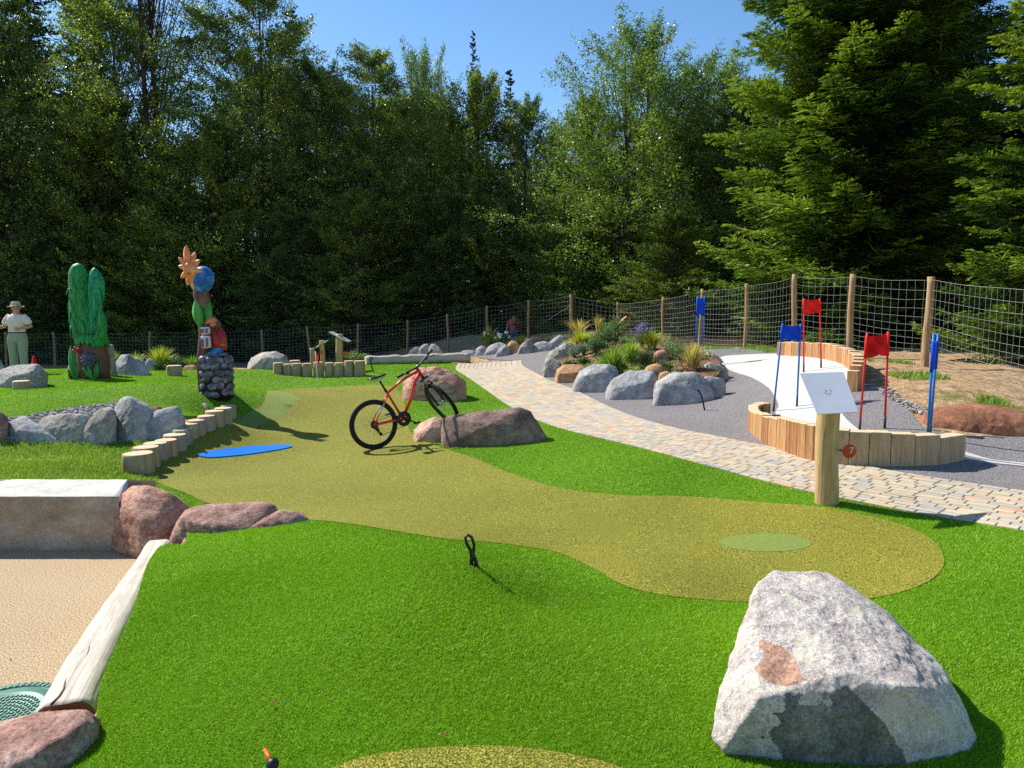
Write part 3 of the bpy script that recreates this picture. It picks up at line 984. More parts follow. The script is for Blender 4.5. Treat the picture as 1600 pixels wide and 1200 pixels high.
def rock(sil, mat, label, group, Y=None, depth=None, lvl=5, seed=None, name='boulder', extra=None, lift=0, grow=1.07, **kw):
    xs = [p[0] for p in sil]; base = max(p[1] for p in sil)
    if Y is None: Y = cast(sum(xs) / len(xs), base, lift=lift).y
    wd = (max(xs) - min(xs)) / FPX * Y
    if depth is None: depth = wd * 0.75
    global _rs
    _rs += 1
    sd = _rs if seed is None else seed
    mb = MB()
    gx = sum(xs) / len(xs); gy = sum(p[1] for p in sil) / len(sil)
    sil = [(gx + (x - gx) * grow, gy + (y - gy) * 1.04) for x, y in sil]
    ps, c = sil_points(sil, Y, depth)
    mbrock(mb, ps, lvl=lvl, seed=sd, **kw)
    if extra:
        for s2, Y2, d2 in extra:
            ps2, _c = sil_points(s2, Y2, d2)
            n0 = len(mb.f)
            mbrock(mb, ps2, lvl=lvl, seed=sd + 50, **kw)
            for q in range(n0, len(mb.f)): mb.mi[q] = 1
    o = mb.build(name, [M[mat], M['rock_palepink']] if extra else M[mat], loc=c)
    tag(o, label, 'boulder', group)
    return o
_rs = 0

# --- the big boulder at the bottom right (two faces meeting in a ridge)
mb = MB()
c0 = P(1320, 1195, 2.9)
mbrock(mb, [P(1184,915,3.30), P(1190,908,3.4), P(1212,894,3.45), P(1292,893,3.5), P(1300,900,3.45), P(1347,930,3.35), P(1397,970,3.2), P(1467,1043,3.0), P(1478,1068,2.9),
     P(1400,1060,2.80), P(1312,1040,2.78), P(1262,1060,2.74), P(1188,1090,2.66), P(1165,1008,2.98), P(1128,1085,2.84), P(1119,1150,2.74), P(1135,1170,2.68),
     P(1190,1196,2.70), P(1300,1206,2.70), P(1372,1218,2.62), P(1410,1220,2.62), P(1548,1200,2.78), P(1330,1050,2.71), P(1410,1072,2.68), P(1445,1076,2.74), P(1530,1165,3.0), P(1240,925,3.85), P(1380,960,3.7),
     Vector((1.26,3.85,.25)), Vector((1.95,3.65,.25)), Vector((1.72,2.85,.15)), Vector((.95,2.74,.1)), Vector((1.4,2.68,.1))],
     lvl=7, rough=0.006, fine=0.010, seed=3, k=400, facets=0.006, chips=1)
# freshly broken brown face on the upper left of the stone
mos = [(1215,1120),(1265,1085),(1330,1078),(1372,1120),(1408,1165),(1430,1215),(1290,1215),(1215,1195)]  # moss patch on the front, its dark tone also paints in shade
brk = [(1190,1000),(1203,1003),(1228,1014),(1246,1034),(1256,1066),(1232,1073),(1200,1066),(1181,1050),(1188,1030)]
for i, f in enumerate(mb.f):
    q = (Vector(mb.v[f[0]]) + Vector(mb.v[f[1]]) + Vector(mb.v[f[2]])) / 3
    if q.x < 1.3 and q.y < 3.4:
        a_, b_ = to_px(q); w_ = noise.noise(q * 22) * 7
        if inside(brk, np.array([a_ + w_]), np.array([b_ + w_]))[0]: mb.mi[i] = 1
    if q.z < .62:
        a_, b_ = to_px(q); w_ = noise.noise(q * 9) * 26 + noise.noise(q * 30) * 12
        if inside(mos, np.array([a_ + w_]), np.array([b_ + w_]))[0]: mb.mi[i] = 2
o = mb.build('boulder', [M['rock_big'], M['rock_break'], M['rock_moss_shade']], loc=(c0.x, c0.y, 0.3))
tag(o, 'big pale lichen-stained boulder with a flat slanting top on the near turf', 'boulder', 'boulders standing on the artificial turf')

GT = 'boulders standing on the artificial turf'
# under and behind the bicycle
rock([(690,660),(702,650),(740,651),(780,644),(816,637),(830,640),(852,677),(840,684),(760,697),(700,698),(692,690)], 'rock_dark',
     'long dark red boulder under the front wheel of the bicycle', GT, depth=0.62, lvl=5, seed=12,
     extra=[([(644,674),(658,660),(680,651),(694,655),(700,672),(700,694),(672,690),(650,682)], cast(672,692).y, 0.5)])
rock([(631,600),(638,588),(655,576),(680,573),(705,582),(725,597),(726,618),(700,622),(660,625),(632,628)], 'rock_pink',
     'pink-topped block-like boulder on the turf behind the bicycle', GT, depth=0.95, lvl=5, seed=5, facets=.05)
# red boulders around the court corner
rock([(177,826),(183,795),(196,768),(206,763),(232,762),(262,772),(294,796),(290,815),(262,845),(216,862),(186,856)], 'rock_pink',
     'tall red sandstone boulder between the court wall and the white log', 'red boulders beside the beige court', Y=6.05, depth=0.85, lvl=5, seed=21)
rock([(266,857),(270,828),(298,792),(340,790),(422,786),(432,797),(398,826),(330,838),(285,858)], 'rock_redgray',
     'flat slab-like red boulder beside the tall red one', 'red boulders beside the beige court', Y=5.75, depth=0.75, lvl=5, seed=9, facets=.05)
rock([(350,838),(385,826),(412,806),(440,798),(472,803),(481,815),(477,823),(410,832)], 'rock_redgray',
     'low wedge-shaped red stone at the right end of the flat red slab', 'red boulders beside the beige court', Y=5.75, depth=0.5, lvl=5, seed=31)
rock([(-70,1215),(-60,1150),(0,1131),(50,1118),(128,1112),(148,1128),(140,1150),(104,1195),(60,1225)], 'rock_redgray',
     'pinkish rough boulder at the near end of the white log', 'red boulders beside the beige court', Y=2.55, depth=0.75, lvl=6, seed=14)
rock([(1418,668),(1424,648),(1444,632),(1490,626),(1550,627),(1605,636),(1650,655),(1640,676),(1560,690),(1470,695),(1432,684)], 'rock_brown',
     'large rounded rust-brown boulder behind the timber edging', None, Y=8.5, depth=1.1, lvl=6, seed=17, fine=.006, k=7, facets=.04)

# far left
GL = 'boulders around the carved figures'
rock([(-15,605),(-8,582),(20,572),(57,569),(72,584),(70,600),(30,607),(12,612)], 'rock_speck', 'speckled flat-topped granite boulder in front of the woman in the hat', GL, Y=13.6, depth=.8, seed=4, facets=.04)
rock([(-30,612),(-25,560),(-8,545),(8,580),(6,600)], 'rock_blue', 'blue-grey boulder cut by the frame left of the speckled one', GL, Y=14.6, seed=41)
rock([(170,592),(178,576),(188,556),(203,553),(220,563),(232,580),(232,592)], 'rock_blue', 'pointed light grey boulder right of the green carved figure', GL, Y=16.2, seed=6)
rock([(224,576),(229,563),(235,557),(243,564),(246,576)], 'rock_gray', 'small pointed grey rock in front of the yellow grass', GL, Y=18.2, lvl=3)
rock([(284,582),(288,571),(304,570),(313,581)], 'rock_pink', 'flat pink stone behind the single wooden stump', GL, Y=18.4, lvl=3)
rock([(104,578),(109,567),(116,564),(122,567),(124,578)], 'rock_blue', 'small blue-grey rock left of the green carved figure', GL, Y=18.0, lvl=3)
rock([(387,578),(392,562),(408,552),(430,550),(446,557),(456,574),(452,579)], 'rock_gray2', 'rounded grey boulder beside the short log row', GL, Y=19.2, depth=1.0, seed=16)

# wall of boulders at the left
GW = 'boulders retaining the gravel bed'
Yw = 9.5
rock([(-30,705),(-30,650),(-5,640),(12,655),(10,690),(0,706)], 'rock_redgray', 'pinkish boulder cut by the frame in the retaining wall', GW, Y=Yw - .1, depth=.5)
rock([(-6,708),(4,675),(22,655),(38,650),(58,664),(92,690),(106,704),(60,709)], 'rock_blue', 'low blue-grey triangular boulder of the retaining wall', GW, Y=Yw, depth=.5, seed=61, facets=.04)
rock([(57,656),(75,651),(110,646),(138,650),(141,660),(128,680),(112,691),(88,682)], 'rock_gray2', 'greenish grey wedge sitting over the low blue-grey boulder', GW, Y=Yw + .12, depth=.5, seed=62, facets=.04)
rock([(112,704),(116,690),(138,662),(152,640),(164,635),(180,640),(180,700)], 'rock_gray2', 'dark peaked boulder in the middle of the retaining wall', GW, Y=Yw + .05, depth=.5, seed=63, facets=.05)
rock([(178,692),(179,640),(186,622),(206,621),(222,628),(238,640),(215,664)], 'rock_gray', 'tallest light grey boulder of the retaining wall', GW, Y=Yw + .25, depth=.5, seed=64, facets=.05)
rock([(174,704),(196,680),(232,648),(262,636),(278,634),(287,646),(278,664),(254,684),(230,698),(205,706)], 'rock_blue', 'long smooth slanting blue-grey slab of the retaining wall', GW, Y=9.78, depth=.35, seed=65, facets=.03)
rock([(296,662),(300,640),(310,630),(322,630),(332,642),(334,660)], 'rock_gray2', 'small rounded boulder behind the curved log row', GW, Y=11.9, seed=66)
rock([(236,643),(240,636),(248,633),(255,637),(252,644)], 'rock_brown', 'little brown stone on top of the slanting slab', GW, Y=10.8, lvl=3)

# distant group by the path end
GD = 'grey boulders at the far end of the path'
for sil, mt, lb, yy in [
 ([(636,558),(643,546),(652,541),(660,548),(658,558)], 'rock_blue', 'low blue-grey rock behind the lying log', 24.5),
 ([(654,558),(656,543),(664,536),(672,540),(673,558)], 'rock_blue', 'tall upright blue-grey rock behind the lying log', 24.6),
 ([(671,558),(670,540),(677,535),(686,543),(694,556)], 'rock_gray2', 'warm grey rock right of the upright blue one', 24.8),
 ([(718,556),(720,549),(732,547),(743,549),(744,555)], 'rock_blue', 'low flat blue-grey stone at the end of the path', 24.8),
 ([(743,555),(745,544),(753,540),(762,545),(764,555)], 'rock_gray', 'small rounded grey rock left of the wide one', 25.0),
 ([(757,553),(766,540),(778,535),(790,538),(796,552)], 'rock_gray', 'wide grey rock with a smooth top at the path end', 25.2),
 ([(774,556),(782,544),(791,537),(797,548),(795,555)], 'rock_blue', 'steep blue-grey rock in front of the wide grey one', 24.6),
 ([(793,552),(794,538),(800,532),(809,534),(813,550)], 'rock_orange', 'tan rounded rock below the man in the red shirt', 25.4),
 ([(809,552),(815,538),(826,529),(832,535),(834,551)], 'rock_gray2', 'tall dark-creased grey rock right of the tan one', 25.2),
 ([(832,549),(838,536),(850,533),(862,538),(868,549)], 'rock_gray', 'broad pale rock between the path end and the planting bed', 24.8),
 ([(856,541),(862,532),(874,524),(883,527),(884,540)], 'rock_gray', 'pointed grey rock behind the broad pale one', 25.6)]:
    rock(sil, mt, lb, GD, lvl=4, grow=1.15)

# ring round the planting bed
GB = 'boulders round the planting bed'
rock([(869,552),(874,541),(884,536),(896,542),(899,554),(890,558)], 'rock_gray', 'pale grey boulder at the back left of the planting bed', GB, Y=18.4)
rock([(852,564),(860,548),(874,541),(886,549),(888,562),(870,567)], 'rock_gray2', 'dark-faced grey boulder at the left of the planting bed', GB, Y=17.6)
rock([(846,588),(846,572),(852,570),(856,588)], 'rock_gray2', 'narrow upright stone at the far left foot of the planting bed', GB, Y=16.9, lvl=3)
rock([(850,588),(852,566),(860,558),(874,563),(876,572),(869,589)], 'rock_gray2', 'upright light grey boulder at the left corner of the planting bed', GB, grow=1.16)
rock([(869,594),(872,578),(884,570),(912,570),(915,577),(898,598),(882,598)], 'rock_orange', 'rust-topped boulder left of the pale one in the bed edge', GB, grow=1.16)
rock([(897,606),(909,580),(928,570),(952,570),(966,577),(954,606),(932,613)], 'rock_gray', 'rounded pale grey boulder in the front of the planting bed', GB, grow=1.12, lvl=5)
rock([(950,612),(960,592),(985,580),(1018,580),(1026,588),(1025,624),(1002,624)], 'rock_blue', 'rippled blue-grey boulder in the middle of the bed front', GB, grow=1.12, lvl=5, facets=.04)
rock([(1023,626),(1026,600),(1052,583),(1084,582),(1106,598),(1112,616),(1092,628),(1056,632)], 'rock_gray', 'biggest grey boulder at the front right of the planting bed', GB, grow=1.12, lvl=5, facets=.04)
rock([(1097,610),(1098,590),(1116,587),(1131,592),(1132,612),(1114,621)], 'rock_gray', 'cube-shaped grey boulder at the right corner of the planting bed', GB, grow=1.16)
rock([(1118,612),(1112,582),(1122,568),(1134,574),(1140,596),(1138,611)], 'rock_gray2', 'tall curved boulder at the right end of the planting bed', GB, grow=1.12, Y=13.8)
rock([(1092,588),(1096,574),(1110,566),(1126,570),(1130,586)], 'rock_gray', 'grey boulder in the second row above the cube-shaped one', GB, grow=1.12, Y=14.2)
rock([(1094,572),(1098,556),(1106,548),(1120,555),(1130,566),(1120,574)], 'rock_gray2', 'back right boulder next to the slalom track', GB, Y=15.2)
rock([(1028,592),(1031,583),(1042,580),(1052,584),(1044,592)], 'rock_orange', 'small tan stone wedged behind the bed front', GB, Y=13.3, lvl=3)
rock([(1006,580),(1012,571),(1026,568),(1040,572),(1038,580)], 'rock_orange', 'flat orange stone lying inside the planting bed', 'stones inside the planting bed', Y=13.9, lvl=3)
rock([(1020,562),(1024,549),(1036,545),(1046,550),(1044,562)], 'rock_pink', 'pale pink-sided stone inside the planting bed', 'stones inside the planting bed', Y=15.0, lvl=3)
rock([(1070,570),(1074,552),(1084,538),(1094,541),(1093,566)], 'rock_orange', 'tan upright boulder behind the straw-coloured grass', 'stones inside the planting bed', Y=15.0)

# ================================================================== court wall block, white log, manhole
def wallblock():
    """Long sawn stone: bright top, brown broken face."""
    L0, L1 = P(-330, 872, 6.35), P(190, 857, 6.28)
    zt = P(0, 776, 6.32).z
    x0, x1 = L0.x, P(192, 860, 6.33).x
    mb = MB()
    nx_, ny_ = 90, 12
    def yf(x): return 6.33 - 0.02 * (x - x0) / (x1 - x0)
    V_, F_ = [], []
    # front face grid
    for i in range(nx_ + 1):
        x = x0 + (x1 - x0) * i / nx_
        for j in range(ny_ + 1):
            z = COURT_Z - .05 + (zt - COURT_Z + .05) * j / ny_
            q = noise.fractal(Vector((x * 1.6, 5, z * 3)), 1, 2, 5) * .022
            V_.append((x, yf(x) + q - .02 * (1 - j / ny_) + (.012 if j == ny_ else 0), z - (0.0 if j < ny_ else 0)))
    for i in range(nx_):
        for j in range(ny_):
            a = i * (ny_ + 1) + j
            F_.append((a, a + ny_ + 1, a + ny_ + 2, a + 1))
    mb.add(V_, F_, 0, True)
    # top grid
    V_, F_ = [], []
    nd = 6
    for i in range(nx_ + 1):
        x = x0 + (x1 - x0) * i / nx_
        for j in range(nd + 1):
            y0_ = yf(x) + noise.fractal(Vector((x * 1.6, 5, zt * 3)), 1, 2, 5) * .022 + .012
            y1_ = 6.98 + noise.fractal(Vector((x * 2, 9, 1)), 1, 2, 4) * .02
            y = y0_ + (y1_ - y0_) * j / nd
            z = zt + noise.fractal(Vector((x * 2, y * 2, 0)), 1, 2, 4) * .008 - (.0 if j else 0) - (0.05 if i == nx_ else 0)
            V_.append((x - (.26 * j / nd if i == nx_ else .26 * j / nd * (i / nx_) ** 8), y, z if j else zt - (0.05 if i == nx_ else 0)))
    for i in range(nx_):
        for j in range(nd):
            a = i * (nd + 1) + j
            F_.append((a, a + nd + 1, a + nd + 2, a + 1))
    mb.add(V_, F_, 1, True)
    xr = x1
    mb.add([(xr, 6.31, COURT_Z), (xr - .26, 6.98, COURT_Z), (xr - .26, 6.98, zt - .05), (xr, 6.31, zt - .05)], [(0, 1, 2, 3)], 0, False)
    mb.add([(x0, 6.98, COURT_Z), (xr, 6.98, COURT_Z), (xr, 6.98, zt - .01), (x0, 6.98, zt - .01)], [(1, 0, 3, 2)], 0, False)
    m1 = rockmat('split_stone_face', lin(146,126,102), lin(174,152,126), lin(194,176,152), 1.6, 40, strata=(1, 1, 2.5), spots=(9, lin(186,172,152), .70), bump=.012, con=.45)
    m2 = rockmat('sawn_stone_top', lin(176,170,158), lin(198,192,182), lin(212,208,200), 3, 50, bump=.006, con=.5)
    o = mb.build('stone_block', [m1, m2], loc=((x0 + x1) / 2, 6.6, COURT_Z))
    tag(o, 'long sawn stone block with a pale top walling off the beige court', 'stone block')
wallblock()

def white_log():
    a, b = P(112, 1085, 3.28), P(243, 848, 6.1)
    a.z = COURT_Z + .14; b.z = COURT_Z + .17
    # line of sight fit: the log lies on the court edge
    a = cast(99, 1098, z=COURT_Z + .27); b = cast(243, 838, z=COURT_Z + .27)
    mb = MB(); n = 60; seg = 32
    L = (b - a).length
    V_, F_ = [], []
    for i in range(n + 1):
        t = i / n
        r_ = .150 - .035 * t
        for k in range(seg):
            an = 2 * pi * k / seg
            q = r_ * (1 + .05 * noise.fractal(Vector((t * 9, math.cos(an) * 1.3, math.sin(an) * 1.3)), 1, 2, 5))
            if math.sin(an) > .86: q *= .86 / math.sin(an) * 1.01
            if i == 0: q *= .97
            V_.append(Vector((math.cos(an) * q + .02 * math.sin(t * 5), math.sin(an) * q, L * t + .012 * math.sin(3 * an) * (i == 0))))
    for i in range(n):
        for k in range(seg):
            k2 = (k + 1) % seg
            F_.append((i * seg + k, i * seg + k2, (i + 1) * seg + k2, (i + 1) * seg + k))
    mb.add(V_, F_, 0, True)
    mb.f.append(tuple(k for k in range(seg))[::-1]); mb.mi.append(1); mb.sm.append(False)
    mb.f.append(tuple(n * seg + k for k in range(seg))); mb.mi.append(0); mb.sm.append(False)
    cr = [Vector((.05 - .015 * math.sin(i * 1.1) - .03 * i / 14, .150 * .86 - .018 * i / 14, L * i / 13 * .36)) for i in range(14)]
    mb.tube(cr, [.006 * (1 - i / 14) + .001 for i in range(14)], 5, 2)
    zx = (b - a).normalized(); xx = zx.cross(Vector((0, 0, 1))).normalized() * -1; yy = zx.cross(xx)
    if yy.z < 0: xx, yy = -xx, -yy
    a = a - Vector((0, 0, .13)); R4 = Matrix(((xx.x, yy.x, zx.x, a.x), (xx.y, yy.y, zx.y, a.y), (xx.z, yy.z, zx.z, a.z), (0, 0, 0, 1)))
    o = mb.build('log', [M['log_white'], M['end_dark'], plain('log_crack', lin(60,46,34))])
    o.matrix_world = R4
    tag(o, 'bleached debarked log lying between the beige court and the turf', 'log')
white_log()

def lying_log():
    a, b = P(571, 562, 21.5), P(733, 558, 22.8)
    for q in (a, b): q.z = Tz(q.x, q.y) + .12
    mb = MB(); n = 24
    L = (b - a).length
    mb.tube([Vector((0, .012 * math.sin(i * 1.3), L * i / n)) for i in range(n + 1)], [.13 + .01 * math.sin(i * 2.1) + .02 * i / n for i in range(n + 1)], 16, 0, capmi=1)
    o = mb.build('log', [M['log_white'], M['end']]); o.location = a; o.rotation_euler = (b - a).to_track_quat('Z', 'Y').to_euler()
    tag(o, 'pale log lying behind the bicycle at the far edge of the turf', 'log')
lying_log()

def manhole():
    c = cast(2, 1112, z=COURT_Z + .012)
    root = empty('manhole_cover', (c.x, c.y, COURT_Z))
    tag(root, 'round grey-green manhole cover set in the beige court', 'manhole cover')
    mt = plain('green_cast_cover', lin(84,124,108), 0.5, 0.4, .2, scale=60, bump=.001)
    mb = MB(); mb.lathe([(.30, 0), (.30, .016), (.262, .016), (.262, .010), (.255, .010)], seg=64)
    for k in range(56):
        an = 2 * pi * k / 56
        mb.box((.281 * math.cos(an), .281 * math.sin(an), .018), (.03, .012, .006), Matrix.Rotation(an, 3, 'Z'))
    mb.build('rim', mt, root)
    mb = MB(); mb.lathe([(.252, 0), (.252, .014), (.205, .014), (.2, .018), (.19, .018), (.185, .013), (0, .013)], seg=64)
    for i in range(-7, 8):
        x = i * .022; L = math.sqrt(max(0, .17 ** 2 - x * x))
        n = int(L * 2 / .03)
        for j in range(n):
            mb.box((x, -L + (j + .5) * 2 * L / n, .016), (.010, .020, .006))
    mb.build('lid', mt, root)
manhole()

# ================================================================== log rows
def log_stub(r, h, seed, taper=.02, lean=(0, 0), seg=26, square=0.0):
    mb = MB(); rq = random.Random(seed)
    ph = rq.random() * 6
    prof = [(-.15, 1.0), (0, 1.0), (h * .35, 1.0), (h * .7, .99), (h - .018, .985), (h, .93)]
    V_, F_ = [], []
    for z, s_ in prof:
        for k in range(seg):
            an = 2 * pi * k / seg
            q = r * s_ * (1 + .035 * math.sin(2 * an + ph) + .02 * math.sin(3 * an + ph * 2) + .01 * rq.uniform(-1, 1)) * (1 + taper * (1 - z / h))
            V_.append((q * math.cos(an) + lean[0] * z, q * math.sin(an) + lean[1] * z, z))
    n = len(prof)
    for i in range(n - 1):
        for k in range(seg):
            k2 = (k + 1) % seg
            F_.append((i * seg + k, i * seg + k2, (i + 1) * seg + k2, (i + 1) * seg + k))
    mb.add(V_, F_, 0, True)
    mb.f.append(tuple((n - 1) * seg + k for k in range(seg))); mb.mi.append(1); mb.sm.append(False)
    return mb

ORD = ['first', 'second', 'third', 'fourth', 'fifth', 'sixth', 'seventh', 'eighth', 'ninth', 'tenth', 'eleventh', 'twelfth', 'thirteenth', 'fourteenth',
       'fifteenth', 'sixteenth', 'seventeenth', 'eighteenth', 'nineteenth', 'twentieth', 'twenty-first', 'twenty-second', 'twenty-third', 'twenty-fourth',
       'twenty-fifth', 'twenty-sixth', 'twenty-seventh', 'twenty-eighth', 'twenty-ninth', 'thirtieth', 'thirty-first', 'thirty-second']
row = [(208,745,48,42),(222,733,40,36),(238,722,36,34),(254,716,34,34),(268,707,36,36),(281,698,30,38),(293,688,28,36),(304,682,28,38),(318,675,28,40),(332,667,30,42),(345,662,28,40),(354,655,24,38)]
tops = [704,694,688,686,680,674,667,660,655,650,644,641]
for i, (px, py, wd, _h) in enumerate(row):
    q = cast(px, py, lift=-.02)
    q.z = min(q.z, P(px, py, q.y).z) 
    r_ = wd / FPX * q.y / 2 * .97
    top = P(px, tops[i] + 3, q.y + r_).z
    h = max(.22, top - q.z)
    o = log_stub(r_, h, i + 1, lean=(rnd.uniform(-.03, .03), rnd.uniform(-.03, .03))).build('palisade_log', [M['log'] if i < 2 or i % 3 == 0 else M['log_gray'], M['end']])
    o.location = (q.x, q.y + r_ * .8, q.z); o.rotation_euler.z = rnd.random() * 6
    lb = 'widest upright log at the near end of the curved row by the lawn' if i == 0 else ('last upright log at the far end of the curved row by the lawn' if i == len(row) - 1 else ORD[i] + ' upright log from the near end of the curved row by the lawn')
    tag(o, lb, 'log', 'upright logs edging the lawn')
row2 = [(435,589,15,566),(450,588,14,568),(464,588,16,567),(480,587,15,567),(498,586,16,565),(515,586,14,566),(530,585,15,566),(546,584,15,563),(562,583,17,563)]
for i, (px, py, wd, tp) in enumerate(row2):
    Yr = 18.4 - i * .02
    q = P(px, py, Yr)
    z0 = Tz(q.x, Yr)
    r_ = wd / FPX * Yr / 2
    h = P(px, tp, Yr).z - z0
    o = log_stub(r_, h, 40 + i).build('palisade_log', [M['log'], M['end']])
    o.location = (q.x, Yr, z0 - .01); o.rotation_euler.z = rnd.random() * 6
    tag(o, ORD[i] + ' upright log from the left of the straight row behind the red flag', 'log', 'upright logs of the straight row')
for px, py, tp, wd, yy, lb in [(273,592,571,22,16.6,'single short stump between the two carved figures'), (34,614,595,25,13.0,'split square stump in front of the speckled boulder'), (461,572,563,17,20.5,'short log behind the straight log row')]:
    q = P(px, py, yy); z0 = Tz(q.x, yy); h = P(px, tp, yy).z - z0
    o = log_stub(wd / FPX * yy / 2, h, int(px)).build('wooden_stump', [M['log'], M['end']])
    o.location = (q.x, yy, z0); tag(o, lb, 'stump', 'single stumps on the turf')

# ================================================================== timber edging of the slalom track
def plank(a, b, z0, z1, thick, inward, i, grp, lb, mt=None):
    """One upright squared timber whose outer face runs from a to b."""
    mb = MB()
    d = (b - a); L = d.length; u = d.normalized(); n_ = inward
    c = (a + b) / 2 + n_ * thick / 2
    M3 = Matrix(((u.x, n_.x, 0), (u.y, n_.y, 0), (0, 0, 1)))
    h = z1 - z0 + .12
    mb.box((0, 0, h / 2 - .12), (L - .007, thick, h), None, 0, bev=.006)
    for k in range(len(mb.f)):
        zs = [mb.v[q][2] for q in mb.f[k]]
        if min(zs) > h - .13: mb.mi[k] = 1
    o = mb.build('timber_post', [mt or (M['plank'] if i % 3 else M['plank_b']), M['end']])
    o.location = (c.x, c.y, z0)
    o.rotation_euler.z = math.atan2(u.y, u.x)
    tag(o, lb, 'timber', grp)
    return o
# near edging: bases traced along the outside, left to right
pe = [(1192,652,626),(1178,650,628),(1169,655,631),(1168,664,636),(1172,674,640),(1180,682,642),(1189,689,646),(1199,694,649),(1212,701,650),(1227,708,652),(1244,714,656),(1257,718,660),(1270,721,664),(1281,724,667),(1292,726,669),(1308,727,671),(1325,728,673),(1357,728,674),(1391,728,676),(1429,728,679),(1468,726,680),(1508,718,681)]
base_pts = []
for px, py, tp in pe:
    base_pts.append(cast(px, py))
NPE = len(pe) - 1
for i in range(NPE):
    a, b = base_pts[i].xy, base_pts[i + 1].xy
    d = (b - a).normalized(); inw = Vector((-d.y, d.x))
    cen = Vector((cast(1290, 640).x, cast(1290, 640).y))
    if (cen - a).dot(inw) < 0: inw = -inw
    z0 = min(base_pts[i].z, base_pts[i + 1].z)
    px = (pe[i][0] + pe[i + 1][0]) / 2; tp = (pe[i][2] + pe[i + 1][2]) / 2
    z1 = P(px, tp + (3 if i < 11 else 1), (a.y + b.y) / 2).z + rnd.uniform(-.008, .008)
    lb = 'front squared timber %s from the far left end of the near track edging' % ORD[i]
    if i == NPE - 1: lb = 'last wide squared timber at the right end of the near track edging'
    plank(Vector(a), Vector(b), z0, max(z1, z0 + .2), .13 if i < 15 else .16, Vector(inw), i, 'squared timbers edging the track in front', lb, M['log'] if i >= 15 else None)
# far edging
fe = [(1213,556,536),(1225,556,535),(1236,557,535),(1247,557,535),(1258,558,535),(1268,559,536),(1278,560,536),(1288,562,537),(1297,564,539),(1306,566,541),(1314,569,543),(1321,573,546),(1326,578,549),(1330,584,552),(1332,590,556),(1332,596,560),(1330,602,566),(1326,608,572),(1322,613,586)]
fb = [cast(px, py) for px, py, tp in fe]
for i in range(len(fe) - 1):
    a, b = fb[i].xy, fb[i + 1].xy
    d = (b - a).normalized(); out = Vector((d.y, -d.x))
    cen = Vector((cast(1230, 600).x, cast(1230, 600).y))
    if (cen - a).dot(out) > 0: out = -out
    px = (fe[i][0] + fe[i + 1][0]) / 2; tp = (fe[i][2] + fe[i + 1][2]) / 2
    z0 = min(fb[i].z, fb[i + 1].z); z1 = P(px, tp, (a.y + b.y) / 2).z + rnd.uniform(-.01, .01)
    n_ = 1
    plank(Vector(a), Vector(b), z0, max(z0 + .22, z1), .15, Vector(out), i, 'squared timbers edging the track at the back',
          'squared timber %s from the left end of the curved edging behind the track' % ORD[i])
# ================================================================== materials for small things
M['red_paint'] = plain('red_frame_paint', lin(214,38,22), .3, .5, 0, .05, 8)
M['black'] = plain('black_plastic', lin(24,24,26), .45, .4, 0, .2, 30)
M['rubber'] = plain('tyre_rubber', lin(30,30,30), .8, .3, 0, .2, 60, bump=.001)
M['metal'] = plain('brushed_metal', lin(176,178,182), .3, .5, 1.0, .08, 40)
M['spoke'] = plain('dull_spoke_metal', lin(120,120,122), .6, .3)
M['steel'] = plain('zinc_wire', lin(176,176,170), .6, .3, 0, .1, 10)
M['silver'] = plain('silver_decal', lin(206,204,200), .35, .5, .2, .05, 20)
M['board'] = plain('powder_coated_board', lin(196,200,204), .38, .5, .25, .06, 2.5)
M['board_dark'] = plain('board_fitting', lin(50,52,54), .5, .4)
M['orange'] = plain('orange_plate', lin(214,86,22), .45, .4, 0, .08, 20)
M['gray_text'] = plain('light_grey_lettering', lin(206,200,190), .6, .2)
M['red_cloth'] = plain('red_flag_cloth', lin(226,34,26), .7, .2, 0, .08, 6)
M['blue_cloth'] = plain('blue_flag_cloth', lin(8,70,196), .7, .2, 0, .08, 6)
M['red_pole'] = plain('red_pole', lin(214,44,40), .4, .4, 0, .06)
M['blue_pole'] = plain('blue_pole', lin(24,110,190), .4, .4, 0, .06)
M['dark_pole'] = plain('dark_pole_sleeve', lin(52,48,50), .6, .3)
M['white_paint'] = plain('white_pole', lin(224,224,220), .4, .4, 0, .04)

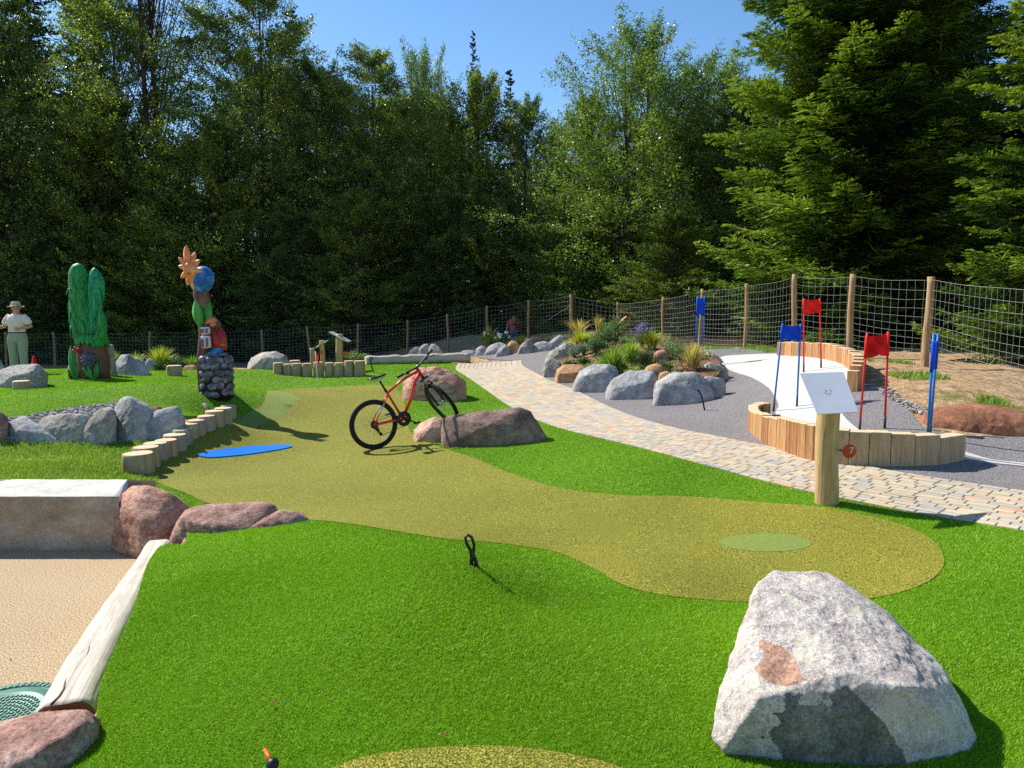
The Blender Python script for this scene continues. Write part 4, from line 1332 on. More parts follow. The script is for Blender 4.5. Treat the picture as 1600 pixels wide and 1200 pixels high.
# ================================================================== bicycle
def bicycle():
    ax0 = P(584, 668, 10.05)
    zr = Tz(ax0.x, ax0.y) + .006 + .343
    root = empty('bicycle', (ax0.x, ax0.y, zr))
    tag(root, 'red mountain bike leaning with its front wheel on the dark red boulder', 'bicycle')
    root.rotation_euler = (Matrix.Rotation(R(31), 4, 'Z') @ Matrix.Rotation(R(-13.5), 4, 'Y') @ Matrix.Rotation(R(-3), 4, 'X')).to_euler()
    V = Vector
    RW = .343
    def wheel(name, parent):
        e = empty(name, (0, 0, 0)); e.parent = parent
        mb = MB(); n = 72
        rr_ = RW - .027
        V_, F_ = [], []
        sg = 12
        for i in range(n):
            an = 2 * pi * i / n
            for k in range(sg):
                b = 2 * pi * k / sg
                ro = rr_ + .027 * math.cos(b); y = .027 * math.sin(b)
                V_.append((ro * math.cos(an), y, ro * math.sin(an)))
        for i in range(n):
            for k in range(sg):
                i2, k2 = (i + 1) % n, (k + 1) % sg
                F_.append((i * sg + k, i * sg + k2, i2 * sg + k2, i2 * sg + k))
        mb.add(V_, F_, 0, True)
        for i in range(96):                                     # tread blocks
            an = 2 * pi * i / 96
            for yy in (-.015, .001, .016):
                c = V(((RW - (.0035 if abs(yy) > .01 else .0)) * math.cos(an + yy * 2), yy, (RW - (.0035 if abs(yy) > .01 else .0)) * math.sin(an + yy * 2)))
                mb.box(c, (.006, .009, .013), Matrix.Rotation(-an, 3, 'Y'))
        mb.build('tyre', M['rubber'], e)
        mb = MB()
        prof = [(-.012, .298), (.012, .298), (.013, .285), (.006, .276), (-.006, .276), (-.013, .285)]
        V_, F_ = [], []
        for i in range(n):
            an = 2 * pi * i / n
            for y, r_ in prof: V_.append((r_ * math.cos(an), y, r_ * math.sin(an)))
        sg = len(prof)
        for i in range(n):
            for k in range(sg):
                i2, k2 = (i + 1) % n, (k + 1) % sg
                F_.append((i * sg + k, i2 * sg + k, i2 * sg + k2, i * sg + k2))
        mb.add(V_, F_, 0, True); mb.build('rim', M['black'], e)
        mb = MB()
        mb.tube([V((0, -.05, 0)), V((0, -.032, 0)), V((0, -.03, 0)), V((0, .03, 0)), V((0, .032, 0)), V((0, .05, 0))], [.012, .012, .026, .016, .026, .012], 16)
        mb.build('hub', M['metal'], e)
        mb = MB()
        for i in range(32):
            an = 2 * pi * i / 32; s_ = 1 if i % 2 else -1
            a2 = an + (R(28) if (i // 2) % 2 else -R(28))
            mb.tube([V((.025 * math.cos(a2), s_ * .028, .025 * math.sin(a2))), V((.28 * math.cos(an), 0, .28 * math.sin(an)))], .0011, 4, cap=False)
        mb.build('spokes', M['spoke'], e)
        return e
    rw = wheel('rear_wheel', root)
    th = R(20)
    axis = V((-math.sin(th), 0, math.cos(th))); fwd = V((math.cos(th), 0, math.sin(th)))
    axle = V((1.08, 0, 0))
    htb = axle - fwd * .045 + axis * .49
    htt = htb + axis * .125
    BB = V((.43, 0, -.05)); SC = V((.305, 0, .36)); STc = V((.295, 0, .40))
    # frame
    mb = MB()
    mb.tube([htb - axis * .006, htt + axis * .006], .024, 18)
    mb.tube([htt - axis * .03, htt.lerp(SC, .5) + V((0, 0, .012)), SC], [.020, .019, .016], 14)
    d1 = htb + axis * .035
    mb.tube([d1, d1 + V((-.05, 0, -.022)), d1 + V((-.115, 0, -.085)), d1.lerp(BB, .55) + V((.008, 0, .005)), BB], [.023, .025, .025, .024, .022], 16)
    mb.tube([d1 + V((-.055, 0, .028)), htt + V((-.12, 0, -.055))], [.012, .012], 8)
    mb.tube([BB, SC, SC + (SC - BB).normalized() * .045], [.018, .016, .0165], 14)
    mb.tube([BB + V((0, -.037, 0)), BB + V((0, .037, 0))], .024, 18)
    for s_ in (-1, 1):
        mb.tube([BB + V((-.03, s_ * .022, 0)), BB + V((-.12, s_ * .048, .012)), V((.03, s_ * .064, -.008)), V((0, s_ * .064, 0))], [.013, .012, .011, .012], 10)
        mb.tube([SC + V((-.005, s_ * .012, -.03)), SC + V((-.07, s_ * .045, -.09)), V((.09, s_ * .06, .12)), V((0, s_ * .066, .01))], [.010, .0095, .009, .010], 10)
        mb.box((0, s_ * .066, 0), (.04, .007, .05), None, 0, .003)
    mb.tube([SC + V((-.075, -.05, -.1)), SC + V((-.075, .05, -.1))], .008, 8)
    fr = mb.build('frame', M['red_paint'], root)
    mb = MB()
    for s_ in (-1, 1):
        a, b = SC + V((-.07, s_ * .045, -.09)), V((.09, s_ * .06, .12))
        off = V((.002, s_ * .0012, .0))
        mb.tube([a.lerp(b, .25) + off, a.lerp(b, .98) + off], .0112, 10)
    a, b = d1 + V((-.115, 0, -.085)), d1.lerp(BB, .55)
    mb.build('seat_stay_decal', M['silver'], fr); mb = MB()
    for k in range(5):                                          # pale lettering strip on the lower tube, too small to read
        c = a.lerp(b, .35 + k * .14) + V((0, -.0255, 0))
        mb.box(c, (.004, .0025, .018), Matrix.Rotation(R(20), 3, 'Y'))
    mb.build('down_tube_decal', M['silver'], fr)
    # seat post, saddle
    sd = (SC - BB).normalized()
    top = BB + sd * .66
    mb = MB(); mb.tube([SC + sd * .03, top - sd * .02], .0145, 12); mb.tube([SC + sd * .03, SC + sd * .055], .021, 14)
    mb.build('seat_post', M['black'], root)
    mb = MB()
    prof = [(-.135, .068, .012), (-.11, .078, .026), (-.06, .066, .03), (0, .04, .028), (.06, .024, .026), (.11, .019, .02), (.135, .010, .012)]
    V_, F_ = [], []
    sg = 16
    for x, wy, hz in prof:
        for k in range(sg):
            an = 2 * pi * k / sg
            z = math.sin(an); 
            V_.append((x, wy * math.cos(an), (hz * z if z > 0 else .3 * hz * z) + .018 * (x / .135) ** 2))
    for i in range(len(prof) - 1):
        for k in range(sg):
            k2 = (k + 1) % sg
            F_.append((i * sg + k, i * sg + k2, (i + 1) * sg + k2, (i + 1) * sg + k))
    F_ += [tuple(range(sg))[::-1], tuple((len(prof) - 1) * sg + k for k in range(sg))]
    tc = top + V((-.01, 0, .02))
    mb.add([V(q) + tc for q in V_], F_, 0, True)
    sa = mb.build('saddle', M['black'], root)
    mb = MB()
    for s_ in (-1, 1):
        mb.tube([tc + V((-.1, s_ * .035, -.002)), tc + V((-.05, s_ * .022, -.03)), tc + V((.05, s_ * .022, -.03)), tc + V((.11, s_ * .01, -.002))], .0035, 6)
    mb.box(tc + V((0, 0, -.032)), (.045, .05, .02), None, 0, .004)
    mb.build('saddle_rail', M['metal'], sa)
    # crankset
    ck = empty('crankset', (0, 0, 0)); ck.parent = root
    mb = MB()
    rot = Matrix.Rotation(R(90), 3, 'X')
    mb.lathe([(.062, -.002), (.098, -.002), (.101, 0), (.098, .002), (.062, .002)], BB + V((0, -.052, 0)), 44, mat3=rot)
    for i in range(44):
        an = 2 * pi * i / 44
        mb.box(BB + V((.103 * math.cos(an), -.052, .103 * math.sin(an))), (.007, .003, .006), Matrix.Rotation(-an, 3, 'Y'))
    mb.lathe([(.05, -.012), (.105, -.010), (.107, -.007), (.1, -.006)], BB + V((0, -.052, 0)), 40, mat3=rot)
    for i in range(4):
        an = R(20 + 90 * i)
        mb.tube([BB + V((.02 * math.cos(an), -.058, .02 * math.sin(an))), BB + V((.08 * math.cos(an), -.056, .08 * math.sin(an)))], [.014, .009], 8)
    mb.build('chainring', M['black'], ck)
    ca = R(-35)
    for s_, an, nm in ((-1, ca, 'crank_arm'), (1, ca + pi, 'crank_arm')):
        e = BB + V((.17 * math.cos(an), s_ * .085, .17 * math.sin(an)))
        mb = MB(); mb.tube([BB + V((0, s_ * .066, 0)), BB.lerp(e, .5) + V((0, s_ * .036, 0)), e], [.017, .012, .012], 10)
        mb.build(nm, M['black'], ck)
        mb = MB(); mb.box(e + V((0, s_ * .055, 0)), (.095, .075, .018), None, 0, .004); mb.tube([e, e + V((0, s_ * .09, 0))], .006, 8)
        mb.build('pedal', M['black'], ck)
    # rear gears and chain
    mb = MB()
    for k, r_ in enumerate((.058, .052, .046, .040, .034, .028, .024)):
        mb.lathe([(.018, -.001), (r_, -.001), (r_, .001), (.018, .001)], V((0, -.034 - k * .0035, 0)), 26, mat3=rot)
    mb.build('cassette', M['board_dark'], root)
    mb = MB()
    j1 = V((.015, -.058, -.075)); j2 = V((.045, -.056, -.15))
    mb.tube([V((.005, -.068, -.015)), V((-.02, -.072, -.045)), j1], [.012, .016, .014], 8)
    mb.tube([j1, j2], [.013, .010], 8)
    for j in (j1, j2): mb.lathe([(.003, -.004), (.024, -.004), (.024, .004), (.003, .004)], j, 14, mat3=rot)
    mb.build('derailleur', M['black'], root)
    mb = MB()
    ch = []
    for k in range(9):
        an = R(90 - 180 * k / 8); ch.append(BB + V((.1 * math.cos(an), -.052, .1 * math.sin(an))))
    ch += [j2 + V((.02, .004, -.02)), j2 + V((-.01, .004, -.022)), j1 + V((-.02, 0, 0)), j1 + V((.015, 0, .022)), V((.045, -.05, 0))]
    for k in range(6):
        an = R(0 + 95 * k / 5 + 0); ch.append(V((.045 * math.cos(an), -.05, .045 * math.sin(an))))
    ch.append(BB + V((0, -.052, .1)))
    mb.tube(ch, .0042, 5, cap=False)
    mb.build('chain', M['board_dark'], root)
    # fork, front wheel, bar: turned hard to the right
    pv_ = bpy.data.objects.new('fork', None)
    mbf = MB()
    cr = htb - axis * .012
    mbf.tube([cr, cr - axis * .02], [.027, .027], 16)
    mbf.box(cr - axis * .035, (.045, .15, .035), Matrix.Rotation(-th, 3, 'Y'), 0, .01)
    for s_ in (-1, 1):
        u0 = cr - axis * .03 + V((0, s_ * .062, 0))
        mbf.tube([u0, u0 - axis * .13], .0155, 12, mi=1)
        l0 = u0 - axis * .125
        foot = axle + V((0, s_ * .062, 0))
        mbf.tube([l0, l0 - axis * .02, foot - (foot - l0) * .06, foot], [.024, .021, .019, .014], 14)
    mid_ = cr - axis * .155
    mbf.tube([mid_ + V((0, -.062, 0)), mid_ + V((0, -.05, 0)) + axis * .045 + fwd * .012, mid_ + V((0, .05, 0)) + axis * .045 + fwd * .012, mid_ + V((0, .062, 0))], .0125, 10)
    fork = mbf.build('fork', [M['black'], M['metal']], root)
    fw = wheel('front_wheel', root)
    # bar group
    st0 = htt + axis * .02
    mb = MB(); mb.tube([htt, htt + axis * .045], .020, 14)
    clamp = htt + axis * .045 + V((.075, 0, .03))
    mb.tube([htt + axis * .03, clamp], [.019, .02], 12)
    stem = mb.build('stem', M['metal'], root)
    mb = MB()
    bar = [clamp + V((-.03, s_y, .02 if abs(s_y) > .1 else 0)) if abs(s_y) > .1 else clamp + V((0, s_y, 0)) for s_y in (-.33, -.2, -.05, .05, .2, .33)]
    bar[0] = bar[0] + V((-.025, 0, .006)); bar[-1] = bar[-1] + V((-.025, 0, .006))
    mb.tube(bar, [.0115, .0115, .015, .015, .0115, .0115], 12)
    hb = mb.build('handlebar', M['black'], root)
    subs = [fork, fw, stem, hb]
    for s_ in (-1, 1):
        e0 = bar[0] if s_ < 0 else bar[-1]; e1 = bar[1] if s_ < 0 else bar[-2]
        mb = MB(); mb.tube([e0, e0.lerp(e1, .75)], .0165, 12); mb.tube([e0 + (e0 - e1) * .02, e0 + (e0 - e1) * .05], .018, 12)
        mb.build('grip', M['rubber'], hb)
        g0 = e0.lerp(e1, .92)
        mb = MB()
        mb.tube([g0, g0 + V((.03, 0, -.008))], .012, 8)
        mb.tube([g0 + V((.03, 0, -.008)), g0 + V((.05, s_ * .03, -.02)), g0 + V((.045, s_ * .10, -.03))], [.006, .006, .005], 8)
        mb.box(g0 + V((.008, -s_ * .035, -.022)), (.04, .035, .022), None, 0, .006)
        mb.build('brake_lever', M['black'], hb)
    mb = MB()
    g0 = bar[1]; g1_ = bar[-2]
    mb.tube([g0 + V((.04, 0, -.02)), g0 + V((.13, .05, .0)), clamp + V((.13, .05, -.02)), htb + fwd * .06 + V((0, .03, .02)), htb + fwd * .04 - axis * .1], .0027, 6)
    mb.tube([g1_ + V((.04, 0, -.02)), g1_ + V((.14, .05, -.02)), g1_ + V((.16, .10, -.10)), clamp + V((.14, .1, -.15)), htt + V((-.03, .03, -.05)), htt.lerp(SC, .3) + V((0, .02, -.01))], .0027, 6)
    mb.tube([g1_ + V((.04, -.03, -.02)), g1_ + V((.12, -.08, 0)), clamp + V((.12, 0, -.06)), htb + V((.0, -.03, .03)), d1 + V((-.12, -.028, -.09))], .0027, 6)
    cb = mb.build('brake_cable', M['black'], hb)
    # steer
    ang = R(-86)
    Mst = Matrix.Translation(htb) @ Matrix.Rotation(ang, 4, axis) @ Matrix.Translation(-htb)
    for o in (fork, stem, hb): o.matrix_local = Mst
    fw.matrix_local = Mst @ Matrix.Translation(axle)
    # tail reflector and rear brake
    mb = MB()
    bp = SC + V((-.075, 0, -.1))
    for s_ in (-1, 1): mb.tube([bp + V((-.01, s_ * .04, .03)), bp + V((-.015, s_ * .03, -.03)), bp + V((-.02, s_ * .02, -.05))], .007, 6)
    mb.build('rear_brake', M['black'], root)
bicycle()

# ================================================================== number post in front
def rough_post(mb, base, top, r0, r1, seed, seg=20, n=16, mi=0, capmi=1, wob=.012):
    V_, F_ = [], []
    for i in range(n + 1):
        t = i / n
        c = base.lerp(top, t) + Vector((wob * math.sin(t * 4 + seed), wob * .6 * math.cos(t * 3 + seed), 0)) * (1 if t < 1 else .6)
        r_ = r0 + (r1 - r0) * t
        for k in range(seg):
            an = 2 * pi * k / seg
            q = r_ * (1 + .08 * noise.noise(Vector((math.cos(an) * 1.2, math.sin(an) * 1.2, t * 2.5 + seed))) + .05 * math.sin(2 * an + seed))
            V_.append(c + Vector((q * math.cos(an), q * math.sin(an), 0)))
    for i in range(n):
        for k in range(seg):
            k2 = (k + 1) % seg
            F_.append((i * seg + k, i * seg + k2, (i + 1) * seg + k2, (i + 1) * seg + k))
    o = len(mb.v)
    mb.add(V_, F_, mi, True)
    mb.f.append(tuple(o + n * seg + k for k in range(seg))); mb.mi.append(capmi); mb.sm.append(False)

def plate(mb, corners, th, mi=0):
    a, b, c, d = corners
    n_ = (b - a).cross(d - a).normalized() * th
    V_ = [a, b, c, d, a - n_, b - n_, c - n_, d - n_]
    mb.add(V_, [(0, 1, 2, 3), (7, 6, 5, 4), (0, 4, 5, 1), (1, 5, 6, 2), (2, 6, 7, 3), (3, 7, 4, 0)], mi, False)

def text_obj(s_, size, mat, parent, M4, name='number'):
    cu = bpy.data.curves.new(name, 'FONT'); cu.body = s_; cu.size = size; cu.extrude = .0015; cu.align_x = 'CENTER'; cu.align_y = 'CENTER'
    tmp = bpy.data.objects.new('tmp_text', cu)
    me = bpy.data.meshes.new_from_object(tmp)
    bpy.data.objects.remove(tmp)
    me.materials.clear(); me.materials.append(mat)
    o = bpy.data.objects.new(name, me); COL.objects.link(o); o.parent = parent; o.matrix_local = M4
    return o

def sign7():
    g = cast(1297, 790); b = Vector((g.x, g.y + .08, Tz(g.x, g.y) - .02))
    root = empty('information_post', b)
    tag(root, 'peeled wooden post with a blank grey slanted board and orange number 7', 'sign post')
    mb = MB(); tz = P(1297, 640, g.y + .08).z
    rough_post(mb, Vector((0, 0, -.15)), Vector((-.005, .02, tz - b.z + .05)), .10, .092, 2.0)
    mb.build('post', [M['signpost'], M['end']], root)
    mb = MB()
    yb, yt = g.y - .17, g.y + .24
    cs_ = [P(1277, 647, yb), P(1341, 643.5, yb), P(1318, 581, yt), P(1250, 583.5, yt)]
    plate(mb, [c - b for c in cs_], .008)
    bd = mb.build('board', M['board'], root)
    n_ = (cs_[1] - cs_[0]).cross(cs_[3] - cs_[0]).normalized()
    mb = MB()
    for px, py in ((1290, 610), (1297, 610), (1289.5, 613.5), (1293.5, 615.5), (1297, 614)):
        # screws in the middle of the board
        d = ray(px, py); t = (cs_[0] - Vector((0, 0, CAMZ))).dot(n_) / d.dot(n_)
        q = Vector((0, 0, CAMZ)) + d * t
        mb.ell(q - b + n_ * .001, (.0045, .0045, .0045), 1)
    mb.build('screws', M['board_dark'], bd)
    c = P(1327, 705, g.y - .03) - b
    mb = MB(); rot = Matrix.Rotation(R(90), 3, 'X')
    mb.lathe([(0, -.004), (.060, -.004), (.063, 0), (.060, .004), (0, .004)], c, 40, mat3=rot)
    dk = mb.build('number_plate', plain('dark_orange_plate', lin(186,66,18), .5, .35), root)
    mb = MB()
    for i in range(12):                                           # golf ball drawn as small dimples on the left half
        for j in range(12):
            x, z = (i - 5.5) * .0085 + (j % 2) * .004, (j - 5.5) * .0075
            if x * x + z * z < .036 ** 2:
                mb.ell(c + Vector((x - .022, -.0045, z)), (.003, .0015, .003), 1)
    mb.build('golf_ball_emblem', M['orange'], dk)
    text_obj('7', .085, M['gray_text'], dk, Matrix.Translation(c + Vector((.016, -.006, .004))) @ Matrix.Rotation(R(90), 4, 'X'))
    mb = MB(); mb.tube([c + Vector((-.07, .05, 0)), c + Vector((0, .006, 0))], .008, 8); mb.build('bracket', M['board_dark'], root)
sign7()

def small_sign(px, base_px, Y, toppx, wpx, board, label, disc=None, discr=.10, mat='signpost', square=False):
    q = P(px, base_px, Y); z0 = Tz(q.x, Y) - .02
    b = Vector((q.x, Y, z0))
    root = empty('information_post', b); tag(root, label, 'sign post', 'sign posts beyond the log row')
    mb = MB(); r_ = wpx / FPX * Y / 2
    top = P(px, toppx, Y).z
    rough_post(mb, Vector((0, 0, -.1)), Vector((0, 0, top - z0)), r_, r_, px * .1, seg=14, n=8)
    mb.build('post', [M[mat], M['end']], root)
    if board:
        x0, y0, x1, y1, dep = board                                # the board seen almost edge-on: from its low edge to its high edge
        a, c = P(x0, y0, Y), P(x1, y1, Y)
        dv = Vector((0, dep, 0))
        mb = MB(); plate(mb, [a - dv - b, c - dv - b, c + dv - b, a + dv - b] if x1 > x0 else [c - dv - b, a - dv - b, a + dv - b, c + dv - b], .02)
        mb.build('board', M['board'], root)
    if disc:
        c = P(disc[0], disc[1], Y - .1) - b
        mb = MB(); mb.lathe([(0, -.006), (discr * .95, -.006), (discr, 0), (discr * .95, .006), (0, .006)], c, 24, mat3=Matrix.Rotation(R(90), 3, 'X') @ Matrix.Rotation(R(20), 3, 'Y'))
        mb.build('number_plate', M['orange'], root)
    return root
small_sign(504, 567, 19.6, 532, 7, (494, 542, 511, 531, .17), 'thin wooden post with a small slanted board behind the red flag', (502, 551), .045)
small_sign(531, 567, 19.4, 522, 11, (546, 533, 517, 518, .22), 'thick pale wooden post with a wide slanted board and orange disc', (540, 552), .058)
small_sign(488, 567, 20.2, 544, 8, None, 'short wooden post without a board left of the thin sign post')
def bed_sign():
    Yb = 22.0
    b = P(971, 525, Yb); b.z = Tz(b.x, Yb) 
    root = empty('wooden_lectern', b); tag(root, 'slanted wooden lectern board standing behind the planting bed', 'lectern')
    mb = MB(); t = P(972, 506, Yb)
    mb.box((0, 0, (t.z - b.z) / 2), (.20, .10, t.z - b.z)); mb.build('post', M['plank'], root)
    a, c = P(956, 515, Yb), P(978, 494, Yb)
    mb = MB(); dv = Vector((0, .14, 0)); plate(mb, [a - dv - b, c - dv - b, c + dv - b, a + dv - b], .03); mb.build('board', M['plank'], root)
bed_sign()

# ================================================================== slalom gates
def gate(pl_, pr_, ftop, fbot, cloth, pole, label, Y, seed=0, fold=.02, Y2=None):
    """pl_/pr_: (bottom x, bottom y, top x, top y) of both poles in the photo."""
    Y2 = Y2 or Y
    b0 = P(pl_[0], pl_[1], Y); b1 = P(pr_[0], pr_[1], Y2)
    b0.z = Tz(b0.x, b0.y) + .008; b1.z = Tz(b1.x, b1.y) + .008
    t0 = P(pl_[2], pl_[3], Y); t1 = P(pr_[2], pr_[3], Y2)
    root = empty('slalom_gate', b0); tag(root, label, 'slalom gate', 'slalom gates on the putting track')
    for b, t in ((b0, t0), (b1, t1)):
        mb = MB(); mb.tube([b.lerp(t, .12) - b0, t - b0], .0135, 10)
        pp = mb.build('pole', M[pole], root)
        mb = MB(); mb.tube([b - b0 - Vector((0, 0, .02)), b.lerp(t, .12) - b0], .015, 10); mb.build('pole_sleeve', M['dark_pole'], pp)
    f0, f1 = ftop; g0, g1_ = fbot
    n = 16; mb = MB(); V_, F_ = [], []
    a0, a1 = b0.lerp(t0, f0), b0.lerp(t0, g0)
    c0_, c1 = b1.lerp(t1, f1), b1.lerp(t1, g1_)
    for i in range(n + 1):
        for j in range(n + 1):
            u, v_ = i / n, j / n
            p = a0.lerp(c0_, u).lerp(a1.lerp(c1, u), v_)
            w_ = fold * math.sin(pi * u) * (math.sin(5 * (u + v_) + seed) + .6 * math.sin(9 * (u - v_) + seed))
            p = p + Vector((0, w_, -.018 * math.sin(pi * u) * (1 - v_) + .015 * math.sin(pi * u) * v_ + .015 * math.sin(7 * u + seed) * v_ * math.sin(pi * u)))
            V_.append(p - b0)
    for i in range(n):
        for j in range(n):
            a = i * (n + 1) + j
            F_.append((a, a + n + 1, a + n + 2, a + 1))
    k = len(V_)
    V2 = [q + Vector((0, .003, 0)) for q in V_]
    mb.add(V_, F_, 0, True); mb.add(V2, [tuple(reversed(f)) for f in F_], 0, True)
    for q0, q1 in ((a0, a1), (c0_, c1)): mb.tube([q0 - b0, q1 - b0], .019, 10)
    mb.build('flag', M[cloth], root)
gate((1209,629,1223,505), (1245,636,1251,506), (.985,.985), (.80,.80), 'blue_cloth', 'blue_pole', 'blue slalom gate in the middle of the white track', 10.6, 1, .02)
gate((1256,577,1256,466), (1283,574,1281,466), (.99,.99), (.78,.78), 'red_cloth', 'red_pole', 'red slalom gate at the back of the white track', 12.6, 2, .015)
gate((1343,672,1355,520), (1382,675,1388,518), (.97,.99), (.74,.75), 'red_cloth', 'red_pole', 'red slalom gate with sagging cloth in front of the brown boulder', 9.0, 4, .045)
gate((1086,545,1090,463), (1098,549,1101,463), (.98,.99), (.72,.72), 'blue_cloth', 'blue_pole', 'far blue slalom gate behind the planting bed', 15.3, 5, .01)
gate((1449,692,1459,521), (1452,693,1466,521), (.93,.93), (.66,.66), 'blue_cloth', 'blue_pole', 'blue slalom gate seen edge-on by the brown boulder', 8.05, 6, .01, Y2=8.42)

# ================================================================== small golf things
def hook_loop():
    g = cast(741, 886)
    mb = MB()
    # a bent flat strap: up one side, over, and down the other
    k = 1 / FPX * g.y
    def q(px, py, dy=0): return Vector(((px - 741) * k, dy, (888 - py) * k))
    mb.tube([q(736, 888), q(737, 872), q(736, 860), q(729, 848), q(727, 838), q(731, 834), q(737, 838, .01), q(741, 852, .015), q(739, 866, .015), q(744, 880, .01), q(744, 889, .01)],
            [.014, .011, .012, .010, .009, .009, .009, .010, .012, .013, .014], 10, flat=.75)
    mb.tube([q(733, 887, -.01), q(748, 889, .02)], .012, 8)
    o = mb.build('wire_loop', M['black'], loc=None)
    o.location = (g.x, g.y, Tz(g.x, g.y) - .005)
    tag(o, 'twisted black loop sticking up from the mound of near turf', 'ball hook')
hook_loop()
def orange_tee():
    g = cast(434, 1215); b = Vector((g.x, g.y, Tz(g.x, g.y)))
    root = empty('tee_marker', b); tag(root, 'black ball with an orange spike at the bottom of the picture', 'tee marker')
    ctr = P(426, 1194, g.y - .02)
    mb = MB(); mb.ell(ctr - b, (.022, .022, .022), 3); mb.tube([Vector((0, 0, -.03)), ctr - b], .009, 10); mb.build('ball', M['black'], root)
    tip = P(413.5, 1171, g.y + .03)
    mb = MB(); mb.tube([ctr - b, tip - b], [.010, .006], 10); mb.build('spike', M['orange'], root)
orange_tee()
def thin_hook(pts_, Y, r_, label):
    b = P(pts_[0][0], pts_[0][1], Y); b.z = Tz(b.x, b.y)
    mb = MB(); base0 = P(pts_[0][0], pts_[0][1], Y)
    mb.tube([P(x, y, Y) - base0 for x, y in pts_], r_, 8)
    o = mb.build('club_hook', M['black']); o.location = b
    tag(o, label, 'hook', 'thin black hooks')
q = cast(1101, 641)
thin_hook([(1101,641),(1099,630),(1096,618),(1092,611),(1090,608)], q.y, .013, 'thin bent black hook in front of the biggest bed boulder')
thin_hook([(584,573),(580,562),(578,556),(577,551),(579,549),(582,551),(580,555)], 18.7, .016, 'curled black hook left of the lying log')
def flag():
    g = cast(497, 609); root = empty('golf_flag', g); tag(root, 'thin white pole with a limp red flag on the far green', 'flag')
    top = P(493, 549, g.y) - g
    mb = MB(); mb.tube([Vector((0, 0, -.03)), top], .009, 8); mb.build('pole', M['white_paint'], root)
    mb = MB(); V_, F_ = [], []
    n = 10
    for i in range(n + 1):
        for j in range(n + 1):
            u, v_ = i / n, j / n
            p = top + Vector((0, 0, -.02)) + Vector((.07 * u * (1 - .3 * v_) + .035 * v_, .03 * math.sin(4 * u + 3 * v_), -.20 * v_ - .06 * u))
            V_.append(p)
    for i in range(n):
        for j in range(n):
            a = i * (n + 1) + j; F_.append((a, a + n + 1, a + n + 2, a + 1))
    mb.add(V_, F_); mb.build('cloth', M['red_cloth'], root)
flag()
def leaf_bit(px, py, i):
    g = cast(px, py); mb = MB()
    mb.add([(-.012, 0, .02), (0, -.009, .026), (.014, .001, .021), (0, .01, .03), (.02, .003, .02)], [(0, 1, 2, 3), (2, 4, 1)], 0, False)
    o = mb.build('dry_leaf', plain('dry_leaf_brown%d' % i, lin(150,96,50))); o.location = g
    tag(o, ['small dry leaf left of the middle on the near turf', 'small dry leaf just above the lower green edge', 'tiny dry leaf near the pale boulder'][i], 'leaf', 'dry leaves on the turf')
leaf_bit(427, 1107, 0); leaf_bit(692, 1157, 1); leaf_bit(1000, 1010, 2)
def cone_thing():
    b = P(54, 575, 18.6); b.z = Tz(b.x, b.y); mb = MB()
    mb.lathe([(.14, 0), (.14, .03), (.09, .035), (.03, .36), (.02, .38), (0, .38)], seg=20)
    o = mb.build('marker_cone', M['red_cloth']); o.location = b; tag(o, 'small red cone standing behind the woman in the hat', 'cone')
cone_thing()
def bed_flag():
    b = cast_bed(899, 545); mb = MB(); mb.tube([(0, 0, 0), (0, 0, .3)], .006, 6)
    root = empty('marker_flag', b); tag(root, 'small orange marker flag in the planting bed', 'flag'); mb.build('stick', M['white_paint'], root)
    mb = MB(); mb.add([(-.02, 0, .30), (.09, .02, .27), (.07, -.02, .16), (0, 0, .14)], [(0, 1, 2, 3)]); mb.build('cloth', M['orange'], root)
bed_flag()

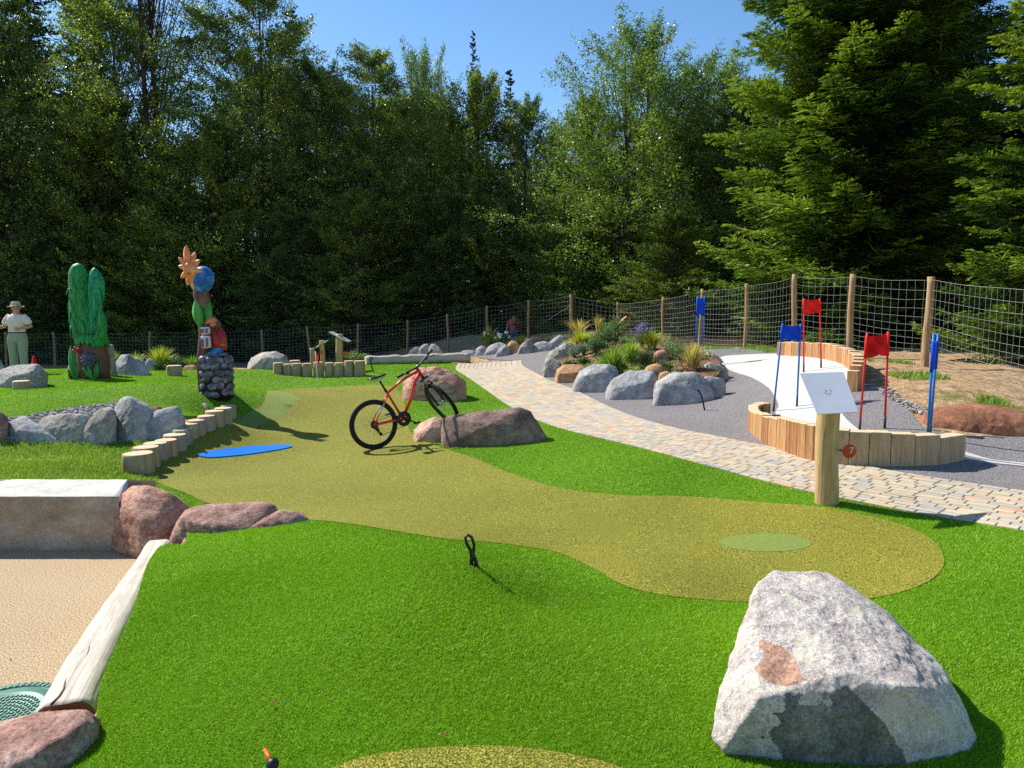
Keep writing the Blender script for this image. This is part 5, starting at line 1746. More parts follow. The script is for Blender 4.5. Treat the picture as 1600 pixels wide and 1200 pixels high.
# ================================================================== wire fence
def fence():
    root = empty('wire_fence', (0, 27, 0)); tag(root, 'long knotted wire fence on round wooden posts in front of the forest', 'fence')
    B = Vector((0, 27, 0))
    posts = []   # (x, y, ztop, lean)
    def add(px, top, Y, lean=0.0, r_=.055):
        t = P(px, top, Y); posts.append((t.x, t.y, t.z, lean, r_))
    for px in (-140, -66, 8, 83, 158): add(px, 521, 31.5)
    add(233, 520, 31, -.03); add(320, 518, 31); add(408, 517, 31, -.02); add(486, 512, 31, .16); add(559, 508, 31, .0); add(636, 502, 30.6)
    add(699, 493, 29.4); add(762, 480, 29.2, .02); add(827, 471, 28.6, .04); add(892, 463, 27, 0, .07); add(966, 475, 26.6, .0); add(1038, 467, 23, .02)
    add(1097, 455, 19.8); add(1168, 447, 17.6, .02, .06); add(1244, 433, 15.2, .02, .062); add(1333, 433, 13.9, .0, .062); add(1454, 438, 12.4, .0, .068); add(1650, 456, 9.0, 0, .065); add(1860, 480, 6.6)
    dirs = Vector
    pm = [plain('post%d' % 0, lin(150, 120, 84))]
    for i, (x, y, zt, lean, r_) in enumerate(posts):
        z0 = Tz(x, y) - .25
        mb = MB()
        rough_post(mb, Vector((0, 0, z0 - zt)), Vector((-lean, 0, .06)), r_, r_ * .85, i * 1.7, seg=12, n=14, wob=.02)
        o = mb.build('post', [M['post'], M['end']], root); o.location = Vector((x, y, zt)) - B
        if i == 21:
            pass
    bar_h = [0, .16, .32, .47, .61, .74, .86, .97, 1.07, 1.17, 1.27, 1.37, 1.46]
    for i in range(len(posts) - 1):
        a, b = posts[i], posts[i + 1]
        pa, pb = Vector(a[:3]), Vector(b[:3])
        L = (pb - pa).length; mb = MB()
        nseg = 10
        wr = .0019 if min(pa.y, pb.y) > 17 else .0015
        for k, h in enumerate(bar_h):
            ln = []
            for j in range(nseg + 1):
                t = j / nseg
                p = pa.lerp(pb, t) + Vector((-(a[3] * (1 - t) + b[3] * t) * (1 - h / 1.5) * 1.0, -.07, -h - .03 * math.sin(pi * t) + .006 * math.sin(t * 9 + k * 2 + i)))
                ln.append(p - B)
            mb.tube(ln, wr * (1.3 if k in (0, 12) else 1), 4, cap=False)
        nv = int(L / .15)
        for j in range(1, nv):
            t = j / nv + .002 * math.sin(j * 3.1)
            ln = []
            for h in (0, .32, .74, 1.07, 1.46):
                ln.append(pa.lerp(pb, t) + Vector((.006 * math.sin(j * 2.3 + h * 5), -.07, -h - .03 * math.sin(pi * t))) - B)
            mb.tube(ln, wr, 4, cap=False)
        mb.build('wire_mesh', M['steel'], root)
    # brace wire
    mb = MB(); mb.tube([P(836, 512, 28.2) - B, P(891, 478, 26.9) - B], .006, 5); mb.build('brace_wire', M['steel'], root)
fence()
# ================================================================== people
def loft(mb, secs, seg=28, mi=0, cap=True):
    """secs: (centre, rx, ry, axis_x, axis_y)"""
    V_, F_ = [], []
    for c, rx, ry, ax_, ay_ in secs:
        for k in range(seg):
            an = 2 * pi * k / seg
            V_.append(Vector(c) + Vector(ax_) * math.cos(an) * rx + Vector(ay_) * math.sin(an) * ry)
    n = len(secs)
    for i in range(n - 1):
        for k in range(seg):
            k2 = (k + 1) % seg
            F_.append((i * seg + k, i * seg + k2, (i + 1) * seg + k2, (i + 1) * seg + k))
    if cap: F_ += [tuple(range(seg))[::-1], tuple((n - 1) * seg + k for k in range(seg))]
    mb.add(V_, F_, mi, True)
X_, Y_ = (1, 0, 0), (0, 1, 0)
def fuse(o, vox, smooth=6):
    r_ = o.modifiers.new('fuse', 'REMESH'); r_.mode = 'VOXEL'; r_.voxel_size = vox; r_.use_smooth_shade = True
    s_ = o.modifiers.new('soft', 'SMOOTH'); s_.iterations = smooth; s_.factor = .5
    return o
def folds(name, col, scale=7, d=.02, rough=.85, extra=None):
    m = NT(name); v = m.coord((1, 1, .35))
    nz = m.noise(v, scale, 5, .55, .6)
    m.set(extra(m) if extra else col, rough, .15); m.bump(nz, .8, d)
    return m.m
M['skin'] = plain('skin', lin(196, 142, 116), .55, .35, 0, .06, 20)
M['hair_red'] = plain('auburn_hair', lin(112, 56, 36), .6, .3, 0, .3, 60)
M['hair_dark'] = plain('dark_hair', lin(48, 34, 28), .6, .3, 0, .3, 60)
M['shirt_w'] = folds('cream_shirt', lin(232, 214, 204), 9, .03)
M['trousers_g'] = folds('sage_trousers', lin(156, 158, 146), 8, .03)
M['hat'] = folds('beige_hat', lin(190, 172, 146), 30, .004)
M['shoe'] = plain('shoe', lin(70, 60, 54))

def head(mb, c, yaw, s_=1.0, tilt=0.0):
    """Skull, jaw, nose, ears, neck stub; local front is -y."""
    Rm = Matrix.Rotation(yaw, 3, 'Z') @ Matrix.Rotation(tilt, 3, 'X')
    c = Vector(c)
    def q(x, y, z): return c + Rm @ Vector((x, y, z)) * s_
    mb.ell(q(0, .012, .03), (.076 * s_, .092 * s_, .088 * s_), 3, 0, Rm)
    mb.ell(q(0, -.022, -.035), (.058 * s_, .065 * s_, .072 * s_), 3, 0, Rm)
    mb.ell(q(0, -.045, -.078), (.032 * s_, .032 * s_, .026 * s_), 2, 0, Rm)
    mb.tube([q(0, -.078, .022), q(0, -.098, -.012), q(0, -.084, -.020)], [.009 * s_, .014 * s_, .011 * s_], 8)
    mb.ell(q(0, -.078, -.045), (.024 * s_, .012 * s_, .009 * s_), 2, 0, Rm)
    for sx in (-1, 1):
        mb.ell(q(sx * .078, .01, 0), (.01 * s_, .022 * s_, .032 * s_), 2, 0, Rm)
        mb.ell(q(sx * .04, -.06, -.015), (.022 * s_, .02 * s_, .02 * s_), 2, 0, Rm)
        mb.ell(q(sx * .030, -.070, .032), (.024 * s_, .012 * s_, .008 * s_), 2, 0, Rm)
    mb.tube([q(0, .012, -.05), q(0, .02, -.15)], [.056 * s_, .062 * s_], 14)
    return q, Rm
def eyes(parent, q, Rm, s_=1.0):
    mb = MB()
    for sx in (-1, 1): mb.ell(q(sx * .030, -.074, .016), (.011 * s_, .007 * s_, .007 * s_), 2, 0, Rm)
    mb.build('eyes', M['black'], parent)
def hand(mb, wrist, dirv, palmn, side, curl=.5, s_=1.0):
    """Palm, four fingers of different lengths with two bends, and a thumb leaving the side."""
    wrist = Vector(wrist); d = Vector(dirv).normalized(); n_ = Vector(palmn).normalized(); t = d.cross(n_).normalized() * side
    mb.tube([wrist - d * .02, wrist + d * .03, wrist + d * .085], [.026 * s_, .036 * s_, .038 * s_], 12, flat=.5)
    for i, L in enumerate((.068, .078, .072, .056)):
        b = wrist + d * .085 + t * (.029 - .019 * i)
        p1 = b + (d * math.cos(curl) + n_ * math.sin(curl)) * L * .5
        p2 = p1 + (d * math.cos(curl * 2.2) + n_ * math.sin(curl * 2.2)) * L * .5
        mb.tube([b - d * .015, b, p1, p2], [.0085 * s_, .0092 * s_, .0085 * s_, .007 * s_], 8)
    b = wrist + d * .03 + t * .03
    mb.tube([b - t * .01, b + t * .026 + d * .022 + n_ * .01, b + t * .034 + d * .052 + n_ * .022], [.013 * s_, .0115 * s_, .009 * s_], 8)

def woman():
    b = P(31, 585, 17.2); b.z = Tz(b.x, b.y)
    root = empty('person', b)
    tag(root, 'woman in a beige sun hat, cream short-sleeved shirt and sage green trousers holding a stick', 'person')
    V = Vector
    hc_ = V((.025, -.02, 1.515)); yaw = R(38)
    mb = MB()
    q, Rm = head(mb, hc_, yaw, 1.08, R(3))
    loft(mb, [(V((0, 0, .86)), .165, .12, X_, Y_), (V((0, 0, .98)), .165, .115, X_, Y_), (V((0, 0, 1.1)), .15, .11, X_, Y_), (V((0, 0, 1.28)), .165, .115, X_, Y_), (V((0, 0.01, 1.36)), .13, .085, X_, Y_), (V((.005, 0.01, 1.41)), .06, .06, X_, Y_)])
    # arms
    lw = V((-.335, -.20, 1.07)); le = V((-.285, -.02, 1.10)); ls = V((-.18, .01, 1.33))
    mb.tube([ls, ls.lerp(le, .5), le, le.lerp(lw, .4), lw], [.052, .050, .043, .040, .027], 14)
    hand(mb, lw, V((-.25, -.85, -.05)), V((.2, -.2, -1)), -1, .75)
    re = V((.31, .03, 1.10)); rw_ = V((.17, -.135, 1.06)); rs = V((.19, .01, 1.33))
    mb.tube([rs, rs.lerp(re, .5), re, re.lerp(rw_, .4), rw_], [.052, .050, .043, .040, .027], 14)
    hand(mb, rw_, V((-.9, -.25, -.05)), V((0, 1, -.1)), 1, .4)
    for sx in (-1, 1):
        mb.tube([V((sx * .085, 0, .9)), V((sx * .10, -.01, .5)), V((sx * .115, .01, .30)), V((sx * .12, .01, .09)), V((sx * .12, 0, .05))], [.10, .062, .06, .042, .04], 16)
        mb.tube([V((sx * .12, .04, .04)), V((sx * .13, -.06, .035)), V((sx * .14, -.15, .025))], [.038, .04, .03], 12)
    body = fuse(mb.build('body', M['skin'], root), .0065, 4)
    eyes(root, q, Rm, 1.08)
    mb = MB()
    loft(mb, [(V((0, 0, .945)), .190, .145, X_, Y_), (V((0, 0, 1.02)), .186, .140, X_, Y_), (V((0, -.005, 1.12)), .178, .138, X_, Y_), (V((0, -.015, 1.22)), .192, .148, X_, Y_),
              (V((0, -.005, 1.31)), .200, .132, X_, Y_), (V((0, .005, 1.365)), .165, .105, X_, Y_), (V((.005, .01, 1.40)), .085, .075, X_, Y_)])
    mb.tube([ls + V((.04, 0, .02)), ls.lerp(le, .35), ls.lerp(le, .78)], [.075, .080, .074], 18)
    mb.tube([rs + V((-.04, 0, .02)), rs.lerp(re, .35), rs.lerp(re, .74)], [.075, .080, .074], 18)
    fuse(mb.build('shirt', M['shirt_w'], root), .009, 4)
    mb = MB()
    for sx in (-1, 1):
        mb.add([(sx * .012 + .005, -.085, 1.36), (sx * .075 + .005, -.058, 1.40), (sx * .085, -.085, 1.37), (sx * .035 + .005, -.128, 1.31)], [(0, 1, 2, 3), (3, 2, 1, 0)], 0, False)
    mb.tube([V((.005, -.155, 1.30)), V((.002, -.163, 1.22)), V((0, -.150, 1.1)), V((0, -.155, .96))], .004, 5)
    mb.box(V((-.09, -.155, 1.235)), (.085, .006, .045), Matrix.Rotation(R(12), 3, 'Z'), 0, .002)
    mb.build('collar', M['shirt_w'], root)
    mb = MB()
    loft(mb, [(V((0, 0, .965)), .182, .140, X_, Y_), (V((0, 0, .90)), .205, .150, X_, Y_), (V((0, .005, .82)), .215, .155, X_, Y_), (V((0, .005, .74)), .190, .13, X_, Y_)])
    for sx in (-1, 1):
        mb.tube([V((sx * .11, 0, .84)), V((sx * .115, 0, .70)), V((sx * .115, -.005, .48)), V((sx * .118, 0, .28)), V((sx * .122, .005, .085))], [.115, .112, .092, .084, .088], 20)
    fuse(mb.build('trousers', M['trousers_g'], root), .009, 4)
    mb = MB(); loft(mb, [(V((0, 0, .95)), .192, .149, X_, Y_), (V((0, 0, .978)), .190, .146, X_, Y_)]); mb.build('belt', M['board_dark'], root)
    mb = MB()
    for sx in (-1, 1): mb.tube([V((sx * .12, .055, .04)), V((sx * .13, -.06, .04)), V((sx * .145, -.165, .03))], [.044, .047, .036], 14)
    mb.build('shoes', M['shoe'], root)
    mb = MB()
    mb.ell(q(0, .03, .0), (.088, .082, .085), 3, 0, Rm)
    mb.ell(q(-.05, .055, -.06), (.035, .035, .065), 2, 0, Rm); mb.ell(q(.05, .055, -.055), (.03, .03, .055), 2, 0, Rm); mb.ell(q(0, .07, -.05), (.06, .035, .06), 2, 0, Rm)
    mb.build('hair', M['hair_red'], root)
    # hat: crown and wavy brim
    mb = MB(); T_ = Rm @ Matrix.Rotation(R(-7), 3, 'X')
    prof = [(.172, .034), (.150, .042), (.118, .052), (.104, .062), (.100, .082), (.094, .115), (.086, .140), (.06, .150), (0, .150)]
    st = len(mb.v)
    mb.lathe(prof + prof[::-1][1:], (0, 0, 0), 48)
    n = len(prof)
    for i in range(len(mb.v)):
        x, y, z = mb.v[i]; r_ = math.hypot(x, y); an = math.atan2(y, x)
        lay = i // 48 >= n
        z2 = z - (.004 if lay else 0) + (.010 * math.sin(3 * an + 1) if r_ > .12 else 0) + .012
        mb.v[i] = tuple(q(0, 0, 0) + T_ @ Vector((x, y + .005, z2)))
    ht = mb.build('sun_hat', M['hat'], root)
    mb = MB(); mb.lathe([(.1045, .060), (.1035, .078), (.1, .08)], (0, 0, 0), 40)
    for i in range(len(mb.v)): mb.v[i] = tuple(q(0, 0, 0) + T_ @ Vector((mb.v[i][0] * 1.01, mb.v[i][1] * 1.01 + .005, mb.v[i][2])))
    mb.build('hat_band', plain('hat_band', lin(120, 100, 80)), ht)
    # the stick in her hand is a thing of its own
    h0 = b + lw + V((-.03, -.10, -.02))
    mb = MB(); mb.tube([V((.06, .03, .06)), V((0, 0, 0)), V((-.42, -.15, -.30))], .0105, 8)
    mb.tube([V((-.40, -.145, -.285)), V((-.47, -.16, -.335))], .014, 8)
    o = mb.build('golf_club', M['metal']); o.location = h0
    tag(o, 'thin pale club shaft held by the woman in the sun hat', 'golf club')
woman()

def man():
    b = P(803, 536, 33.6); b.z = P(803, 489, 33.6).z - 1.74
    root = empty('person', b); tag(root, 'man in a red and white striped shirt and jeans seen from behind beyond the fence', 'person')
    root.rotation_euler.z = R(10)
    V = Vector
    mb = MB()
    q, Rm = head(mb, V((0, -.01, 1.62)), R(150), 1.05)
    loft(mb, [(V((0, 0, .9)), .16, .12, X_, Y_), (V((0, 0, 1.1)), .17, .13, X_, Y_), (V((0, 0, 1.35)), .18, .12, X_, Y_), (V((0, 0, 1.47)), .12, .08, X_, Y_)])
    arms = []
    for sx, e, w_ in ((-1, V((-.29, .04, 1.16)), V((-.36, -.06, .93))), (1, V((.31, .03, 1.18)), V((.30, .2, 1.02)))):
        s0 = V((sx * .19, 0, 1.42)); arms.append((s0, e))
        mb.tube([s0, s0.lerp(e, .5), e, e.lerp(w_, .4), w_], [.055, .05, .043, .042, .028], 12)
        hand(mb, w_, (w_ - e), V((-sx, 0, 0)), sx, .5)
    for sx in (-1, 1):
        mb.tube([V((sx * .09, 0, .9)), V((sx * .1, 0, .5)), V((sx * .11, 0, .08))], [.1, .065, .045], 14)
        mb.tube([V((sx * .11, -.05, .04)), V((sx * .12, .13, .03))], [.04, .035], 10)
    fuse(mb.build('body', M['skin'], root), .009, 3)
    def stripes(m):
        w_ = m.n('ShaderNodeTexWave', bands_direction='Z'); w_.inputs['Scale'].default_value = 6.5
        m.l(m.coord(), w_.inputs['Vector'])
        return m.ramp(w_.outputs['Fac'], [(.35, lin(196, 40, 54)), (.75, lin(214, 60, 70)), (.9, lin(226, 150, 150))])
    mb = MB()
    loft(mb, [(V((0, 0, .93)), .195, .15, X_, Y_), (V((0, 0, 1.1)), .20, .16, X_, Y_), (V((0, 0, 1.32)), .215, .14, X_, Y_), (V((0, 0, 1.45)), .17, .1, X_, Y_), (V((0, 0, 1.5)), .08, .07, X_, Y_)])
    for s0, e in arms: mb.tube([s0 + V((-.04 if s0.x > 0 else .04, 0, .02)), s0.lerp(e, .4), s0.lerp(e, .85)], [.08, .082, .074], 14)
    fuse(mb.build('shirt', folds('striped_red_shirt', None, extra=stripes), root), .012, 3)
    mb = MB()
    loft(mb, [(V((0, 0, .96)), .18, .145, X_, Y_), (V((0, 0, .86)), .19, .15, X_, Y_), (V((0, 0, .78)), .17, .13, X_, Y_)])
    for sx in (-1, 1): mb.tube([V((sx * .1, 0, .84)), V((sx * .105, 0, .5)), V((sx * .11, 0, .07))], [.105, .085, .075], 16)
    fuse(mb.build('jeans', folds('blue_jeans', lin(84, 108, 150)), root), .012, 3)
    mb = MB(); mb.ell(q(0, .02, .035), (.086, .10, .085), 3, 0, Rm); mb.build('hair', M['hair_dark'], root)
    mb = MB(); mb.tube([V((-.12, .11, 1.46)), V((0, -.155, 1.25)), V((.16, -.14, 1.0))], .018, 8, flat=.4); mb.build('bag_strap', M['black'], root)
man()

# ================================================================== carved and painted figures
def paint(name, a, b, c, axis=(14, 14, 2.2), rough=.5, dark=.6):
    m = NT(name); v = m.coord(axis)
    g = m.noise(v, 1.6, 6, .6, .8)
    col = m.ramp(g, [(.28, a), (.5, b), (.75, c)])
    gr = m.vor(m.coord((axis[0] * 1.2, axis[1] * 1.2, axis[2] * .6)), 2.2, 'DISTANCE_TO_EDGE')
    col = m.mix(m.ramp(gr, [(0, (dark, dark, dark, 1)), (.06, (0, 0, 0, 1))]), col, tuple(k * .25 for k in a[:3]) + (1,))
    m.set(col, rough, .4); m.bump(g, .6, .012)
    return m.m
M['p_green'] = paint('painted_green', lin(8, 92, 44), lin(24, 136, 60), lin(56, 172, 76))
M['p_green2'] = paint('painted_sea_green', lin(4, 100, 66), lin(18, 148, 96), lin(60, 190, 130))
M['p_green3'] = paint('painted_leaf_green', lin(22, 84, 24), lin(50, 140, 50), lin(96, 176, 80), (5, 5, 1))
M['p_brown'] = paint('carved_brown_wood', lin(66, 38, 28), lin(108, 68, 50), lin(140, 96, 72), (8, 8, 1))
M['p_purple'] = paint('painted_purple', lin(56, 48, 76), lin(88, 78, 110), lin(128, 116, 142), (5, 5, 5))
M['p_red'] = paint('painted_red', lin(120, 24, 24), lin(176, 48, 40), lin(204, 80, 66), (4, 4, 4))
M['p_orange'] = paint('painted_orange', lin(206, 104, 60), lin(228, 142, 84), lin(240, 182, 120), (5, 5, 5), dark=.1)
M['p_blue'] = paint('painted_blue', lin(8, 62, 120), lin(24, 108, 178), lin(110, 176, 216), (4, 4, 4), dark=.1)
M['p_stone'] = paint('painted_cobble', lin(56, 56, 62), lin(98, 98, 108), lin(176, 176, 184), (5, 5, 5), dark=.2)
M['p_gap'] = plain('dark_mortar', lin(30, 28, 30), .8)
M['p_white'] = plain('painted_white', lin(206, 208, 214), .5)
M['p_skin'] = plain('painted_skin', lin(206, 140, 104), .5)

def leafshape(mb, base, tip, width, nrm, bulge=.3, mi=0, seg=10):
    """A pointed, keeled leaf from base to tip; nrm points to its outer side."""
    base, tip, nrm = Vector(base), Vector(tip), Vector(nrm).normalized()
    d = (tip - base); L = d.length; d.normalize(); s_ = d.cross(nrm).normalized(); nn = s_.cross(d).normalized()
    V_, F_ = [], []
    n = 9
    for i in range(n + 1):
        t = i / n
        w_ = width * (math.sin(pi * min(1, t * .85 + .12)) ** .8) if i < n else .002
        c = base + d * L * t + nn * (bulge * width * math.sin(pi * t))
        V_ += [c - s_ * w_, c - s_ * w_ * .5 + nn * width * .28 * (1 - t * .6), c + nn * width * .42 * (1 - t * .6), c + s_ * w_ * .5 + nn * width * .28 * (1 - t * .6), c + s_ * w_, c - nn * width * .15]
    for i in range(n):
        for k in range(6):
            k2 = (k + 1) % 6
            F_.append((i * 6 + k, i * 6 + k2, (i + 1) * 6 + k2, (i + 1) * 6 + k))
    F_ += [tuple(range(6))[::-1], tuple(n * 6 + k for k in range(6))]
    mb.add(V_, F_, mi, True)

def leafcol(mb, path, rads, seed, flaty=.75, per=9, wscale=1.0, Lw=.30):
    """A carved column covered with overlapping hanging leaf blades."""
    rq = random.Random(seed)
    pts_ = [Vector(p) for p in path]
    cum = [0]
    for i in range(1, len(pts_)): cum.append(cum[-1] + (pts_[i] - pts_[i - 1]).length)
    tot_ = cum[-1]
    def at2(s_):
        s_ = min(max(s_, 0), tot_ - 1e-6)
        for i in range(len(pts_) - 1):
            if cum[i + 1] >= s_:
                f = (s_ - cum[i]) / (cum[i + 1] - cum[i]); return pts_[i].lerp(pts_[i + 1], f), rads[i] + (rads[i + 1] - rads[i]) * f
        return pts_[-1], rads[-1]
    n = 40; V_, F_ = [], []; seg = 24
    for i in range(n + 1):
        c, r_ = at2(tot_ * i / n)
        if i > n - 7: r_ = r_ * math.sqrt(max(.0, 1 - ((i - (n - 7)) / 7) ** 2)) + .002
        for k in range(seg):
            an = 2 * pi * k / seg
            q = r_ * (1 + .05 * noise.noise(Vector((math.cos(an) * 2, math.sin(an) * 2, i * .25 + seed))))
            V_.append(c + Vector((math.cos(an) * q, math.sin(an) * q * flaty, 0)))
    for i in range(n):
        for k in range(seg):
            k2 = (k + 1) % seg; F_.append((i * seg + k, i * seg + k2, (i + 1) * seg + k2, (i + 1) * seg + k))
    F_ += [tuple(range(seg))[::-1], tuple(n * seg + k for k in range(seg))]
    mb.add(V_, F_, 0, True)
    s_ = .12
    lev = 0
    while s_ < tot_ + .02:
        c, r_ = at2(s_ - .04)
        for k in range(per):
            an = 2 * pi * (k + .5 * (lev % 2)) / per + rq.uniform(-.3, .3)
            o_ = Vector((math.cos(an), math.sin(an) * flaty, 0))
            L = Lw * rq.uniform(.6, 1.5)
            c2, r2 = at2(s_ - L)
            tipv = c2 + o_ * (r2 + .008) + Vector((rq.uniform(-.05, .05), 0, 0))
            leafshape(mb, c + o_ * (r_ * (.93 if s_ < tot_ - .1 else .5)), tipv, r_ * 2.6 / per * wscale * rq.uniform(.6, 1.25), Vector((math.cos(an), math.sin(an), 0.1)), .02)
        s_ += .15 * rq.uniform(.7, 1.3); lev += 1

def green_figure():
    b = P(145, 594, 15.4); b.z = Tz(b.x, b.y) - .03
    root = empty('carved_figure', b); tag(root, 'tall green leafy carved figure with a purple flower at its foot', 'wood carving')
    s_ = 15.4 / FPX
    def q(px, py, dy=0): return Vector(((px - 145) * s_, dy, (592 - py) * s_))
    V = Vector
    mb = MB()
    loft(mb, [(q(148, 594), .34, .26, X_, Y_), (q(148, 580), .33, .25, X_, Y_), (q(147, 560), .32, .24, X_, Y_), (q(146, 540), .30, .22, X_, Y_), (q(148, 520), .30, .2, X_, Y_)], 28)
    for i in range(len(mb.v)):
        v_ = Vector(mb.v[i]); k = 1 + .07 * noise.fractal(v_ * 3.5, 1, 2, 4); mb.v[i] = (v_.x * k, v_.y * k, v_.z)
    mb.build('trunk', M['p_brown'], root)
    mb = MB(); leafcol(mb, [q(137, 528), q(134, 500), q(132, 470), q(131, 440), q(132, 411)], [.24, .24, .215, .19, .18], 3, per=9); mb.build('leafy_column', M['p_green'], root)
    mb = MB(); leafcol(mb, [q(150, 528, -.03), q(152, 500, -.02), q(156, 470), q(159, 440), q(157, 418)], [.13, .13, .145, .165, .09], 8, per=8); mb.build('leafy_column', M['p_green2'], root)
    mb = MB(); leafcol(mb, [q(163, 540, -.18), q(168, 522, -.18), q(172, 503, -.18), q(172, 484, -.18)], [.10, .115, .10, .055], 14, per=7, Lw=.2); mb.build('leafy_column', M['p_green'], root)
    # jagged skirt of leaf tips
    mb = MB(); rq = random.Random(5)
    for i in range(22):
        an = 2 * pi * i / 22
        o_ = V((math.cos(an) * .33, math.sin(an) * .26, 0)); c = q(147, 520)
        leafshape(mb, c + o_ * .8, c + o_ * 1.02 + V((0, 0, -.22 - .10 * rq.random())), .06, V((math.cos(an), math.sin(an), 0)), .3)
    mb.build('leaf_skirt', M['p_green'], root)
    mb = MB()
    leafshape(mb, q(128, 590, -.25), q(123, 538, -.22), .085, V((-.3, -1, 0)), .3); leafshape(mb, q(131, 592, -.25), q(129, 548, -.25), .06, V((-.1, -1, 0)), .3)
    leafshape(mb, q(158, 590, -.27), q(142, 572, -.27), .06, V((0, -1, 0)), .3); leafshape(mb, q(160, 592, -.24), q(163, 562, -.22), .06, V((.3, -1, 0)), .3); leafshape(mb, q(155, 592, -.27), q(151, 568, -.27), .055, V((0, -1, 0)), .3)
    mb.build('carved_leaves', M['p_green3'], root)
    mb = MB(); c = q(151, 560, -.28)
    for rg, n, L, w_ in ((.0, 11, .17, .045), (.0, 8, .11, .038)):
        for i in range(n):
            an = 2 * pi * i / n + (.3 if n == 8 else 0)
            dv = V((math.cos(an), 0, math.sin(an)))
            leafshape(mb, c + dv * .02 + V((0, -.02 if n == 8 else 0, 0)), c + dv * L + V((0, -.02 if n == 8 else .02, 0)), w_, V((0, -1, 0)), .3)
    mb.ell(c + V((0, -.04, 0)), (.035, .03, .035), 2)
    mb.build('purple_flower', M['p_purple'], root)
    mb = MB(); c = q(133, 545, -.27)
    for i in range(9):
        an = i * 2.4; r_ = .022 * math.sqrt(i); mb.ell(c + V((r_ * math.cos(an), -.01, r_ * math.sin(an))), (.03, .025, .03), 2)
    mb.build('red_berries', M['p_red'], root)
    mb = MB()
    for i in range(30):
        mb.ell(q(119 + rq.uniform(-2, 2), 592 - rq.uniform(0, 16), -.12 + rq.uniform(-.1, .1)), (.03, .03, .025), 1)
    mb.build('mossy_foot', plain('mossy_bark', lin(96, 84, 40), .9, .1, 0, .5, 30), root)
green_figure()
def fig_slab():
    b = P(171, 590, 16.0); b.z = Tz(b.x, b.y); s_ = 16 / FPX
    mb = MB(); mb.box((0, 0, .32), (.26, .16, .72), Matrix.Rotation(R(-4), 3, 'Y'), 0, .04)
    o = mb.build('stone_slab', M['rock_gray2']); o.location = b; tag(o, 'upright pale stone slab right behind the green carved figure', 'stone slab')
fig_slab()

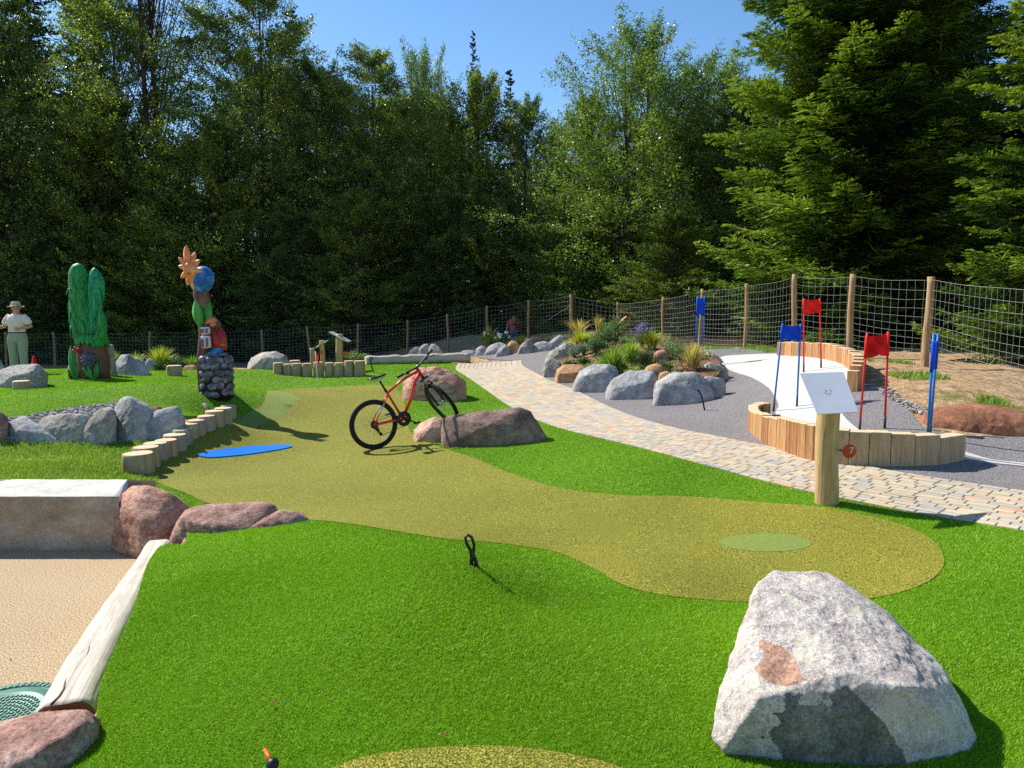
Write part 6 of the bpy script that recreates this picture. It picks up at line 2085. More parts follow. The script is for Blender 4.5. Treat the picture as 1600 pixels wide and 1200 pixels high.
def sun_figure():
    b = P(339, 614, 12.5); b.z = Tz(b.x, b.y) - .05
    root = empty('carved_figure', b); tag(root, 'carved pole with an orange sun face on a blue ball above a cobble base', 'wood carving')
    s_ = 12.5 / FPX
    def q(px, py, dy=0): return Vector(((px - 339) * s_, dy, (616 - py) * s_))
    V = Vector; rq = random.Random(9)
    mb = MB()
    h0, h1 = 0, q(0, 553).z
    loft(mb, [(V((0, 0, -.1)), .262, .262, X_, Y_), (V((0, 0, h1 * .5)), .262, .262, X_, Y_), (V((0, 0, h1)), .225, .225, X_, Y_)], 28, 1)
    rows = 6
    for j in range(rows):
        z = (j + .5) * h1 / rows; n = 10
        for i in range(n):
            an = 2 * pi * (i + .5 * (j % 2)) / n + rq.uniform(-.12, .12)
            c = V((.235 * math.cos(an), .235 * math.sin(an), z + rq.uniform(-.02, .02)))
            mb.ell(c, (.058 * rq.uniform(.85, 1.1), .088 * rq.uniform(.8, 1.1), .070 * rq.uniform(.85, 1.1)), 3, 0, Matrix.Rotation(an, 3, 'Z') @ Matrix.Rotation(rq.uniform(-.5, .5), 3, 'X'))
    for i in range(9):
        an = rq.uniform(0, 6.28); mb.ell(V((.13 * math.cos(an), .13 * math.sin(an), h1 + .0)), (.075, .07, .05), 2, 0)
    mb.build('cobble_base', [M['p_stone'], M['p_gap']], root)
    mb = MB()
    loft(mb, [(q(320, 612, -.12), .05, .06, X_, Y_), (q(319, 560, -.10), .06, .08, X_, Y_), (q(324, 520, .03), .11, .10, X_, Y_), (q(324, 480, .02), .13, .10, X_, Y_), (q(321, 460, .0), .135, .1, X_, Y_), (q(318, 440, .03), .11, .08, X_, Y_)], 18)
    mb.build('pole', M['p_brown'], root)
    mb = MB(); cb_ = q(323, 436, 0)
    mb.ell(cb_, (.195, .17, .235), 4, 0, Matrix.Rotation(R(20), 3, 'Y')); mb.tube([cb_ + V((-.02, 0, -.15)), q(317, 450, 0), q(316, 456, 0)], [.12, .08, .05], 14)
    mb.build('blue_ball', M['p_blue'], root)
    mb = MB(); sc_ = q(311, 421, -.15)
    mb.ell(sc_, (.112, .075, .13), 3)
    rays = [(306, 390, .07), (318, 398, .055), (296, 405, .045), (295, 416, .045), (298, 432, .05), (306, 442, .045), (314, 448, .045), (322, 440, .045), (328, 424, .05), (324, 408, .05)]
    for x, y, w_ in rays: leafshape(mb, sc_ + (q(x, y, -.13) - sc_) * .2, sc_ + (q(x, y, -.13) - sc_) * 1.18, w_ * .98, V((0, -1, 0)), .12)
    sun_o = mb.build('sun_flower', M['p_orange'], root)
    mb = MB()
    mb.ell(sc_ + V((0, -.06, -.005)), (.02, .022, .032), 2)
    for sx in (-1, 1): mb.ell(sc_ + V((sx * .045, -.048, -.02)), (.026, .018, .024), 2)
    mb.build('cheeks', M['p_orange'], sun_o)
    mb = MB()
    for sx in (-1, 1): mb.ell(sc_ + V((sx * .04, -.058, .035)), (.014, .008, .012), 2)
    mb.tube([sc_ + V((-.045, -.05, -.05)), sc_ + V((-.02, -.062, -.068)), sc_ + V((.02, -.062, -.068)), sc_ + V((.045, -.05, -.05))], [.004, .009, .009, .004], 8)
    mb.build('face_marks', plain('dark_face_paint', lin(110, 40, 28)), sun_o)
    mb = MB()
    leafshape(mb, q(322, 508, -.05), q(314, 466, -.05), .11, V((-.2, -1, 0)), .25); leafshape(mb, q(331, 500, -.05), q(333, 466, -.04), .075, V((.2, -1, 0)), .25)
    leafshape(mb, q(326, 512, .06), q(328, 476, .06), .09, V((0, 1, 0)), .25)
    mb.build('pointed_leaves', M['p_green3'], root)
    # the wanderer
    w_ = empty('wanderer_figure', (0, 0, 0)); w_.parent = root
    mb = MB(); hd = q(339, 503, -.02)
    mb.ell(hd, (.075, .08, .075), 3); mb.ell(hd + V((.05, -.06, -.01)), (.02, .02, .02), 2); mb.ell(q(355, 536, -.12), (.03, .03, .035), 2)
    mb.build('head', M['p_skin'], w_)
    mb = MB(); mb.lathe([(.115, -.01), (.10, .02), (.075, .06), (.04, .085), (0, .09)], hd + V((-.03, 0, .015)), 20, mat3=Matrix.Rotation(R(-12), 3, 'Y')); mb.lathe([(.11, .0), (0, -.005)], hd + V((-.03, 0, .015)), 20)
    mb.build('orange_hat', M['p_orange'], w_)
    mb = MB(); mb.ell(hd + V((.05, .01, -.03)), (.07, .07, .09), 3); mb.build('brown_hair', M['p_brown'], w_)
    mb = MB(); loft(mb, [(q(345, 545, 0), .12, .11, X_, Y_), (q(346, 530, 0), .125, .115, X_, Y_), (q(346, 517, 0), .10, .09, X_, Y_), (q(344, 508, 0), .05, .05, X_, Y_)], 20)
    mb.tube([q(349, 516, -.06), q(356, 527, -.10), q(355, 535, -.13)], [.06, .055, .035], 12)
    mb.build('red_jacket', M['p_red'], w_)
    mb = MB(); loft(mb, [(q(338, 558, -.05), .07, .07, X_, Y_), (q(341, 549, -.06), .10, .10, X_, Y_), (q(346, 541, -.02), .11, .11, X_, Y_)], 20)
    mb.build('blue_trousers', M['p_blue'], w_)
    mb = MB()
    mb.box(q(330.5, 531.5, -.14), (.155, .11, .21), Matrix.Rotation(R(-3), 3, 'Y'), 0, .03); mb.box(q(330.5, 514, -.14), (.15, .10, .125), Matrix.Rotation(R(-3), 3, 'Y'), 0, .03)
    bx = mb.build('white_backpack', M['p_white'], w_)
    mb = MB()
    for x, y, a, c in ((327, 533, .05, .14), (334, 532, .045, .15), (327.3, 514.3, .055, .075), (334.3, 514, .045, .075)):
        mb.box(q(x, y, -.197), (a, .008, c), None, 0, .002)
    mb.build('pocket_panels', plain('dark_panel', lin(128, 96, 98)), bx)
    mb = MB(); mb.tube([q(356, 536, -.14), q(354, 556, -.14)], .008, 6); mb.build('walking_stick', M['p_brown'], w_)
sun_figure()
# ================================================================== garden plants
nprng = np.random.default_rng(23)
def grass_tuft(name, loc, h, w_, n, stops, label, group, cat='ornamental grass', seed=0, lean=.0, blade_w=.008):
    r_ = np.random.default_rng(seed)
    k = 6
    an = r_.uniform(0, 2 * pi, n); sp = r_.uniform(0, 1, n) ** .6
    bx, by = np.cos(an) * sp * w_ * .25, np.sin(an) * sp * w_ * .25
    hh = h * r_.uniform(.55, 1.0, n); out = w_ * sp * r_.uniform(.3, 1.1, n)
    V_ = []
    side = an + pi / 2 + r_.normal(0, .5, n)
    for i in range(k):
        t0, t1 = i / k, (i + 1) / k
        def pt(t):
            return np.stack([bx + np.cos(an) * out * t ** 2 + lean * hh * t, by + np.sin(an) * out * t ** 2, hh * (t - .25 * sp * t ** 3)], 1)
        a, b = pt(t0), pt(t1)
        w0, w1 = blade_w * (1 - t0 ** 2) + .0006, blade_w * (1 - t1 ** 2) + .0006
        sd = np.stack([np.cos(side), np.sin(side), np.zeros(n)], 1)
        V_.append(np.stack([a - sd * w0, a + sd * w0, b + sd * w1, b - sd * w1], 1))
    V_ = np.stack(V_, 1).reshape(-1, 3)
    m = leafmat(name + '_mat%d' % seed, stops, .5, .35)
    o = mk_np(name, V_, 4, m, np.repeat(np.clip(r_.normal(.5, .28, n), 0, 1), k))
    o.location = loc
    tag(o, label, cat, group)
    return o
def leafy(name, loc, h, w_, n, stops, label, group, cat='shrub', seed=0, leaf=.03, flowers=None, upright=.4):
    r_ = np.random.default_rng(seed)
    root = empty(name, loc); tag(root, label, cat, group)
    nst = max(8, n // 40)
    mb = MB(); tips = []
    for i in range(nst):
        an = r_.uniform(0, 6.28); sp = math.sqrt(r_.uniform(0, 1))
        tip = Vector((math.cos(an) * w_ / 2 * sp, math.sin(an) * w_ / 2 * sp, h * r_.uniform(.6, 1) * (1 - .35 * sp)))
        midp = Vector((tip.x * .35, tip.y * .35, tip.z * .55)); tips.append((midp, tip))
        mb.tube([Vector((tip.x * .1, tip.y * .1, -.03)), midp, tip], [.006, .004, .002], 4, cap=False)
    mb.build('stems', plain(name + '_stem%d' % seed, lin(84, 96, 48)), root)
    V_, A_ = [], []
    ti = r_.integers(0, nst, n); t = r_.uniform(0, 1, n) ** .7
    a = np.array([tuple(q[0]) for q in tips])[ti]; b = np.array([tuple(q[1]) for q in tips])[ti]
    c = a * (1 - t[:, None]) + b * t[:, None] + r_.normal(0, leaf * .9, (n, 3))
    d = r_.normal(0, 1, (n, 3)); d[:, 2] = np.abs(d[:, 2]) * upright + .1; d /= np.linalg.norm(d, axis=1)[:, None]
    s_ = np.cross(d, r_.normal(0, 1, (n, 3))); s_ /= np.linalg.norm(s_, axis=1)[:, None]
    L = leaf * r_.uniform(.6, 1.3, n)[:, None]
    V_ = np.stack([c, c + d * L * .5 + s_ * L * .3, c + d * L, c + d * L * .5 - s_ * L * .3], 1).reshape(-1, 3)
    mk_np('foliage', V_, 4, leafmat(name + '_leaf%d' % seed, stops, .5, .3), np.clip(r_.normal(.5, .28, n), 0, 1), root)
    if flowers:
        col, cnt, sz, above = flowers
        mb = MB()
        for i in range(cnt):
            q = tips[i % nst][1] + Vector((r_.normal(0, .04), r_.normal(0, .04), above * r_.uniform(.3, 1)))
            mb.ell(q, (sz, sz, sz * .7), 1)
        mb.build('blossoms', plain(name + '_flower%d' % seed, col, .7, .2, 0, .15, 60), root)
    return root
YG = [(0, lin(96,120,24)), (.5, lin(168,180,44)), (1, lin(222,214,110))]
GG = [(0, lin(60,96,20)), (.5, lin(116,156,40)), (1, lin(176,196,84))]
DG = [(0, lin(34,54,26)), (.5, lin(66,98,44)), (1, lin(118,144,80))]
MG = [(0, lin(56,84,40)), (.5, lin(98,128,66)), (1, lin(160,178,120))]
SG = [(0, lin(84,104,88)), (.5, lin(124,146,128)), (1, lin(176,190,170))]
LG = [(0, lin(90,120,30)), (.5, lin(146,176,50)), (1, lin(200,214,100))]
ST = [(0, lin(150,130,70)), (.5, lin(196,176,100)), (1, lin(228,214,150))]
def px_size(px, Y): return px / FPX * Y
# by the carved figures
def gp(px, py, Y):
    q = P(px, py, Y); q.z = Tz(q.x, Y); return q
GF = 'garden plants behind the carved figures'
grass_tuft('ornamental_grass', gp(251, 578, 18.6), .70, .45, 320, YG, 'tall yellow ornamental grass behind the single stump', GF, seed=1, blade_w=.010)
grass_tuft('ornamental_grass', gp(212, 570, 19.0), .55, .35, 160, YG, 'small yellow-green grass behind the pointed boulder', GF, seed=2, blade_w=.009)
grass_tuft('ornamental_grass', gp(302, 575, 18.9), .45, .4, 200, GG, 'low yellow-green grass left of the carved sun pole', GF, seed=3, blade_w=.009)
grass_tuft('ornamental_grass', gp(178, 575, 18.6), .6, .3, 160, GG, 'upright green grass right of the green carved figure', GF, seed=4, blade_w=.008)
leafy('shrub', gp(250, 583, 18.2), .26, .42, 900, DG, 'small dark green shrub in front of the tall yellow grass', GF, seed=5)
leafy('shrub', gp(273, 575, 18.8), .40, .55, 900, MG, 'grey-green shrub between the yellow grass and the carved sun pole', GF, seed=6)
leafy('flower_clump', gp(228, 567, 18.9), .32, .4, 500, MG, 'low plant with pale lilac flowers behind the small pointed rock', GF, 'flowers', 7, flowers=(lin(160,150,200), 60, .016, .08))
# far bank
leafy('shrub', gp(772, 540, 27.2), .55, 1.2, 1500, LG, 'yellow-green shrub behind the distant boulders', 'plants on the far bank', seed=8, leaf=.05, flowers=(lin(236,236,220), 10, .06, .15))
grass_tuft('ornamental_grass', gp(764, 530, 27.6), .95, .5, 140, ST, 'dry tan seed heads in front of the fence', 'plants on the far bank', seed=9, blade_w=.016)
leafy('shrub', gp(787, 543, 26.8), .5, .5, 500, MG, 'green shrub with white blossoms near the fence', 'plants on the far bank', seed=10, leaf=.05, flowers=(lin(240,240,232), 9, .07, .1))
leafy('shrub', gp(812, 540, 26.6), .3, .6, 500, LG, 'low yellow-green plant above the tan rounded rock', 'plants on the far bank', seed=11, leaf=.05)
leafy('shrub', gp(553, 566, 24.0), .45, .9, 700, MG, 'greyish weed clump beside the thick sign post', 'plants on the far bank', seed=12, leaf=.05)
# planting bed: (px, base py, height px, width px, kind, colours, label)
GPB = 'plants in the planting bed'
bed = [
 (888,540,16,22,'s',YG,'yellow-green clump at the back left of the bed'),(908,536,26,28,'g',YG,'yellow feathery grass behind the orange marker flag'),
 (898,552,20,18,'s',SG,'silvery clump by the orange marker flag'),(912,550,22,16,'s',SG,'second silvery clump right of the orange marker flag'),
 (930,552,34,26,'l',MG,'medium green shrub left of the yellow centre grass'),(945,545,36,30,'l',MG,'tall leafy green shrub behind the yellow centre grass'),
 (962,538,44,38,'l',MG,'tallest grey-green shrub of the bed below the wooden lectern'),(958,572,46,28,'g',GG,'upright yellow-green grass in the middle of the bed'),
 (985,560,34,28,'g',LG,'loose green grass right of the middle'),(1004,545,44,26,'f',MG,'tall stems with violet asters'),(1018,543,30,24,'g',YG,'round yellow-green grass behind the violet asters'),
 (1008,566,34,32,'d',DG,'dark green round shrub left of the pale pink stone'),(925,572,14,20,'s',LG,'bright lettuce-green low plant at the bed front left'),
 (943,566,14,20,'s',LG,'small light green plant left of the centre grass'),(992,577,18,34,'s',LG,'spreading light green ground cover at the bed front'),
 (972,570,16,24,'s',GG,'low green cushion right of the centre grass'),(1036,572,20,26,'d',DG,'small dark shrub below the pale pink stone'),
 (1048,578,18,34,'d',DG,'blue-green spreading conifer cushion at the bed front'),(1066,582,14,30,'d',MG,'grey-green cushion at the bed front right'),
 (1082,568,46,26,'g',ST,'straw-coloured arching grass near the right end of the bed'),(1055,556,24,28,'s',MG,'pale low shrub behind the dark one'),
 (892,562,10,16,'s',DG,'tiny dark green plant in the bare soil'),(912,560,9,14,'s',DG,'tiny green rosette in the bare soil'),
 (1000,572,12,16,'s',DG,'small dark tuft beside the orange stone'),(873,547,9,9,'s',MG,'small tuft between the back left boulders'),
 (935,520,30,14,'p',ST,'dry pale plume with pink blossoms at the back of the bed'),(905,520,24,40,'p',ST,'feathery pale seed heads at the back of the bed'),
 (1072,575,14,22,'r',[(0,lin(90,30,24)),(.5,lin(140,60,44)),(1,lin(180,110,70))],'reddish low plant in front of the straw grass')]
for i, (px, py, hp, wp, kd, stp, lb) in enumerate(bed):
    g = cast_bed(px, py)
    h, wd = px_size(hp, g.y) * 1.12, px_size(wp, g.y) * 1.3
    if kd in 'g': grass_tuft('ornamental_grass', g, h * 1.05, wd * .8, 420, stp, lb, GPB, seed=30 + i, blade_w=.009)
    elif kd == 'p': grass_tuft('ornamental_grass', g, h * 1.1, wd * .7, 70, stp, lb, GPB, seed=30 + i, blade_w=.012)
    elif kd == 'f': leafy('flower_clump', g, h * .85, wd, 900, stp, lb, GPB, 'flowers', 30 + i, flowers=(lin(140,120,190), 90, .02, .10))
    else: leafy('garden_shrub' if kd in 'ld' else 'low_plant', g, h, wd, 2200 if kd in 'ld' else 1100, stp, lb, GPB, 'shrub' if kd in 'ld' else 'plant', 30 + i, leaf=.035 if kd != 'd' else .026)
# low ground cover between the bed plants
r_ = np.random.default_rng(77)
bx_ = [p[0] for p in bed_w]; by_ = [p[1] for p in bed_w]
n = 26000
x = r_.uniform(min(bx_), max(bx_), n); y = r_.uniform(min(by_), max(by_), n)
ok = inside(bed_w, x, y) & (np.array([noise.fractal(Vector((a * 1.1, b * 1.1, 9)), 1, 2, 3) for a, b in zip(x, y)]) > .02)
x, y = x[ok], y[ok]; z = T(x, y) + .30 ; n = len(x)
B_ = np.array(bed_w)
dd = np.array([math.sqrt((((np.array([a, b]) - B_) ** 2).sum(1)).min()) for a, b in zip(x, y)])
z = T(x, y) + .16 + .2 * np.clip(dd / 1.3, 0, 1) + r_.uniform(0, .07, n)
d = r_.normal(0, 1, (n, 3)); d[:, 2] = np.abs(d[:, 2]) * .5; d /= np.linalg.norm(d, axis=1)[:, None]
sdv = np.cross(d, r_.normal(0, 1, (n, 3))); sdv /= np.linalg.norm(sdv, axis=1)[:, None]
c = np.stack([x, y, z], 1); L = .045 * r_.uniform(.5, 1.3, n)[:, None]
o = mk_np('ground_cover', np.stack([c, c + d * L * .5 + sdv * L * .3, c + d * L, c + d * L * .5 - sdv * L * .3], 1).reshape(-1, 3), 4, leafmat('ground_cover_leaf', MG, .5, .3), np.clip(r_.normal(.5, .28, n), 0, 1))
tag(o, 'low green ground cover between the plants of the bed', 'ground cover', kind='stuff')
# grass along the right fence
def tufts(name, poly, n, h, stops, label, seed):
    r_ = np.random.default_rng(seed); w_ = world_poly(poly, smooth=False)
    xs = [p[0] for p in w_]; ys = [p[1] for p in w_]
    V_, A_ = [], []
    x = r_.uniform(min(xs), max(xs), n * 3); y = r_.uniform(min(ys), max(ys), n * 3)
    ok = inside(w_, x, y) & (np.array([noise.noise(Vector((a * 1.3, b * 1.3, 4))) for a, b in zip(x, y)]) > .12)
    x, y = x[ok][:n], y[ok][:n]; n = len(x); z = T(x, y) - .03
    an = r_.uniform(0, 6.28, n); hh = h * r_.uniform(.4, 1.2, n); ww = .007
    dx, dy = np.cos(an) * ww, np.sin(an) * ww; lx, ly = hh * r_.normal(0, .5, n), hh * r_.normal(0, .5, n)
    V_ = np.stack([np.stack([x - dx, y - dy, z], 1), np.stack([x + dx, y + dy, z], 1), np.stack([x + lx, y + ly, z + hh], 1)], 1).reshape(-1, 3)
    o = mk_np(name, V_, 3, leafmat(name + str(seed), stops, .5, .35), np.clip(r_.normal(.5, .3, n), 0, 1))
    tag(o, label, 'grass', kind='stuff')
tufts('bank_grass', [(1340,552),(1400,560),(1470,580),(1600,620),(1600,662),(1560,655),(1500,600),(1420,590),(1380,585)], 7000, .06, GG, 'patchy grass on the dirt bank below the fence', 3)
tufts('bank_grass', [(1040,541),(1100,541),(1230,545),(1230,551),(1120,548),(1040,546)], 9000, .10, GG, 'thin grass strip along the far fence', 4)
tufts('bank_grass', [(890,524),(960,526),(1060,538),(1060,543),(960,536),(890,533)], 9000, .10, ST, 'dry grass on the bank behind the planting bed', 5)
tufts('weeds', [(1390,540),(1480,555),(1700,640),(1700,600),(1480,545),(1400,535)], 2500, .2, GG, 'taller weeds along the right fence line', 6)

# ================================================================== trees
def norm(a): return a / np.maximum(np.linalg.norm(a, axis=-1, keepdims=True), 1e-9)
def broadleaf(Hh, Rr, hb, M_, K, seed, shape=.6, leaf=.09, mat='leaf_a', upang=.6, gap=.0, spike=1.0, trunk_r=.22, ntr=1):
    r_ = np.random.default_rng(seed)
    root = empty('broadleaf_tree', (0, 0, 0))
    # limbs carry flat fans of sprays; the gaps between the limbs stay open
    NL = max(40, M_ // 22); PL = 22
    ul = np.sort(r_.uniform(0, 1, NL) ** .9); tl = (np.arange(NL) * 2.4 + r_.normal(0, .5, NL))
    env = np.clip(1 - ul ** 2.3, 0, 1) ** .62 * np.clip(.62 + .38 * np.sqrt(ul / .18), 0, 1)
    radl = Rr * (env * .92 + .10) * np.clip(1 + r_.normal(0, .20, NL), .5, 1.5)
    if gap > 0:
        keep = r_.uniform(0, 1, NL) > gap; ul, tl, radl = ul[keep], tl[keep], radl[keep]; NL = len(ul)
    angl = upang * (.15 + .9 * ul ** 1.5) + r_.normal(0, .12, NL)
    sL = r_.uniform(.28, 1.0, (NL, PL)) ** .8
    latl = r_.normal(0, .30, (NL, PL)) * (1.15 - sL) * radl[:, None] * .9
    dh = np.stack([np.cos(tl), np.sin(tl), 0 * tl], 1); sh = np.stack([-np.sin(tl), np.cos(tl), 0 * tl], 1)
    zb = hb + (Hh - hb) * ul
    rise = np.tan(np.clip(angl, -.2, 1.25))
    tip = dh[:, None] * (sL * radl[:, None])[..., None] + sh[:, None] * latl[..., None]
    tip[..., 2] = zb[:, None] + (sL - .75) * radl[:, None] * np.minimum(rise, 2.2)[:, None] + r_.normal(0, .16, (NL, PL)) - .12 * np.abs(latl)
    tip = tip.reshape(-1, 3); M_ = len(tip)
    th = np.repeat(tl, PL) + np.arctan2(latl, sL * radl[:, None] + .3).ravel() + r_.normal(0, .2, M_); u = np.repeat(ul, PL)
    ang = np.repeat(angl, PL) * .9 + .1 + r_.normal(0, .28, M_)
    ax_ = norm(np.stack([np.cos(th) * np.cos(ang), np.sin(th) * np.cos(ang), np.sin(ang)], 1))
    L = r_.uniform(.6, 1.25, M_) * spike * (Rr / 4) ** .5
    up = np.array([0, 0, 1.0]); sd = norm(np.cross(ax_, up)); nn = norm(np.cross(sd, ax_))
    s_ = r_.uniform(0, 1, (M_, K)); wdt = (1 - s_) * .33 + .05
    lat = r_.normal(0, 1, (M_, K)) * wdt * L[:, None] * .6
    dep = r_.normal(0, 1, (M_, K)) * .06 * L[:, None]
    c = tip[:, None] + ax_[:, None] * (s_ - .75)[..., None] * L[:, None, None] + sd[:, None] * lat[..., None] + nn[:, None] * (dep - .10 * np.abs(lat))[..., None]
    c = c.reshape(-1, 3); N_ = len(c)
    nrm = norm(np.repeat(nn, K, 0) * .8 + r_.normal(0, .62, (N_, 3)))
    d = norm(np.cross(nrm, r_.normal(0, 1, (N_, 3)))); e = np.cross(nrm, d)
    l_ = leaf * r_.uniform(.6, 1.3, (N_, 1))
    V_ = np.stack([c - d * l_ * .5, c + e * l_ * .32, c + d * l_ * .5, c - e * l_ * .32], 1).reshape(-1, 3)
    at_ = np.clip(np.repeat(.5 + .22 * r_.normal(0, 1, M_), K) + r_.normal(0, .16, N_), 0, 1)
    mk_np('crown', V_, 4, M[mat], at_, root)
    mb = MB()
    for t_ in range(ntr):
        lx, ly = r_.normal(0, .35 if ntr > 1 else .12, 2)
        tp = [Vector((lx * t + .15 * math.sin(t * 4 + seed + t_) + (.25 * t_), ly * t + .15 * math.cos(t * 3 + seed) , Hh * .9 * t - .3)) for t in np.linspace(0, 1, 9)]
        mb.tube(tp, [trunk_r * (1 - .88 * t) + .01 for t in np.linspace(0, 1, 9)], 9, cap=False)
        for i in r_.choice(len(tip), min(46 if gap > 0 else 70, len(tip)), replace=False):
            q = tip[i] - ax_[i] * L[i] * .4
            t0 = max(.08, min(.9, (q[2] / Hh) - .14 * r_.uniform(.6, 1.4)))
            a = tp[0].lerp(tp[-1], t0); k = t0 * 8; a = tp[int(k)].lerp(tp[min(8, int(k) + 1)], k - int(k))
            b = Vector(q); m_ = a.lerp(b, .5) + Vector((0, 0, -.06 * (b - a).length))
            r0 = trunk_r * (1 - .88 * t0) * .26 + .010
            mb.tube([a, m_, b], [r0, r0 * .6, .012], 5, cap=False)
    mb.build('trunk', M['bark'], root)
    return root
def conifer(Hh, Rr, hb, seed, mat='needle_a', gapz=.33, per=7, droop=-.15, sub=5, tw=.10, shape=.8, trunk_r=.2, ntw=22, nw=.045, blen=1.0, ragged=.25, bias=None):
    r_ = np.random.default_rng(seed)
    root = empty('conifer_tree', (0, 0, 0))
    Q, A_ = [], []
    mb = MB()
    mb.tube([Vector((.08 * math.sin(t * 5 + seed), .08 * math.cos(t * 4), Hh * t - .3)) for t in np.linspace(0, 1, 10)], [trunk_r * (1 - .95 * t) + .01 for t in np.linspace(0, 1, 10)], 10, cap=False)
    z = hb
    while z < Hh - .15:
        t = (z - hb) / (Hh - hb)
        Lb = Rr * ((1 - t) ** shape) + .12
        np_ = max(3, int(per * (.55 + .45 * (1 - t))))
        a0 = r_.uniform(0, 6.28)
        for i in range(np_):
            an = a0 + 2 * pi * i / np_ + r_.normal(0, .18)
            l = Lb * r_.uniform(1 - ragged * 1.6, 1 + ragged * .5) * blen
            if bias is not None: l *= 1 + bias[0] * math.cos(an - bias[1])
            zb = z + r_.uniform(-.15, .15)
            dirh = np.array([math.cos(an), math.sin(an), 0.0]); sdv = np.array([-math.sin(an), math.cos(an), 0.0])
            rise = .28 * t + droop * (1 - t) + r_.normal(0, .06)
            nk = max(6, int(ntw * l / Rr) + 4)
            s_ = np.linspace(.12, 1, nk)
            P_ = np.array([0, 0, zb]) + dirh[None] * (s_ * l)[:, None] + np.array([0, 0, 1.0])[None] * (l * (rise * s_ + (.18 - .2 * t) * s_ ** 3))[:, None] 
            mb.tube([Vector((0, 0, zb)), Vector(P_[nk // 2]), Vector(P_[-1])], [.03 * (l / 2) ** .5 * (1 - .5 * t) + .004, .014, .003], 4, cap=False)
            shade_r = np.clip(.5 + .2 * r_.normal(), 0, 1)
            for sgn in (-1, 1):
                tl = l * .36 * (1.02 - s_) ** .6 * r_.uniform(.7, 1.15, nk) + .06
                td = norm(dirh[None] * .62 + sgn * sdv[None] * .78 + np.array([0, 0, -.05])[None] + r_.normal(0, .10, (nk, 3)) * np.array([1, 1, 2.2])[None])
                # the twig itself and its side shoots as narrow needled blades lying roughly in the branch plane
                for j in range(sub + 1):
                    if j == 0: o_, d_, ll = P_, td, tl
                    else:
                        f = (j - .3) / (sub + .3); sg2 = 1 if j % 2 else -1
                        o_ = P_ + td * (tl * f)[:, None]
                        d_ = norm(td * .75 + sg2 * np.cross(td, np.array([0, 0, 1.0])) * .65 + r_.normal(0, .12, (nk, 3)))
                        ll = tl * (1 - f) * .55 + tw * .6
                    sd_ = norm(np.cross(d_, np.array([0, 0, 1.0])[None] + r_.normal(0, .35, (nk, 3)))) * nw
                    Lm = d_ * ll[:, None]
                    q = np.stack([o_, o_ + Lm * .45 + sd_, o_ + Lm, o_ + Lm * .45 - sd_], 1)
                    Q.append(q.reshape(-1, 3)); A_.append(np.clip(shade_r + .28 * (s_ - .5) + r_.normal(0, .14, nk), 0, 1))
        z += gapz * r_.uniform(.75, 1.25) * (1 - .4 * t)
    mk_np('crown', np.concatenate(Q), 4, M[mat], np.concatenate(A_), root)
    mb.build('trunk', M['bark'], root)
    return root

protos = {
 'hb1': broadleaf(18, 5.0, .6, 3300, 36, 1, .62, .105, 'leaf_a', upang=.45),
 'hb2': broadleaf(15, 4.7, .4, 2900, 36, 2, .7, .105, 'leaf_b', upang=.5),
 'hb3': broadleaf(16, 4.9, .4, 3200, 38, 3, .75, .095, 'leaf_c', upang=.95, spike=1.2, ntr=2, trunk_r=.15),
 'airy': broadleaf(20, 5.4, 2.0, 3900, 36, 4, .55, .10, 'leaf_a', gap=.2, ntr=2, trunk_r=.22, upang=.4),
 'hb4': broadleaf(13, 4.4, .3, 2500, 36, 5, .8, .105, 'leaf_a', upang=.6),
 'sp1': conifer(20, 3.2, 1.0, 6, 'needle_b', .42, 7, -.3, 3, .1, .8, .22, 16, .07),
 'sp2': conifer(16, 2.3, .6, 7, 'needle_b', .40, 6, -.25, 3, .1, .75, .18, 14, .065),
}
HTS = {'hb1': 18, 'hb2': 15, 'hb3': 16, 'airy': 20, 'hb4': 13, 'sp1': 20, 'sp2': 16}
used = set()
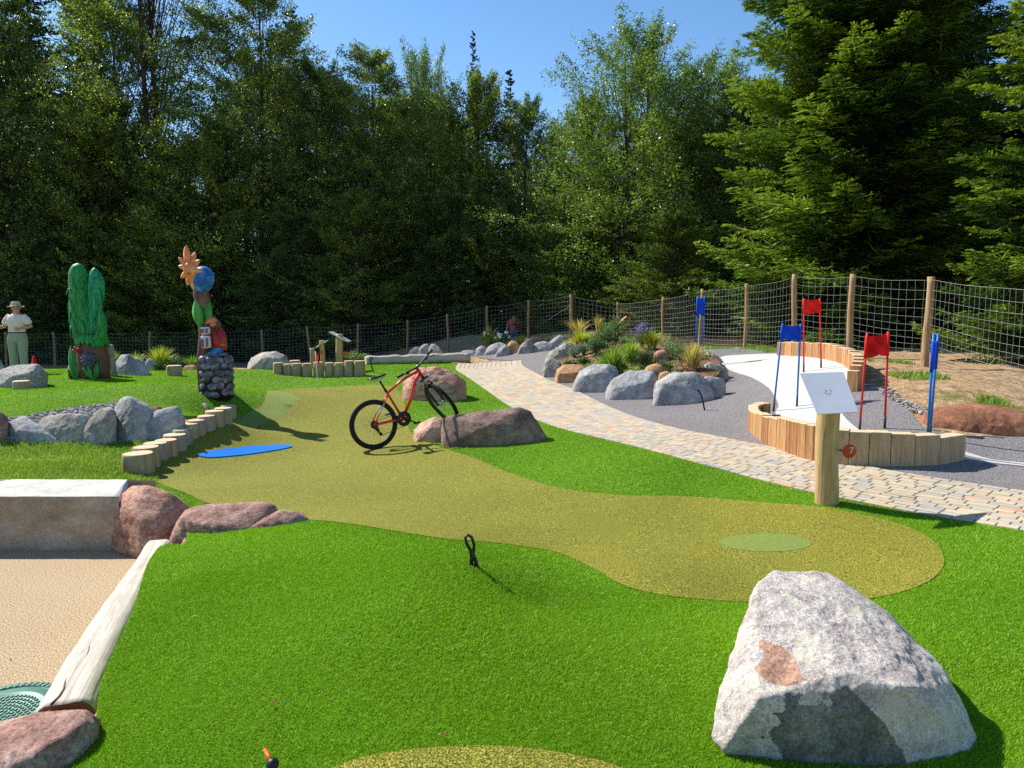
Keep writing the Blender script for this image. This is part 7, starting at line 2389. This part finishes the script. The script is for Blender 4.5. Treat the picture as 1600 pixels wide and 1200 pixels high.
trees = [
 # px, Y, top py, kind, width factor, label
 (-95, 33, -260, 'hb1', 1.1, 'leafy tree at the left edge of the forest, cut by the frame'),
 (15, 34, -20, 'hb2', 1.15, 'sunlit bushy tree behind the woman in the hat'),
 (75, 41, -230, 'sp1', 1.1, 'dark spruce trunk rising behind the bushy tree at the left'),
 (150, 42, -260, 'sp1', 1.0, 'second dark spruce at the left with bare upper trunk'),
 (175, 35, 150, 'hb4', 1.0, 'low leafy tree behind the green carved figure'),
 (262, 36, -180, 'airy', 1.05, 'tall airy tree with sky showing between its forked limbs'),
 (196, 38, -120, 'hb1', .85, 'bright leafy tree left of the airy forked one'),
 (340, 33, 190, 'hb4', 1.0, 'low dark leafy tree behind the carved sun pole'),
 (412, 36, -60, 'hb1', .9, 'tall leafy tree right of the airy forked one'),
 (468, 41, 10, 'sp2', 1.3, 'spruce with ragged top left of the open sky'),
 (505, 37, 95, 'hb2', .85, 'mid-height tree below the ragged spruce top'),
 (585, 35, 72, 'hb1', .9, 'dark green rounded tree at the left of the open sky'),
 (665, 36, 78, 'hb3', .72, 'tree with thin twiggy top left of the spruce spire'),
 (742, 46, 42, 'sp2', .55, 'narrow dark spruce spire standing above its neighbours'),
 (748, 35, 118, 'hb4', .85, 'yellow-green pointed tree in front of the spruce spire'),
 (796, 45, 104, 'sp2', .75, 'flat-topped dark conifer right of the spruce spire'),
 (822, 36, 152, 'hb2', .72, 'slim leafy tree at the left side of the sky notch'),
 (862, 41, 206, 'hb4', .7, 'low tree filling the bottom of the sky notch'),
 (912, 34, 150, 'hb4', .75, 'light green tree at the right side of the sky notch'),
 (990, 31, 42, 'hb3', 1.16, 'tall pale-leaved tree with upright twigs right of the sky notch'),
 (1096, 32, 88, 'hb3', .95, 'pale-leaved tree beside the big fir'),
 (1160, 30, 130, 'hb2', .8, 'darker tree half hidden by the big fir'),
 (560, 31, 300, 'hb4', .9, 'low dark tree behind the middle of the wire fence'),
 (700, 33, 300, 'hb2', .8, 'low dark tree left of the man in the striped shirt'),
 (900, 34, 330, 'hb4', .9, 'low dark tree right of the man in the striped shirt'),
 (450, 31.8, 330, 'hb2', .8, 'low dark tree behind the left part of the wire fence'),
 (240, 32.5, 330, 'hb4', .85, 'low sun-flecked tree between the two carved figures'),
 (80, 32.5, 360, 'hb2', .8, 'low dark tree between the woman and the green figure'),
 (1050, 27, 330, 'hb4', .75, 'low dark tree behind the far blue gate'),
]
back = []
rb = random.Random(4)
for Y, step, ymin in ((47, 62, 0), (55, 76, 0)):
    px = -260 + rb.random() * 30
    while px < 1900:
        sky_ = np.interp(px, [-300, 100, 330, 430, 500, 560, 640, 740, 790, 840, 870, 905, 960, 1000, 1060, 1130, 1180, 1480, 1540, 1640, 1900], [-60, 60, 190, 40, 90, 120, 120, 120, 150, 210, 240, 215, 130, 90, 130, 140, 60, 60, 150, 150, 100])
        back.append((px, Y + rb.uniform(-2, 2), sky_ + rb.uniform(20, 90), rb.choice(['hb1', 'hb2', 'hb4', 'sp1', 'sp2']), rb.uniform(.85, 1.15), None))
        px += step * rb.uniform(.8, 1.2)
for i, (px, Y, top, kind, wf, lb) in enumerate(trees + back):
    if lb: Y += 3.2 if px < 900 else 1.5
    x = P(px, 500, Y).x
    z0 = Tz(x, Y)
    ht = max(4, P(px, top, Y).z - z0)
    if kind in used: o = copy_tree(protos[kind])
    else: o = protos[kind]; used.add(kind)
    s_ = ht / HTS[kind]
    o.location = (x, Y, z0 - .1)
    hs = wf * (.55 + .45 * s_) if s_ < 1.2 else wf
    o.scale = (hs, hs, s_)
    o.rotation_euler.z = rb.uniform(0, 6.28)
    if lb: tag(o, lb, 'tree', 'forest trees behind the fence')
    else:
        con = kind.startswith('sp')
        tag(o, 'dark conifer deep in the forest behind the front row' if con else 'leafy tree deep in the forest behind the front row', 'tree',
            'conifers deep in the forest' if con else 'leafy trees deep in the forest')
# the big fir and its neighbours, close behind the right fence
o = conifer(17, 4.25, .5, 21, 'needle_a', .28, 11, -.12, 7, .12, .55, .24, 36, .026, ragged=.26)
x = P(1335, 500, 20.5).x; o.location = (x, 20.5, Tz(x, 20.5) - .1)
tag(o, 'big fir with layered sunlit branches close behind the fence', 'tree', 'firs close behind the right fence')
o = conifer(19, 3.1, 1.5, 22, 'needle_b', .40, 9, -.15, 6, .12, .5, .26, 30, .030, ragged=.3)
x = P(1425, 500, 23.5).x; o.location = (x, 23.5, Tz(x, 23.5) - .1); o.rotation_euler.z = 1.1
tag(o, 'darker fir with a visible trunk right behind the big fir', 'tree', 'firs close behind the right fence')
o = conifer(12, 2.15, .4, 23, 'needle_a', .27, 9, -.1, 8, .10, .7, .16, 32, .020, ragged=.25)
x = P(1672, 500, 13.4).x; o.location = (x, 13.4, Tz(x, 13.4) - .1)
tag(o, 'bright green fir reaching in from the right edge', 'tree', 'firs close behind the right fence')
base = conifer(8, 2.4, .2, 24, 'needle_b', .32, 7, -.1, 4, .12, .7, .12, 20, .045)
x = P(1500, 500, 24).x; base.location = (x, 24, Tz(x, 24) - .1)
tag(base, 'young dark fir under the tall firs', 'tree', 'young firs in the shade')
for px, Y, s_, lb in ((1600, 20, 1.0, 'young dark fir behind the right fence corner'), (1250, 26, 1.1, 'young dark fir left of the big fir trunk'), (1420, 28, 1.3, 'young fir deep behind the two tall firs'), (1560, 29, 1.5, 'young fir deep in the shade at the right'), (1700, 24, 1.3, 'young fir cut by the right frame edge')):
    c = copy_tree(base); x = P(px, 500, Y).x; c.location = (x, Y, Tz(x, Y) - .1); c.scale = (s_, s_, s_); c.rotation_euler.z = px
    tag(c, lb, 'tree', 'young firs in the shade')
